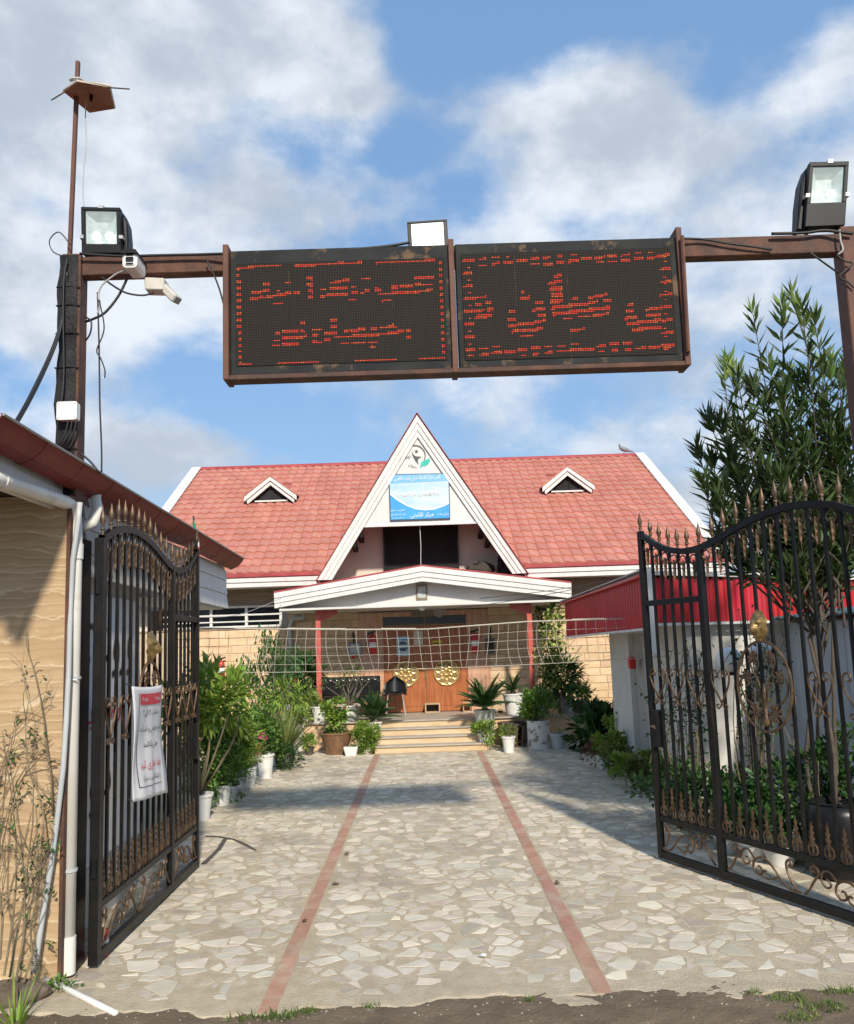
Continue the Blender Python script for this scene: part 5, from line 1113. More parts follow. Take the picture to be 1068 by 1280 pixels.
for k, t in enumerate((.22, .42, .62, .82, 1.0)):
    MB().tube([npt(x, t)+Vector((0, 0, -.006*math.sin((x*7.8)*PI)**2)) for x in np.linspace(-2.9, 3.13, 48*2+1)], .0025 if t < 1 else .004, 4, cap=False).build('cord', m_net, nt_)
MB().tube([Vector((x, NY, ntop(x))) for x in np.linspace(-2.92, 3.18, 40)], .009, 6).build('top_tape', m_net, nt_)
for (a, b) in ((-1.75, -1.0), (-.55, -.1), (1.9, 2.3)): MB().tube([Vector((x, NY-.004, ntop(x)+.004)) for x in np.linspace(a, b, 5)], .014, 6).build('top_tape_sleeve', m_net, nt_)
MB().tube([(-2.92, NY, 2.25), (-2.95, 10.3, 2.47)], .006, 5).build('guy_rope', m_net, nt_); MB().tube([(-2.91, NY, 1.68), (-2.95, 10.3, 2.45)], .005, 5).build('guy_rope', m_net, nt_)
np1 = thing('net_post', 'thin white and yellow painted net post behind the right gate', 'post', (3.19, NY, 0))
MB().tube([(3.19, NY, 1.1), (3.19, NY, 2.55)], .03, 8).build('upper_pole', m_white, np1); MB().tube([(3.19, NY, 0), (3.19, NY, 1.1)], .031, 8).build('lower_pole', mat('yellow_paint', (.55, .36, .03), rough=.5), np1)

# ------------------------------------------------------------------ annex on the right
m_redcor = mat('red_corrugated_sheet', (0.44, 0.008, 0.014), (0.52, 0.018, 0.024), rough=0.38, scale=2.2, rnd=0.05, col3=(0.38, 0.02, 0.03), s3=1.4)
m_annex = mat('annex_render', (0.56, 0.54, 0.49), (0.64, 0.62, 0.57), rough=0.85, scale=1.5, bump=0.15)
m_trimg = mat('weathered_trim', (.34, .31, .27), (.50, .47, .42), rough=.7, scale=3)
ax = thing('annex', 'low white annex with a bright red corrugated fascia behind the right gate', 'building', (4, 12, 0))
MB().box(3.05, 3.25, 10.25, 12.0, 0, 2.12).box(3.05, 3.25, 12.0, 12.9, 2.0, 2.12).box(3.05, 3.25, 12.9, 14.2, 0, 2.12).box(3.05, 6.9, 10.05, 10.25, 0, 2.12).box(3.25, 6.9, 14.0, 14.2, 0, 2.12).build('wall', m_annex, ax)
MB().box(3.13, 3.18, 12.0, 12.9, 0, 2.0).build('door', mat('grey_door', (.36, .35, .33), rough=.6), ax)
MB().box(2.62, 7.2, 9.95, 15.6, 2.10, 2.14).build('soffit', m_trimg, ax)
def corrugated(P0, P1, z0a, z1a, z0b, z1b, out, n):
    """ribbed sheet panels from P0 to P1, each panel its own piece"""
    P0 = Vector(P0); P1 = Vector(P1); out = Vector(out)
    for k in range(n):
        b = MB(); cols = []
        for j in range(9):
            t = (k+j/8)/n; d = (0, .0, .018, .018, .0, 0, .018, .018, 0)[j]
            p = P0.lerp(P1, t)+out*d; cols.append([(p.x, p.y, z0a+(z0b-z0a)*t), (p.x, p.y, z1a+(z1b-z1a)*t)])
        b.quadstrip(cols); b.build('fascia_panel', m_redcor, ax).modifiers.new('t', 'SOLIDIFY').thickness = .003
corrugated((2.60, 15.7, 0), (2.60, 9.9, 0), 2.00, 2.58, 2.05, 2.64, (-1, 0, 0), 22)
corrugated((2.60, 9.9, 0), (7.2, 9.9, 0), 2.10, 2.66, 2.06, 2.40, (0, -1, 0), 19)
MB().bar((2.59, 15.75, 2.60), (2.59, 9.86, 2.67), .06, .05).bar((2.59, 9.87, 2.68), (7.25, 9.87, 2.42), .06, .05).build('top_trim', m_white, ax)
MB().bar((2.56, 15.75, 2.64), (2.56, 9.86, 2.71), .09, .02).build('roof_edge', m_trimg, ax)
MB().bar((2.59, 15.72, 1.985), (2.59, 9.87, 2.035), .04, .03).bar((2.59, 9.88, 2.08), (7.2, 9.88, 2.045), .04, .03).build('bottom_trim', m_white, ax)
MB().hexa([(2.5, 9.9, 2.63), (7.2, 9.9, 2.38), (7.2, 15.7, 2.34), (2.5, 15.7, 2.58), (2.5, 9.9, 2.66), (7.2, 9.9, 2.41), (7.2, 15.7, 2.37), (2.5, 15.7, 2.61)]).build('roof', m_redcor, ax)
MB().box(2.575, 2.665, 9.82, 9.88, 1.75, 2.74).build('corner_post', m_white, ax)
# grey-blue shed at the right edge
m_side = mat('pale_blue_siding', (.40, .45, .50), (.47, .52, .57), rough=.6, scale=2, stretch=(3, 3, .3)); m_teals = mat('teal_roof_sheet', (.05, .16, .19), (.08, .21, .24), rough=.5, scale=4)
sh = thing('shed', 'pale blue sided shed with a wavy teal roof edge at the right', 'shed', (5.2, 8.2, 0))
for k in range(22):
    y0 = 6.3+k*.18; MB().box(4.22, 4.26, y0, y0+.172, .1, 2.05).build('siding_board', m_side, sh, bevel=.006)
MB().box(4.262, 6.4, 6.3, 10.02, .0, 2.05).build('wall', m_side, sh)
cols = []
for j in range(90):
    y = 6.1+j*.044; cols.append([(4.0, y, 2.11+.014*math.sin(j*1.25)), (6.5, y, 2.36+.014*math.sin(j*1.25))])
MB().quadstrip(cols).build('roof', m_teals, sh, smooth=True).modifiers.new('t', 'SOLIDIFY').thickness = .01
wv = MB().box(4.20, 4.215, 7.75, 8.35, 1.0, 1.75).build('window', m_glass, sh); m_bluef = mat('blue_window_frame', (.05, .12, .34), rough=.5)
for a in ((7.70, 7.76, .95, 1.80), (8.34, 8.40, .95, 1.80), (7.76, 8.34, .95, 1.01), (7.76, 8.34, 1.74, 1.80)): MB().box(4.18, 4.212, *a).build('frame', m_bluef, wv)
# twin globe garden lamp
gl = thing('globe_lamp', 'garden lamp with two white globes on a dark post behind the right gate', 'lamp', (3.2, 8.6, 0))
MB().tube([(3.2, 8.6, 0), (3.2, 8.6, 1.6)], .03, 10).build('post', m_gate, gl)
for p_ in (A(912, 825, 8.6), A(953, 817, 8.6)):
    MB().tube([(3.2, 8.6, 1.5), (p_.x, 8.6, p_.z-.13)], .015, 6).lathe([(.05, 0), (.04, .03)], 10, (p_.x, 8.6, p_.z-.15)).build('arm', m_gate, gl)
    MB().lathe([(.03, -.125), (.08, -.10), (.118, -.05), (.128, 0), (.118, .05), (.08, .10), (.02, .126)], 18, p_).build('globe', m_globe, gl, smooth=True)
# ------------------------------------------------------------------ wall fittings and porch furniture
m_ext = mat('extinguisher_red', (.52, .02, .02), (.60, .04, .035), rough=.3, scale=4)
def extinguisher(label, c, h, r):
    c = Vector(c); e = thing('fire_extinguisher', label, 'extinguisher', c, 'fire extinguishers on the walls')
    MB().lathe([(r*.9, 0), (r, .01), (r, h*.68), (r*.8, h*.76), (r*.35, h*.80), (r*.3, h*.86)], 14, c).build('cylinder', m_ext, e, smooth='auto')
    MB().lathe([(r*1.02, h*.28), (r*1.03, h*.29), (r*1.03, h*.5), (r*1.02, h*.51)], 14, c, cap=False).build('label_band', m_cam, e)
    MB().bar(c+Vector((-.03, 0, h*.92)), c+Vector((.09, 0, h*.99)), .022, .03).bar(c+Vector((-.10, 0, h*.9)), c+Vector((.02, 0, h*.9)), .02, .03).build('valve', m_black, e)
    MB().tube(spline([c+Vector((-.05, 0, h*.9)), c+Vector((-r*1.5, -.02, h*.75)), c+Vector((-r*1.6, -.02, h*.45)), c+Vector((-r*1.1, -.03, h*.3))]), .010, 6).build('hose', m_black, e)
p = A(277, 849, FY-.1); extinguisher('red fire extinguisher on the sunlit tan wall behind the left plants', (p.x, FY-.12, p.z), .46, .075)
p = A(466.5, 818, FY-.1); extinguisher('red fire extinguisher left of the entrance door under the porch', (p.x, FY-.12, p.z), .50, .08)
p = A(594.5, 816, FY-.1); extinguisher('red fire extinguisher right of the entrance door under the porch', (p.x, FY-.12, p.z), .50, .08)
hb = thing('hose_box', 'small red box on the white annex wall beside the gate', 'box', (3.0, 11.9, 1.6)); p = AX(793, 836, 3.03)
MB().box(2.97, 3.05, p.y-.06, p.y+.10, p.z, p.z+.17).build('case', m_ext, hb, bevel=.006); MB().box(2.96, 2.97, p.y-.03, p.y+.07, p.z+.03, p.z+.14).build('door', m_ext, hb)
eb = thing('meter_box', 'grey electric box on the porch wall left of the extinguisher', 'electrical box', A(445, 820, FY-.1)); c = A(445, 811, FY-.08)
MB().box(c.x-.15, c.x+.13, FY-.12, FY-.012, c.z-.13, c.z+.13).build('case', mat('blue_grey_box', (.20, .23, .26), (.26, .29, .32), rough=.5, scale=6), eb, bevel=.01); MB().box(c.x-.12, c.x+.10, FY-.128, FY-.12, c.z-.1, c.z+.1).build('lid', m_greypipe, eb, bevel=.004)
MB().tube([(c.x-.04, FY-.05, c.z+.13), (c.x-.05, FY-.05, c.z+.35)], .02, 6).build('conduit', m_dark, eb); MB().box(c.x-.08, c.x-.02, FY-.1, FY-.04, c.z-.2, c.z-.13).build('socket', m_ext, eb)
e2b = thing('meter_box', 'dark grey electric box on the porch wall right of the extinguisher', 'electrical box', A(613, 818, FY-.1)); c = A(613, 807, FY-.08)
MB().box(c.x-.10, c.x+.09, FY-.12, FY-.012, c.z-.17, c.z+.15).build('case', mat('dark_box', (.10, .11, .12), rough=.5), e2b, bevel=.01); MB().box(c.x-.07, c.x+.06, FY-.128, FY-.12, c.z-.12, c.z+.1).build('lid', m_dark, e2b); MB().tube([(c.x, FY-.05, c.z+.15), (c.x+.03, FY-.05, c.z+.4)], .018, 6).build('conduit', m_dark, e2b)
# posters on the door
def poster(label, x0, x1, y0, y1, m, extra=None):
    a, b = A(x0, y0, FY-.012), A(x1, y1, FY-.012)
    t = thing('door_poster', label, 'poster', ((a.x+b.x)/2, FY-.012, b.z)); MB().box(a.x, b.x, FY-.016, FY-.0105, b.z, a.z).build('sheet', m, t)
    if extra: extra(t, a, b)
    return t
def px1_(t, a, b):
    cx, cz = (a.x+b.x)/2, (a.z+b.z)/2; w = b.x-a.x
    MB().prism([(cx+w*.38*math.cos(q), FY-.0185, cz+w*.38*math.sin(q)) for q in np.linspace(0, 2*PI, 20)[:-1]], (0, .002, 0)).build('roundel', m_sd, t)
    MB().box(cx-w*.42, cx+w*.42, FY-.0205, FY-.0186, cz-.03, cz+.03).build('strip', m_sp, t)
    MB().box(a.x+.01, b.x-.01, FY-.0185, FY-.0165, a.z-.07, a.z-.02).build('header_strip', m_sb, t)
poster('pale blue poster with a dark circle on the left door', 495.5, 512.5, 796, 820, mat('poster_blue', (.30, .48, .58), (.50, .64, .70), rough=.5, scale=8), px1_)
poster('small white paper notice at the top of the left door', 517, 529, 789, 806, mat('paper_grey', (.55, .53, .48), (.62, .60, .55), rough=.8, scale=9))
def px2_(t, a, b): MB().box(a.x+.02, b.x-.02, FY-.019, FY-.0162, (a.z+b.z)/2-.012, (a.z+b.z)/2+.012).build('print_line', m_inkk, t)
poster('yellow sticker on the right door', 541, 552, 801, 807, mat('sticker_yellow', (.62, .47, .02), rough=.5), px2_)
# black chair and long black bench
def place_chair():
    c = A(495, 889, 17.95); t = thing('chair', 'black plastic shell chair with chrome legs before the left door', 'chair', (c.x, 17.95, PF)); X, Y = c.x, 17.95
    rows = []
    for i in range(11):
        v = i/10; w = .24*math.sqrt(max(.03, 1-max(0, (v-.35)/.65)**2.4))
        rows.append([(X+w*u, Y+.23+.07*v-.16*u*u*(1-.35*v), PF+.44+.36*v-.05*u*u) for u in np.linspace(-1, 1, 13)])
    MB().quadstrip(rows).build('backrest', m_black, t, smooth=True).modifiers.new('t', 'SOLIDIFY').thickness = .014
    MB().quadstrip([[(X+.21*u*(1-.1*abs(w)), Y-.20+.42*(w*.5+.5), PF+.43+.03*u*u+.02*w*w) for u in np.linspace(-1, 1, 7)] for w in np.linspace(-1, 1, 7)]).build('seat', m_black, t, smooth=True).modifiers.new('t', 'SOLIDIFY').thickness = .015
    for sx in (-1, 1):
        for sy in (-1, 1): MB().tube([(X+sx*.15, Y+sy*.15, PF+.42), (X+sx*.20, Y+sy*.2, PF)], .010, 6).build('leg', m_alu, t)
        MB().bar((X+sx*.22, Y-.16, PF+.5), (X+sx*.22, Y+.1, PF+.52), .03, .02).build('armrest', m_black, t)
place_chair()
bc = thing('bench', 'long black padded bench with studded backrest on the left of the porch', 'bench', (-1.5, 18.0, PF))
a, b = A(400, 849, 18.25), A(476, 868, 18.25)
MB().box(a.x, b.x, 18.22, 18.28, b.z, a.z+.03).build('backrest', m_black, bc, bevel=.015)
for k in range(9): x = a.x+.1+(b.x-a.x-.2)*k/8; MB().tube([(x+.025*math.cos(q), 18.21, a.z-.02+.025*math.sin(q)) for q in np.linspace(0, 2*PI, 11)], .006, 4, cap=False).build('stud_ring', m_alu, bc)
MB().box(a.x, b.x, 17.75, 18.2, PF+.34, PF+.40).build('seat', m_black, bc, bevel=.015)
for x in (a.x+.05, b.x-.05):
    for y in (17.8, 18.22): MB().box(x-.025, x+.025, y-.025, y+.025, PF, PF+.34 if y < 18.0 else a.z-.1).build('leg', m_black, bc)
# wooden shoe box and sandals by the door
wbx = thing('wooden_box', 'small open wooden box on the floor at the door foot', 'box', A(541, 888, 18.3)); c = A(541, 889, 18.3); m_ply = mat('pale_plywood', (.40, .27, .15), (.48, .34, .20), rough=.7, scale=6, stretch=(1, 1, 4))
for (x0, x1, z0, z1) in ((-.16, -.13, 0, .20), (.13, .16, 0, .20), (-.13, .13, .17, .20), (-.13, .13, 0, .025)): MB().box(c.x+x0, c.x+x1, 18.2, 18.45, PF+z0, PF+z1).build('board', m_ply, wbx, bevel=.003)
MB().box(c.x-.13, c.x+.13, 18.43, 18.445, PF+.025, PF+.17).build('back_board', m_dark, wbx)
wb2 = thing('wooden_box', 'small wooden box half hidden by the palm pot right of the door', 'box', A(585, 888, 18.2)); c = A(585, 889, 18.2)
for (x0, x1, z0, z1) in ((-.10, -.08, 0, .20), (.08, .10, 0, .20), (-.08, .08, .18, .20), (-.08, .08, 0, .02)): MB().box(c.x+x0, c.x+x1, 18.1, 18.35, PF+z0, PF+z1).build('board', m_ply, wb2)
for k, dx in enumerate((0, .14)):
    c = A(617, 887, 17.8); x = c.x+dx; y = 17.8
    s_ = thing('sandal', ('left' if k == 0 else 'right')+' one of two dark sandals beside the white palm pot', 'sandal', (x, y, PF), 'pair of dark sandals on the porch')
    MB().prism([(x+.045*math.cos(q)*(1.1 if math.sin(q) < 0 else .9), y+.12*math.sin(q), PF+.002) for q in np.linspace(0, 2*PI, 16)[:-1]], (0, 0, .025)).build('sole', m_dark, s_)
    MB().quadstrip([[(x+.048*math.cos(q), y-.02-.06*v, PF+.02+.055*math.sin(q)) for q in np.linspace(0, PI, 8)] for v in (0, .5, 1)]).build('strap', mat('maroon_strap', (.16, .03, .035), rough=.5), s_).modifiers.new('t', 'SOLIDIFY').thickness = .006
# clutter on the balcony
bg_ = thing('dark_bundle', 'dark bundle of bags on the balcony right of its window', 'bundle', A(603, 716, 18.2)); c = A(600, 712, 18.2)
rows = [[(c.x+dx+.30*math.cos(q)*math.cos(e)*(1+.2*math.sin(5*q+3*e)), 18.2+.2*math.sin(q)*math.cos(e), c.z+.16*math.sin(e)*(1+.25*math.sin(4*q))) for q in np.linspace(0, 2*PI, 20)] for e in np.linspace(-1.4, 1.4, 9) for dx in (0,)]
MB().quadstrip(rows).build('bag', m_dark, bg_); MB().tube([(c.x-.3, 18.15, c.z-.02), (c.x-.1, 18.1, c.z+.12), (c.x+.2, 18.12, c.z+.08)], .03, 6).build('strap', m_blackmat, bg_)
bj = thing('hanging_coat', 'dark cloth hanging by the right balcony opening', 'cloth', A(633, 718, 18.0))
MB().quadstrip([[A(622+4*i+(j-4)*.9*(i/3-.5), 690+4*j+2*(i % 2), 18.0+.05*math.sin(2*i+j)) for i in range(5)] for j in range(8)]).build('cloth', m_blackmat, bj).modifiers.new('t', 'SOLIDIFY').thickness = .02
# power wires across the porch corner
def wire(label, P, r=.006, m=None):
    Q = spline(P); o = MB().tube(Q, r, 5).build('wire', m or m_cable, None, loc=Q[len(Q)//2]); tag(o, label, 'wire')
wire('thin dark wire slung along the porch front toward the annex', [A(440, 768, 16.5), A(540, 763, 16.5), A(620, 754, 16.4), A(680, 744, 16.2), A(760, 728, 15.6)])
wire('thin dark wire between the porch corner and the red annex roof', [A(600, 748, 16.3), A(690, 738, 16), A(760, 725, 15.8), A(800, 713, 15.6)])
wire('thin pale wire from the left building to the porch corner', [A(248, 772, 12), A(300, 768, 14), A(352, 748, 16.5)], .005, m_gcable)
# pigeon on the ridge
pg = thing('pigeon', 'grey pigeon perched on the right end of the roof ridge', 'bird', (A(781, 570, YR).x, YR, ZR+.09)); X = A(781, 570, YR).x; m_pg = mat('pigeon_grey', (.16, .16, .18), (.26, .26, .28), rough=.6, scale=20)
b = MB(); P = [(.27, .02), (.17, .055), (.06, .09), (-.04, .125), (-.09, .155), (-.115, .20), (-.125, .245), (-.165, .245)]; R_ = [.012, .035, .062, .068, .055, .034, .032, .004]
b.tube([(X+x, YR, ZR+.10+z) for x, z in P], R_, 10); b.build('body', m_pg, pg, smooth=True)
for s in (-.02, .02): MB().tube([(X-.0, YR+s, ZR+.15), (X-.01, YR+s, ZR+.085)], .006, 5).build('leg', mat('pigeon_leg', (.4, .15, .13), rough=.6), pg)
# ------------------------------------------------------------------ plants
G_LIGHT = leaf_mat('light_green_leaf', (0.175, 0.285, 0.045), (0.275, 0.39, 0.075), tr=.33); G_MID = leaf_mat('mid_green_leaf', (0.085, 0.175, 0.03), (0.14, 0.245, 0.05))
G_DARK = leaf_mat('dark_green_leaf', (0.028, 0.077, 0.020), (0.058, 0.128, 0.031), tr=.18); G_OLIVE = leaf_mat('olive_leaf', (0.109, 0.147, 0.038), (0.179, 0.218, 0.064))
G_OLEA = leaf_mat('oleander_leaf', (0.046, 0.082, 0.028), (0.082, 0.13, 0.045), tr=.2, rough=.4); G_OLEAN = leaf_mat('young_oleander_leaf', (0.179, 0.269, 0.070), (0.243, 0.346, 0.102), tr=.3)
G_CYC = leaf_mat('sago_leaflet', (0.045, 0.109, 0.038), (0.083, 0.173, 0.058), tr=.15, rough=.38); G_YEL = leaf_mat('variegated_leaf', (0.384, 0.422, 0.115), (0.589, 0.589, 0.218), tr=.25)
G_GREY = leaf_mat('grey_green_leaf', (0.109, 0.147, 0.083), (0.166, 0.211, 0.115))
m_stem = mat('green_brown_stem', (.13, .10, .055), (.19, .16, .09), rough=.8, scale=12); m_twig = mat('bare_twig', (.15, .115, .07), (.22, .175, .10), rough=.85, scale=15)
m_bark = mat('grey_bark', (.13, .11, .085), (.21, .18, .14), rough=.9, scale=12, bump=.4)
m_soil = mat('potting_soil', (.05, .035, .022), (.08, .06, .04), rough=.95, scale=20, bump=.5)
m_potw = mat('white_pot', (.68, .68, .65), (.76, .76, .73), rough=.45, scale=3, col3=(.52, .50, .45), s3=3, lo3=.55, hi3=.75)
m_potwd = mat('chipped_white_pot', (.66, .65, .60), (.74, .73, .68), rough=.65, scale=5, col3=(.30, .26, .20), s3=7, lo3=.52, hi3=.58)
m_potg = mat('grey_pot', (.42, .43, .42), (.50, .51, .50), rough=.5, scale=3); m_potb = mat('brown_glazed_pot', (.15, .085, .05), (.27, .14, .07), rough=.35, scale=4, stretch=(4, 4, .6))
m_potdk = mat('dark_pot', (.05, .045, .042), (.09, .08, .07), rough=.6, scale=5); m_tub = mat('dark_wood_tub', (.085, .055, .04), (.14, .095, .065), rough=.75, scale=6, stretch=(5, 5, .6), bump=.3)
m_red = leaf_mat('red_petal', (.55, .02, .025), (.62, .05, .06), tr=.2); m_pinkp = leaf_mat('pink_petal', (.65, .10, .22), (.72, .18, .30), tr=.25); m_whitep = leaf_mat('white_petal', (.7, .7, .66), (.75, .75, .7), tr=.2, rnd=.1)
def pot(par, c, r0, r1, h, m=None, rim=.012, n=20, flute=0.0):
    c = Vector(c); b = MB()
    prof = [(r0, 0), (r0+(r1-r0)*.5, h*.5), (r1, h-.03), (r1+rim, h-.03), (r1+rim, h), (r1-.012, h), (r1-.018, h-.05)]
    vs_ = []
    for (r, z) in prof:
        for j in range(n):
            a = 2*PI*j/n; rr = r*(1+flute*math.cos(n/2*a)); vs_.append((c.x+rr*math.cos(a), c.y+rr*math.sin(a), c.z+z))
    k = len(prof); fs = [(i*n+j, i*n+(j+1) % n, (i+1)*n+(j+1) % n, (i+1)*n+j) for i in range(k-1) for j in range(n)]+[tuple(reversed(range(n)))]
    b.add(vs_, fs); o = b.build('pot', m or m_potw, par, smooth='auto')
    MB().lathe([(r1-.017, h-.055), (r1*.5, h-.04), (.005, h-.035)], n, c, cap=False).build('soil', m_soil, par)
    return c.z+h-.04
def unit(n):
    v = RNG.normal(0, 1, (n, 3)); return v/np.linalg.norm(v, axis=1, keepdims=True)
def clumps(c, rad, nc, per, cr, up=.5, shell=.55):
    """leaf positions and directions gathered in clumps through an ellipsoid"""
    c = np.array(c, float); rad = np.array(rad, float); P = []; D = []; C = []
    for v in unit(nc):
        q = c+v*rad*(shell+(1-shell)*RNG.random()); C.append(q)
        k = int(per*RNG.uniform(.6, 1.4)); o = unit(k)*RNG.uniform(.15, 1, (k, 1))*cr
        P.append(q+o); D.append(o/cr*1.0+v*.5+np.array([0, 0, up])+RNG.normal(0, .25, (k, 3)))
    return np.concatenate(P), np.concatenate(D), C
def stems_to(par, base, C, r=.010, n=None, m=None, bend=.12, name='stem'):
    base = Vector(base); C = C if n is None else [C[i] for i in RNG.permutation(len(C))[:n]]
    b = MB()
    for q in C:
        q = Vector(q); m1 = base.lerp(q, .45)+Vector((random.gauss(0, bend), random.gauss(0, bend), bend*.6))*(q-base).length
        b.tube(spline([base+Vector((random.uniform(-.03, .03), random.uniform(-.03, .03), 0)), m1, q], 4), [r*(1-.07*i) for i in range(9)], 5)
    return b.build(name, m or m_stem, par, smooth=True)
def bush(name, label, base, crown_c, rad, nc, per, cr, L, W, m, cat='plant', group='potted plants', pot_=None, up=.5, nst=8, droop=.2, shell=.5, st=.008, stem_m=None, leafobj=0):
    base = Vector(base); t = thing(name, label, cat, base, group)
    z = base.z
    if pot_: z = pot(t, base, *pot_)
    P, D, C = clumps(crown_c, rad, nc, per, cr, up, shell)
    L_ = RNG.uniform(L*.7, L*1.25, len(P)); W_ = L_*(W/L)
    if leafobj:
        d = np.linalg.norm(P-np.array([0, 0, EYE]), axis=1); order = np.argsort(d); near = order[:leafobj]; far = order[leafobj:]
        V, F = leaf_geo(np.zeros((6, 3)), np.tile([0, 0, 1.0], (6, 1)), 1.0, W/L, droop=droop, roll=.01, up=(0, -1, 0))
        mes = []
        for k in range(6):
            me = bpy.data.meshes.new('leaf'); me.from_pydata([tuple(v) for v in V[k*5:k*5+5]], [], [(0, 3, 2), (0, 2, 1), (2, 3, 4), (2, 4, 1)]); me.materials.append(m); mes.append(me)
        for i in near:
            o = bpy.data.objects.new('leaf', mes[i % 6]); COL.objects.link(o); o.parent = t; o.location = Vector(P[i])-base
            o.rotation_mode = 'QUATERNION'; o.rotation_quaternion = Vector(D[i]).to_track_quat('Z', 'Y'); o.scale = (L_[i],)*3
            o.rotation_quaternion = o.rotation_quaternion @ Matrix.Rotation(random.uniform(-1, 1), 3, 'Z').to_quaternion()
        P, D, L_, W_ = P[far], D[far], L_[far], W_[far]
    leaves('foliage', P, D, L_, W_, m, t, droop=droop)
    if nst: stems_to(t, (base.x, base.y, z), C, st, min(nst, len(C)), stem_m)
    return t
def blossoms(par, C, r, m, n=6):
    b = MB()
    for c in C:
        c = Vector(c)
        for k in range(n):
            a = 2*PI*k/n+random.random(); q = Vector((math.cos(a), -.6+random.uniform(-.3, .3), math.sin(a))).normalized()
            s = q.cross(Vector((0, 1, .2))).normalized()*r*.45
            b.add([c, c+q*r*.6+s, c+q*r, c+q*r*.6-s], [(0, 1, 2), (0, 2, 3)])
    return b.build('blossom', m, par)
def sago(label, base, pot_, nf, L, rise=.55, par_group='potted sago palms', lean=0.0):
    base = Vector(base); t = thing('sago_palm', label, 'palm', base, par_group); z = pot(t, base, *pot_)
    c = Vector((base.x, base.y, z))
    MB().lathe([(.06, 0), (.075, .03), (.05, .08), (.02, .10)], 10, c).build('trunk', m_bark, t)
    for k in range(nf):
        a = 2*PI*k/nf*1.0+random.uniform(-.2, .2); el = random.choice((rise*.5, rise, rise*1.5, rise*2.1))*random.uniform(.85, 1.15); l = L*random.uniform(.8, 1.1)
        pts = []; d = Vector((math.cos(a)*math.cos(el), math.sin(a)*math.cos(el), math.sin(el))); p = c+Vector((0, 0, .07)); n = 9
        for i in range(n+1):
            pts.append(p.copy()); p = p+d*(l/n); d = (d+Vector((0, 0, -.055))).normalized()
        b = MB(); b.tube(pts, [.007-.0005*i for i in range(n+1)], 4)
        o = b.build('frond', G_CYC, t)
        P = []; D = []; LL = []
        for i in range(2, 2*n+1):
            q = pts[i//2] if i % 2 == 0 else pts[i//2].lerp(pts[min(i//2+1, n)], .5)
            tdir = (pts[min(i//2+1, n)]-pts[max(i//2-1, 0)]).normalized(); sd = tdir.cross(Vector((0, 0, 1))).normalized(); upv = sd.cross(tdir)
            for s in (-1, 1):
                for off in (0, .5):
                    P.append(q+tdir*off*l/n*.5); D.append(sd*s+tdir*.75+upv*.35); LL.append(.13*L/.45*math.sin(PI*min(.97, .12+.85*(i/(2*n)))**.7)*1.0+.012)
        leaves('leaflet', [tuple(p) for p in P], [tuple(d) for d in D], np.array(LL), (.016*L/.45), G_CYC, o, droop=.12, roll=.2)
    return t
def grassy(name, label, base, z, n, L, W, m, pot_=None, group='potted plants', spread=.9, droop=.55):
    base = Vector(base); t = thing(name, label, 'plant', base, group)
    if pot_: z = pot(t, base, *pot_)
    V = []; F = []; b = MB()
    for k in range(n):
        a = random.uniform(0, 2*PI); el = random.uniform(.5, 1.45); l = L*random.uniform(.6, 1.1); d = Vector((math.cos(a)*math.cos(el)*spread, math.sin(a)*math.cos(el)*spread, math.sin(el))).normalized(); p = Vector((base.x+.03*math.cos(a), base.y+.03*math.sin(a), z))
        sd = d.cross(Vector((0, 0, 1))).normalized(); rows = []
        for i in range(6):
            w = W*(1-.9*(i/5)**2); rows.append([p-sd*w/2, p+Vector((0, 0, -w*.2)), p+sd*w/2]); p = p+d*l/5; d = (d+Vector((0, 0, -droop/5))).normalized()
        b.quadstrip(rows)
    b.build('blade', m, t); return t

# --- row of pots along the left of the yard
p = AZ(255, 1026); 
bush('palmate_shrub', 'tall light green shrub in a white bucket nearest the left gate', (p.x-.08, p.y+.05, 0), (-2.66, 10.9, 1.36), (.66, .55, .40), 40, 28, .17, .17, .055, G_LIGHT, pot_=(.13, .165, .30), up=.1, nst=9, droop=.35, shell=.3, st=.016, leafobj=140)
p = AZ(270, 1010); t = thing('small_bucket', 'smaller white bucket beside the bucket of the tall left shrub', 'pot', (p.x+.02, p.y+.2, 0)); pot(t, (p.x+.02, p.y+.2, 0), .10, .125, .25); MB().tube(spline([(p.x+.02, p.y+.2, .22), (p.x+.05, p.y+.2, .34), (p.x+.03, p.y+.2, .42)]), .006, 5).build('stem', m_stem, t)
bush('green_hedge_plant', 'dense dark green rounded plant beside the white buckets on the left', (-2.66, 11.55, 0), (-2.68, 11.55, .42), (.34, .34, .42), 60, 40, .10, .055, .032, G_MID, pot_=(.13, .17, .2, m_potg), up=.2, nst=5, shell=.4)
bush('leafy_shrub', 'broad light green shrub mass above the dark rounded plant', (-2.95, 11.9, 0), (-2.85, 11.9, 1.02), (.55, .4, .30), 26, 30, .17, .15, .06, G_LIGHT, pot_=(.14, .18, .3), up=.1, nst=7, droop=.35, shell=.35, leafobj=60)
grassy('spider_plant', 'pale striped spider plant spilling from a pot on the left', (-2.60, 12.55, 0), .3, 60, .48, .02, G_YEL, (.11, .14, .3, m_potwd))
grassy('spider_plant', 'second small spider plant low behind the pale striped one', (-2.75, 13.0, 0), .3, 40, .4, .018, G_OLIVE, (.10, .13, .3, m_potw))
t = bush('geranium', 'pink and red flowering geranium in a white pot left of the drive', (-2.50, 13.45, 0), (-2.55, 13.4, .62), (.22, .2, .26), 22, 22, .09, .065, .055, G_MID, pot_=(.095, .13, .36), up=.2, nst=6)
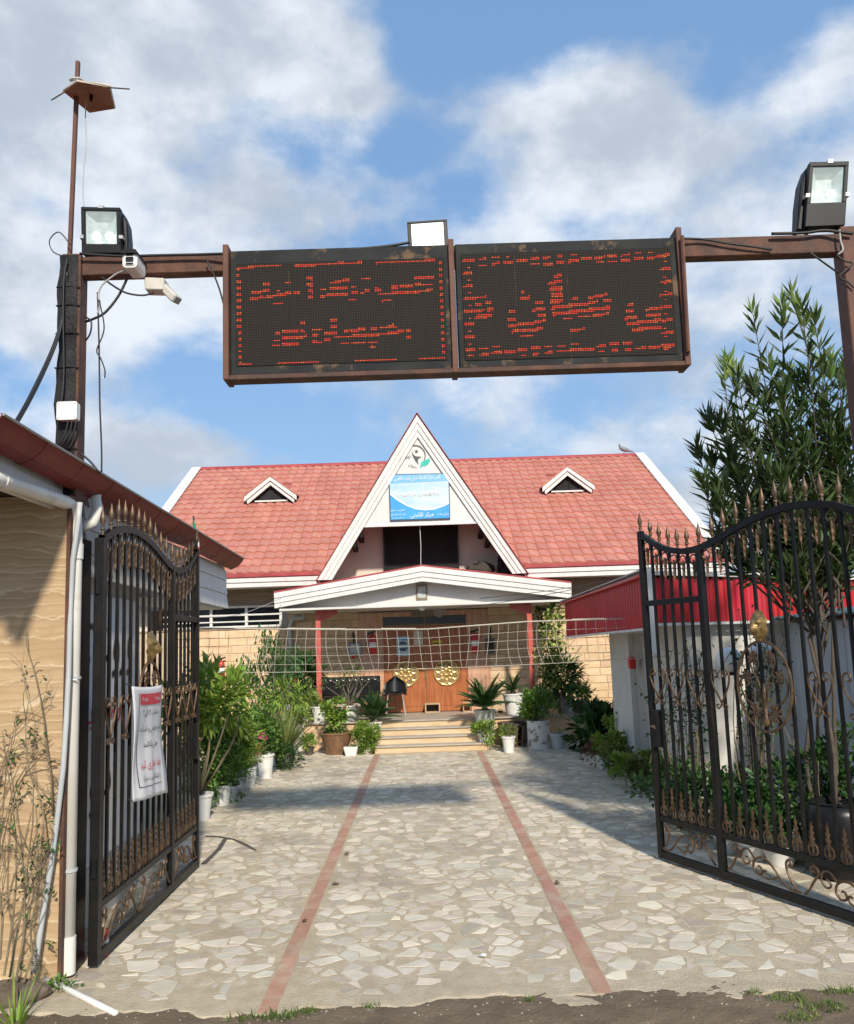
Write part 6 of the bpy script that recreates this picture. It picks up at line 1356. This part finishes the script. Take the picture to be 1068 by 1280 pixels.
blossoms(t, [A(329, 919, 13.2), A(326, 921, 13.2), A(332, 922, 13.2)], .05, m_pinkp); blossoms(t, [A(323, 931, 13.2), A(322, 942, 13.2), A(324, 933, 13.2)], .045, m_red)
grassy('arching_fern', 'large arching yellow green fern at the far end of the left row', (-2.38, 14.5, 0), .25, 110, .78, .05, G_OLIVE, (.14, .18, .25, m_potdk), droop=.35)
bush('low_herb_plant', 'dark green low plant under the arching fern', (-2.25, 14.3, 0), (-2.28, 14.25, .2), (.22, .2, .18), 26, 30, .08, .05, .03, G_DARK, nst=0)
t = thing('weeping_fig', 'tall thin tree with drooping narrow leaves against the tan wall', 'tree', (-2.98, 15.6, 0)); pot(t, (-2.98, 15.6, 0), .15, .19, .32, m_potwd)
tips = [A(337, 795, 15.6), A(330, 815, 15.5), A(340, 830, 15.6), A(306, 836, 15.4), A(298, 842, 15.3), A(318, 836, 15.5), A(352, 815, 15.7), A(362, 822, 15.8), A(345, 850, 15.5), A(332, 858, 15.5), A(360, 838, 15.7), A(315, 845, 15.4), A(370, 832, 15.8), A(338, 806, 15.6), A(338, 870, 15.5), A(326, 876, 15.4)]
stems_to(t, (-2.98, 15.6, .3), tips, .013, None, m_bark, .05, 'trunk')
P = []; D = []
for q in tips:
    for _ in range(55): P.append(np.array(q)+RNG.normal(0, .10, 3)*np.array([1, 1, 1.3])); D.append(np.array([RNG.normal(0, .35), RNG.normal(0, .35), -1]))
leaves('crown', P, D, RNG.uniform(.09, .15, len(P)), .04, G_DARK, t)
bush('tropical_shrub', 'feathery light green shrub behind the arching fern', (-2.62, 15.2, 0), (-2.45, 15.2, 1.12), (.55, .35, .2), 22, 26, .16, .14, .035, G_LIGHT, pot_=(.13, .17, .34, m_potw), up=.0, droop=.4)
bush('green_hedge_plant', 'leafy bright green plant filling the gap behind the dark rounded plant', (-2.72, 12.3, 0), (-2.70, 12.3, .62), (.36, .36, .50), 60, 34, .12, .075, .035, G_LIGHT, pot_=(.13, .17, .2, m_potg), up=.2, nst=5, shell=.4)
bush('green_hedge_plant', 'low dense green plant hiding the pots below the tall left shrub', (-2.92, 11.0, 0), (-2.86, 11.05, .55), (.34, .34, .50), 60, 36, .12, .07, .035, G_MID, pot_=(.13, .17, .2, m_potg), up=.2, nst=5, shell=.4)
bush('green_hedge_plant', 'mid green plant between the geranium and the arching fern', (-2.66, 13.9, 0), (-2.62, 13.9, .60), (.34, .34, .52), 60, 34, .12, .075, .035, G_MID, pot_=(.13, .17, .2, m_potg), up=.2, nst=5, shell=.4)
# --- left side of the porch
bush('rubber_shrub', 'dense dark green shrub by the left red porch column', (-2.62, 17.3, PF), (-2.55, 17.3, 1.42), (.50, .4, .36), 44, 30, .17, .17, .05, G_DARK, pot_=(.15, .19, .34, m_potwd), up=.4, nst=8)
for k in range(1): blossoms(bpy.data.objects['rubber_shrub'], [A(370, 850, 17.0)], .05, m_red)
p = A(398.5, 901, 16.85); t = bush('succulent', 'low yellow green succulent in a chipped white pot at the left column foot', (p.x, 16.85, PF), (p.x, 16.85, PF+.36), (.17, .15, .05), 14, 26, .06, .045, .025, G_OLIVE, pot_=(.10, .135, .31, m_potwd), nst=0)
p = A(379, 900, 16.9); t = bush('succulent', 'small leafy plant in a chipped white pot left of the column', (p.x, 16.95, PF), (p.x, 16.95, PF+.42), (.18, .15, .08), 12, 24, .07, .06, .03, G_LIGHT, pot_=(.10, .135, .30, m_potwd), nst=0)
p = A(437, 902, 16.9); t = bush('desert_rose', 'thin branched shrub in a rough white pot between column and steps', (p.x, 16.9, PF), (p.x+.02, 16.9, 1.28), (.55, .35, .18), 20, 9, .13, .11, .02, G_GREY, pot_=(.15, .19, .31, m_potwd), up=.35, nst=12, st=.012, stem_m=m_bark)
P, D, C = clumps(A(441, 838, 16.9), (.16, .1, .1), 8, 8, .07); leaves('foliage', P, D, .07, .035, G_OLIVE, t); stems_to(t, (p.x, 16.9, 1.0), C, .005, 4)
# big brown bowl with a geranium
bw_ = AZ(420, 944); t = bush('geranium', 'leggy light green geranium in a large brown glazed bowl', (bw_.x, bw_.y+.15, 0), (bw_.x-.02, bw_.y+.15, .78), (.26, .2, .30), 24, 20, .10, .08, .07, G_LIGHT, pot_=(.18, .30, .40, m_potb, .015, 32, .012), up=.2, nst=10)
P, D, C = clumps((bw_.x, bw_.y+.1, .43), (.24, .2, .03), 12, 20, .06); leaves('foliage', P, D, .05, .03, G_MID, t)
blossoms(t, [A(430, 885, 16.2), A(431, 887, 16.2)], .035, m_pinkp)
p = AZ(439, 945); t = thing('square_planter', 'small white square planter in front of the brown bowl', 'planter', (p.x, p.y, 0)); 
for a in (0,): MB().hexa([(p.x-.09, p.y-.05, 0), (p.x+.09, p.y-.05, 0), (p.x+.09, p.y+.1, 0), (p.x-.09, p.y+.1, 0), (p.x-.13, p.y-.08, .16), (p.x+.13, p.y-.08, .16), (p.x+.13, p.y+.12, .16), (p.x-.13, p.y+.12, .16)]).build('trough', m_potw, t, bevel=.008)
P, D, C = clumps((p.x, p.y+.02, .17), (.09, .07, .02), 6, 12, .04); leaves('foliage', P, D, .04, .02, G_MID, t)
p = AZ(457, 943); bush('basil', 'bright green basil mound left of the steps', (p.x, p.y+.1, 0), (p.x, p.y+.05, .36), (.28, .22, .22), 60, 34, .075, .045, .032, G_LIGHT, pot_=(.10, .14, .28, m_potwd), nst=4, shell=.55)
P, D, C = clumps((p.x+.02, p.y-.05, .10), (.16, .08, .1), 20, 24, .06); leaves('foliage', P, D, .04, .03, G_LIGHT, bpy.data.objects['basil'])
p = A(470, 915, 16.55); sago('sago palm in a white pot left of the steps', (p.x-.02, 16.58, rz*2), (.09, .13, .26), 24, .60, .62)
p = AZ(386, 944); bush('small_herb', 'small green plant in a dark pot at the far left of the porch base', (p.x, p.y+.05, 0), (p.x, p.y, .24), (.16, .13, .1), 14, 24, .08, .07, .03, G_LIGHT, pot_=(.07, .095, .14, m_potdk), nst=0)
for k, (x, y, lb) in enumerate(((373, 941, 'chipped white tall pot with a small plant left of the brown bowl'), (362, 944, 'chipped white tall pot half hidden by the arching fern'))):
    p = AZ(x, y); bush('chipped_pot_plant', lb, (p.x, p.y+.35, 0), (p.x, p.y+.35, .68), (.26, .2, .12), 12, 20, .11, .10, .035, G_LIGHT, pot_=(.11, .14, .5, m_potwd), nst=4)
# --- right side of the steps
sago('large sago palm in a white tapered pot right of the steps', (1.10, 16.52, rz*2), (.145, .20, .42), 34, .66, .6)
p = A(643, 893, 17.0); sago('smaller sago palm in a tall white pot on the porch edge', (p.x, 17.0, PF), (.145, .205, .42), 14, .36, .6)
p = AZ(609, 937); t = bush('trailing_plant', 'bright trailing plant spilling over a white pot right of the steps', (p.x, p.y+.08, 0), (p.x, p.y+.05, .38), (.27, .2, .1), 34, 30, .07, .045, .032, G_LIGHT, pot_=(.11, .15, .28, m_potwd), nst=0)
P, D, C = clumps((p.x+.36, p.y-.02, .20), (.15, .1, .2), 30, 22, .06, up=-.3); leaves('foliage', P, D, .04, .03, G_LIGHT, t)
P, D, C = clumps((p.x+.02, p.y-.12, .2), (.1, .05, .15), 14, 16, .05, up=-.3); leaves('foliage', P, D, .04, .03, G_LIGHT, t)
p = AZ(637, 941); bush('small_pot_plant', 'small dry plant in a little white pot before the dark tub', (p.x, p.y+.05, 0), (p.x, p.y+.05, .40), (.13, .1, .09), 10, 22, .06, .05, .02, G_OLIVE, pot_=(.085, .115, .28), nst=3)
p = AZ(645, 936); t = thing('wooden_tub', 'dark wooden half barrel with a broken stave right of the steps', 'tub', (p.x+.02, p.y+.42, 0)); c = Vector((p.x+.02, p.y+.42, 0))
for k in range(18):
    if k == 14: continue
    a0, a1 = 2*PI*k/18+.01, 2*PI*(k+1)/18-.01
    MB().hexa([c+Vector((r*math.cos(a), r*math.sin(a), z)) for z, (ri, ro) in ((0, (.20, .225)), (.44, (.275, .30))) for (r, a) in ((ri, a0), (ro, a0), (ro, a1), (ri, a1))]).build('stave', m_tub, t)
for z, r in ((.40, .299), (.08, .243)): MB().lathe([(r, 0), (r+.006, .0), (r+.008, .03), (r, .03)], 28, c+Vector((0, 0, z)), cap=False).build('hoop', m_dark, t)
MB().lathe([(.26, .36), (.01, .37)], 16, c, cap=False).build('soil', m_soil, t)
p = AZ(676, 937); bush('trunk_pot_plant', 'leafy green plant in a white painted tree trunk pot', (p.x, p.y+.2, 0), (p.x+.04, p.y+.2, .78), (.36, .28, .26), 34, 26, .12, .085, .05, G_MID, pot_=(.20, .20, .50, m_potwd, .006, 22, .02), nst=8)
p = AZ(701, 937); bush('bucket_plant', 'small sprout in a pale grey bucket beside the trunk pot', (p.x, p.y+.15, 0), (p.x, p.y+.15, .29), (.08, .07, .03), 5, 10, .04, .04, .02, G_MID, pot_=(.115, .155, .27, m_potg), nst=0)
bush('dark_palm_plant', 'large dark green arching plant at the right porch corner', (2.78, 17.35, PF), (2.75, 17.3, 1.22), (.48, .38, .34), 34, 30, .18, .18, .035, G_DARK, pot_=(.15, .19, .30, m_potg), up=.2, droop=.45)
bush('corner_leafy_plant', 'mid green plant in a dark pot below the ivy at the porch corner', (3.0, 16.9, PF), (2.95, 16.85, .88), (.28, .24, .2), 20, 26, .12, .09, .045, G_MID, pot_=(.14, .17, .24, m_potdk), up=.2)
bush('ledge_plant', 'bushy green plant on the porch edge behind the trunk pot', (2.22, 17.0, PF), (2.2, 16.95, .86), (.30, .24, .2), 22, 26, .11, .07, .035, G_MID, pot_=(.13, .16, .2, m_potwd))
p = A(702, 838+33, 16.8)
# ivy climbing the corner
t = thing('climbing_ivy', 'variegated yellow green ivy climbing the right corner of the porch', 'climber', (2.6, 17.05, PF))
P = []; D = []
for (x, y, r, n) in ((692, 760, 10, 120), (690, 775, 13, 170), (692, 790, 14, 190), (690, 805, 16, 220), (688, 820, 17, 240), (690, 835, 16, 220), (693, 848, 14, 120), (702, 765, 6, 60), (684, 845, 9, 80)):
    for _ in range(n):
        q = A(x+random.gauss(0, r*.55), y+random.gauss(0, 8), 17.0+random.uniform(-.18, .12)); P.append(tuple(q)); D.append((random.gauss(0, .5), -1, random.gauss(-.2, .5)))
k = len(P)*6//10; idx = RNG.permutation(len(P)); P = np.array(P); D = np.array(D)
leaves('foliage', P[idx[:k]], D[idx[:k]], RNG.uniform(.06, .11, k), .06, G_YEL, t); leaves('foliage', P[idx[k:]], D[idx[k:]]+np.array([0, .3, 0]), RNG.uniform(.06, .11, len(P)-k), .06, G_MID, t)
P = [tuple(A(678+random.gauss(0, 6), 770+random.gauss(0, 14), 18.1)) for _ in range(300)]; leaves('foliage', P, [(random.gauss(0, .5), -1, random.gauss(-.2, .5)) for _ in P], .09, .055, G_DARK, t)
stems_to(t, (2.62, 17.1, PF), [tuple(A(x, y, 17.1)) for x, y in ((690, 760), (684, 800), (695, 800), (700, 780), (688, 830))], .018, None, m_bark, .03)
for (x0, y0, x1, y1) in ((707, 800, 724, 790), (709, 818, 728, 806), (712, 830, 724, 818)): MB().tube(spline([A(x0, y0, 18.1), A((x0+x1)/2+2, (y0+y1)/2+3, 18.3), A(x1, y1, 18.45)]), .006, 4).build('tendril', m_stem, t)
# --- right row
bush('broadleaf_bush', 'dark broad leaved bush beside the sunlit tan wall', (3.0, 15.2, 0), (2.92, 15.2, .40), (.42, .45, .40), 36, 14, .18, .22, .11, G_DARK, group='plants along the annex', up=.6, nst=6, droop=.35, leafobj=80)
bush('broadleaf_bush', 'second dark broad leaved bush against the annex wall corner', (3.4, 14.9, 0), (3.35, 14.9, .45), (.30, .3, .38), 22, 14, .16, .18, .09, G_DARK, group='plants along the annex', up=.6, nst=6, droop=.35)
p = AZ(752, 962); t = bush('dry_plant', 'reddish dry stemmed plant in a white pot at the right yard edge', (p.x+.05, p.y+.1, 0), (p.x-.05, p.y+.05, .22), (.2, .15, .16), 14, 14, .09, .07, .03, leaf_mat('maroon_leaf', (.14, .05, .045), (.20, .08, .06)), pot_=(.08, .11, .2), group='plants along the annex', nst=10, st=.008, stem_m=m_twig)
for k, (x, y, w, h, lb) in enumerate(((768, 960, .30, .40, 'light green geranium in the right row nearest the tan wall'), (780, 972, .32, .34, 'light green geranium in the middle of the right row'), (798, 984, .33, .34, 'light green geranium in the right row beside the gate end'), (812, 990, .30, .32, 'light green geranium in a white pot touching the gate end'))):
    p = AZ(x, y); t = bush('geranium', lb, (p.x, p.y+.15, 0), (p.x, p.y+.12, .26+.04*(k == 0)), (w, .24, h*.55), 34, 24, .09, .06, .055, G_OLIVE if k % 2 else G_LIGHT, pot_=(.10, .14, .2, m_potw), group='plants along the annex', nst=4)
    if k == 1: blossoms(t, [A(789, 941, p.y), A(786, 943, p.y)], .045, m_pinkp)
p = AZ(778, 955); t = thing('bare_stem_plant', 'pale bare branching stems rising behind the right geraniums', 'plant', (p.x+.1, p.y+.5, 0), 'plants along the annex')
stems_to(t, (p.x+.1, p.y+.5, 0), [tuple(A(x, y, p.y+.5)) for x, y in ((770, 925), (778, 918), (786, 922), (790, 930), (774, 930))], .012, None, m_bark, .1)
P, D, C = clumps((p.x+.12, p.y+.5, .62), (.3, .2, .12), 14, 12, .1); leaves('foliage', P, D, .06, .05, G_LIGHT, t)
def rose(label, x, top, Y, n, spread):
    base = A(x, 940, Y); base.z = 0; t = thing('rose_bush', label, 'shrub', base, 'rose bushes behind the right gate'); C = []
    for k in range(n): C.append(tuple(A(x+random.gauss(0, spread), top+random.uniform(0, 90), Y+random.uniform(-.15, .15))))
    stems_to(t, base, C, .007, None, m_twig, .08); P = []; D = []
    for c in C:
        for _ in range(16): q = Vector(base).lerp(Vector(c), random.uniform(.45, 1.0)); P.append(tuple(q+Vector((random.gauss(0, .07), random.gauss(0, .07), random.gauss(0, .07))))); D.append((random.gauss(0, 1), random.gauss(0, 1), random.gauss(0, .6)))
    leaves('foliage', P, D, .055, .034, G_DARK, t); return t
rose('thin leafy rose bush rising behind the wicket part of the right gate', 836, 805, 9.4, 14, 14)
rose('tall dark rose bush with bare stems behind the oval of the right gate', 945, 760, 8.3, 26, 20)
rose('sparse climbing rose between the annex wall and the right gate', 868, 800, 9.0, 14, 16)
for k, (x, y, Y, rx, rz_, m, lb) in enumerate(((845, 985, 9.0, .40, .22, G_DARK, 'mid green bush behind the wicket of the right gate'), (890, 990, 8.6, .40, .22, G_DARK, 'mid green leafy bush behind the middle of the right gate'), (940, 1010, 8.0, .40, .22, G_DARK, 'dark leafy bush below the oval of the right gate'),
                                          (1005, 990, 7.6, .42, .32, G_DARK, 'tall mid green bush behind the hinge half of the right gate'), (1055, 965, 7.4, .36, .42, G_DARK, 'tall dark bush at the right edge behind the gate'))):
    c = A(x, y, Y); t = bush('garden_bush', lb, (c.x, Y, 0), (c.x, Y, c.z), (rx, .3, rz_), 40, 30, .12, .065, .042, m, group='garden bushes behind the right gate', nst=8)
    if k in (1, 2): blossoms(t, [A(x+30, y+5, Y-.3), A(x+34, y+9, Y-.3)], .03, m_red)
for k, (x, y, lb) in enumerate(((920, 1068, 'white round pot behind the foot of the right gate'), (952, 1078, 'second white round pot beside the first at the gate foot'), (985, 1086, 'third white round pot nearest the hinge of the right gate'))):
    p = AZ(x, y); bush('round_pot_plant', lb, (p.x, p.y+.12, 0), (p.x, p.y+.14, .34), (.2, .18, .12), 16, 20, .09, .06, .04, G_DARK, pot_=(.10, .155, .17, m_potw), group='white pots behind the right gate', nst=0)
p = AZ(1060, 1120); t = thing('black_barrel', 'black plastic barrel behind the hinge side of the right gate', 'barrel', (p.x+.22, p.y+.5, 0)); c = Vector((p.x+.22, p.y+.5, 0))
MB().lathe([(.20, 0), (.24, .03), (.25, .2), (.235, .22), (.25, .24), (.25, .5), (.22, .56), (.20, .57), (.19, .5)], 24, c).build('drum', m_black, t, smooth='auto'); MB().lathe([(.20, .565), (.215, .58), (.20, .59)], 20, c, cap=False).build('rim', m_black, t)

# --- oleander tree by the right post
t = thing('oleander', 'tall oleander with narrow dark leaves beside the right gate post', 'tree', (3.35, 7.35, 0))
tipsO = [(990, 357), (1003, 372), (942, 380), (978, 372), (1018, 385), (905, 445), (922, 455), (912, 440), (1030, 445), (1050, 455), (1040, 440), (885, 510), (900, 515), (920, 520), (940, 470), (960, 440), (985, 450), (1010, 460), (1062, 440),
         (872, 548), (890, 560), (915, 550), (940, 540), (965, 520), (990, 520), (1020, 515), (1045, 510), (880, 590), (905, 595), (930, 585), (960, 575), (990, 570), (1015, 565), (1045, 560), (1068, 540), (900, 625), (925, 630), (950, 622), (980, 615), (1010, 612),
         (1040, 610), (1068, 600), (940, 655), (965, 668), (1000, 655), (1030, 650), (1062, 645), (905, 668), (930, 690), (990, 695), (1045, 690), (1085, 480), (1095, 560), (1090, 640), (1110, 520), (1120, 600), (960, 480), (1000, 490), (1030, 480), (975, 545), (1005, 540), (950, 600), (1070, 500), (1075, 580)]
tipsO = [(x, y+14) for x, y in tipsO]+[(random.uniform(885, 1075), random.uniform(520, 690)) for _ in range(18)]+[(random.uniform(930, 1060), random.uniform(430, 540)) for _ in range(5)]
P = []; D = []; LL = []; young = []; b = MB()
fork = Vector((3.38, 7.35, 2.25))
for k, (x, y) in enumerate(tipsO):
    Y = 7.3+random.uniform(-.35, .45); tip = A(x, y, Y); base = Vector((3.36+random.gauss(0, .12), 7.35+random.gauss(0, .12), random.uniform(1.9, 2.5)))
    mid = base.lerp(tip, .55)+Vector((random.gauss(0, .06), random.gauss(0, .06), -.06)); mid.x += (tip.x-base.x)*.12
    path = spline([base, mid, tip], 10); b.tube(path, [.012-.00045*i for i in range(len(path))], 5)
    ln = len(path)
    for i in range(max(3, int(ln*.22)), ln):
        dirv = (path[min(i+1, ln-1)]-path[max(i-1, 0)]).normalized(); o1 = dirv.orthogonal().normalized(); o2 = dirv.cross(o1); top = i >= ln-3
        if path[i].z < 2.3+random.uniform(-.15, .2): continue
        for w in range(3 if top else (2 if random.random() < .5 else 1)):
            a0 = random.uniform(0, 2*PI)
            for j in range(3):
                a = a0+j*2*PI/3; rad = o1*math.cos(a)+o2*math.sin(a)
                P.append(tuple(path[i]+dirv*random.uniform(-.02, .02))); D.append(tuple(dirv*(.9 if top else .6)+rad*(.62 if top else .85)+Vector((0, 0, .15)))); LL.append(random.uniform(.15, .235)*(.9 if top else 1)); young.append(y < 470 and top and random.random() < .6)
m_olb = mat('oleander_bark', (.06, .048, .036), (.10, .08, .06), rough=.85, scale=12)
b.build('branch', m_olb, t, smooth=True)
for k in range(5):
    b2 = MB(); x0, y0 = 3.36+random.gauss(0, .06), 7.35+random.gauss(0, .06); b2.tube(spline([(x0, y0, 0), (x0+random.gauss(0, .08), y0+random.gauss(0, .08), .9), (3.36+random.gauss(0, .14), 7.35+random.gauss(0, .12), random.uniform(1.9, 2.5))], 5), [.022-.0009*i for i in range(11)], 7); b2.build('trunk', m_olb, t, smooth=True)
P = np.array(P); D = np.array(D); LL = np.array(LL); young = np.array(young)
dist = np.linalg.norm(P-np.array([0, 0, EYE]), axis=1)-.6*(P[:, 2]-3.4); order = np.argsort(dist); near = order[:285]; far = order[285:]
V, F = leaf_geo(np.zeros((1, 3)), np.array([[0, 0, 1.0]]), 1.0, .165, droop=.06, roll=.01, up=(0, -1, 0)); oms = []
for m_ in (G_OLEA, G_OLEAN):
    me = bpy.data.meshes.new('leaf'); me.from_pydata([tuple(v) for v in V], [], [(0, 3, 2), (0, 2, 1), (2, 3, 4), (2, 4, 1)]); me.materials.append(m_); oms.append(me)
for i in near:
    o = bpy.data.objects.new('leaf', oms[int(young[i])]); COL.objects.link(o); o.parent = t; o.location = Vector(P[i])-Vector((3.35, 7.35, 0)); o.rotation_mode = 'QUATERNION'
    o.rotation_quaternion = Vector(D[i]).to_track_quat('Z', 'Y') @ Matrix.Rotation(random.uniform(-PI, PI), 3, 'Z').to_quaternion(); o.scale = (LL[i],)*3
fy = far[young[far]]; fo = far[~young[far]]
leaves('foliage', P[fo], D[fo], LL[fo], LL[fo]*.165, G_OLEA, t, 'stuff', droop=.06)
if len(fy): leaves('foliage', P[fy], D[fy], LL[fy], LL[fy]*.165, G_OLEAN, t, 'stuff', droop=.06)

# --- thorny bare shrub at the left wall foot
t = thing('bare_shrub', 'twiggy half bare shrub against the travertine wall at the left', 'shrub', A(10, 1230, 5.35)); b = MB(); P = []; D = []
def twig(p, d, l, r, dep):
    pts = [p]; dd = d.copy(); n = 5
    for i in range(n):
        dd = (dd+Vector((random.gauss(0, .16), random.gauss(0, .10), random.gauss(0, .14)))).normalized(); p = p+dd*(l/n); p.y = min(p.y, 5.44); p.x = min(p.x, -2.27-.1*random.random()); pts.append(p)
        if dep > 0 and random.random() < .5: twig(p.copy(), (dd+Vector((random.gauss(0, .75), random.gauss(0, .4), random.gauss(0, .5)))).normalized(), l*random.uniform(.35, .6), r*.6, dep-1)
        if dep <= 1 and random.random() < .07:
            for _ in range(4): P.append(tuple(p+Vector((random.gauss(0, .015), random.gauss(0, .015), random.gauss(0, .015))))); D.append((random.gauss(0, 1), random.gauss(0, .6), random.gauss(.2, .6)))
    b.tube(pts, [r*(1-.12*i) for i in range(n+1)], 5, cap=False)
for (x, y, tx, ty, l) in ((5, 1220, 45, 985, 1.25), (0, 1200, 20, 960, 1.1), (20, 1225, 60, 1000, 1.1), (-10, 1215, 10, 990, 1.0), (30, 1228, 80, 1060, .8), (-5, 1150, 55, 1040, .6), (0, 1120, 70, 1090, .5), (-20, 1180, 30, 1010, .9), (12, 1222, 35, 1030, .95)):
    a_, e_ = A(x, y, 5.2+random.uniform(-.1, .15)), A(tx, ty, 5.3); twig(a_, (e_-a_).normalized(), l, .0075, 3)
pth = [A(x, y, 5.42) for x, y in ((66, 1020), (64, 970), (58, 930), (55, 900), (50, 870), (42, 835), (34, 810), (32, 780))]; b.tube(pth, [.006, .006, .0055, .005, .0045, .004, .0035, .002], 5)
for q, e in (((55, 898), (16, 890)), ((52, 880), (64, 872)), ((42, 835), (50, 828)), ((58, 930), (30, 905))): b.tube(spline([A(*q, 5.42), A((q[0]+e[0])/2, (q[1]+e[1])/2-3, 5.41), A(*e, 5.40)], 3), .003, 4)
b.build('branch', m_twig, t, smooth=True)
for (x, y) in ((38, 914), (42, 915), (30, 982), (36, 985), (20, 1055), (62, 1060), (70, 1058), (30, 1100), (38, 1150), (28, 1148), (64, 1115), (60, 1180), (24, 990)):
    for _ in range(7): q = A(x+random.gauss(0, 4), y+random.gauss(0, 3), 5.38); P.append(tuple(q)); D.append((random.gauss(0, 1), random.gauss(0, .5), random.gauss(.2, .5)))
leaves('foliage', P, D, RNG.uniform(.025, .045, len(P)), .018, G_DARK, t)
# boulder, grass blades and weeds at the corner
p = AZ(28, 1262); rk = thing('boulder', 'rough brown stone lying at the foot of the left wall', 'stone', (p.x-.12, p.y+.12, -.05)); rows = []
for e in np.linspace(-1.5, 1.5, 9): rows.append([(p.x-.12+(.20*math.cos(q)*math.cos(e)*(1+.14*math.sin(3*q+2*e))), p.y+.14+.13*math.sin(q)*math.cos(e)*(1+.1*math.cos(4*q)), .02+.085*math.sin(e)*(1+.12*math.sin(5*q))) for q in np.linspace(0, 2*PI, 17)])
MB().quadstrip(rows).build('rock', mat('brown_rock', (.10, .075, .052), (.17, .13, .095), rough=.9, scale=9, bump=.9, bscale=30), rk)
p = AZ(20, 1278); grassy('coarse_grass', 'clump of broad grass blades at the lower left corner', (p.x, p.y, -.03), -.03, 22, .28, .016, G_LIGHT, group='weeds at the wall foot')
p = AZ(72, 1240); bush('weed', 'low green weed below the white drainpipe', (p.x, p.y+.05, -.03), (p.x, p.y+.05, .02), (.10, .06, .03), 14, 8, .04, .03, .02, G_MID, group='weeds at the wall foot', nst=0)
# dry leaves and a pale stone on the drive
def litter(label, x, y, r, m, name='dry_leaf', cat='leaf'):
    p = AZ(x, y, .008); b = MB(); k = 7; b.add([(p.x, p.y, .03)]+[(p.x+r*random.uniform(.6, 1.2)*math.cos(2*PI*i/k), p.y+r*random.uniform(.6, 1.2)*math.sin(2*PI*i/k), .010+random.uniform(0, .012)) for i in range(k)], [(0, 1+i, 1+(i+1) % k) for i in range(k)])
    o = b.build(name, m, None, loc=p); tag(o, label, cat)
m_dry = mat('dry_leaf', (.09, .055, .03), (.15, .09, .05), rough=.9, scale=30)
litter('curled brown dry leaf beside the left red strip', 419, 1106, .035, m_dry); litter('dark dry leaf right of the right red strip', 697, 1104, .032, m_dry); litter('small brown dry leaf beside the left strip further back', 434, 1068, .03, m_dry); litter('thin dry leaf near the front of the left strip', 381, 1152, .028, m_dry)
litter('pale loose stone chip near the front of the drive', 604, 1196, .035, m_potw, 'stone_chip', 'stone')
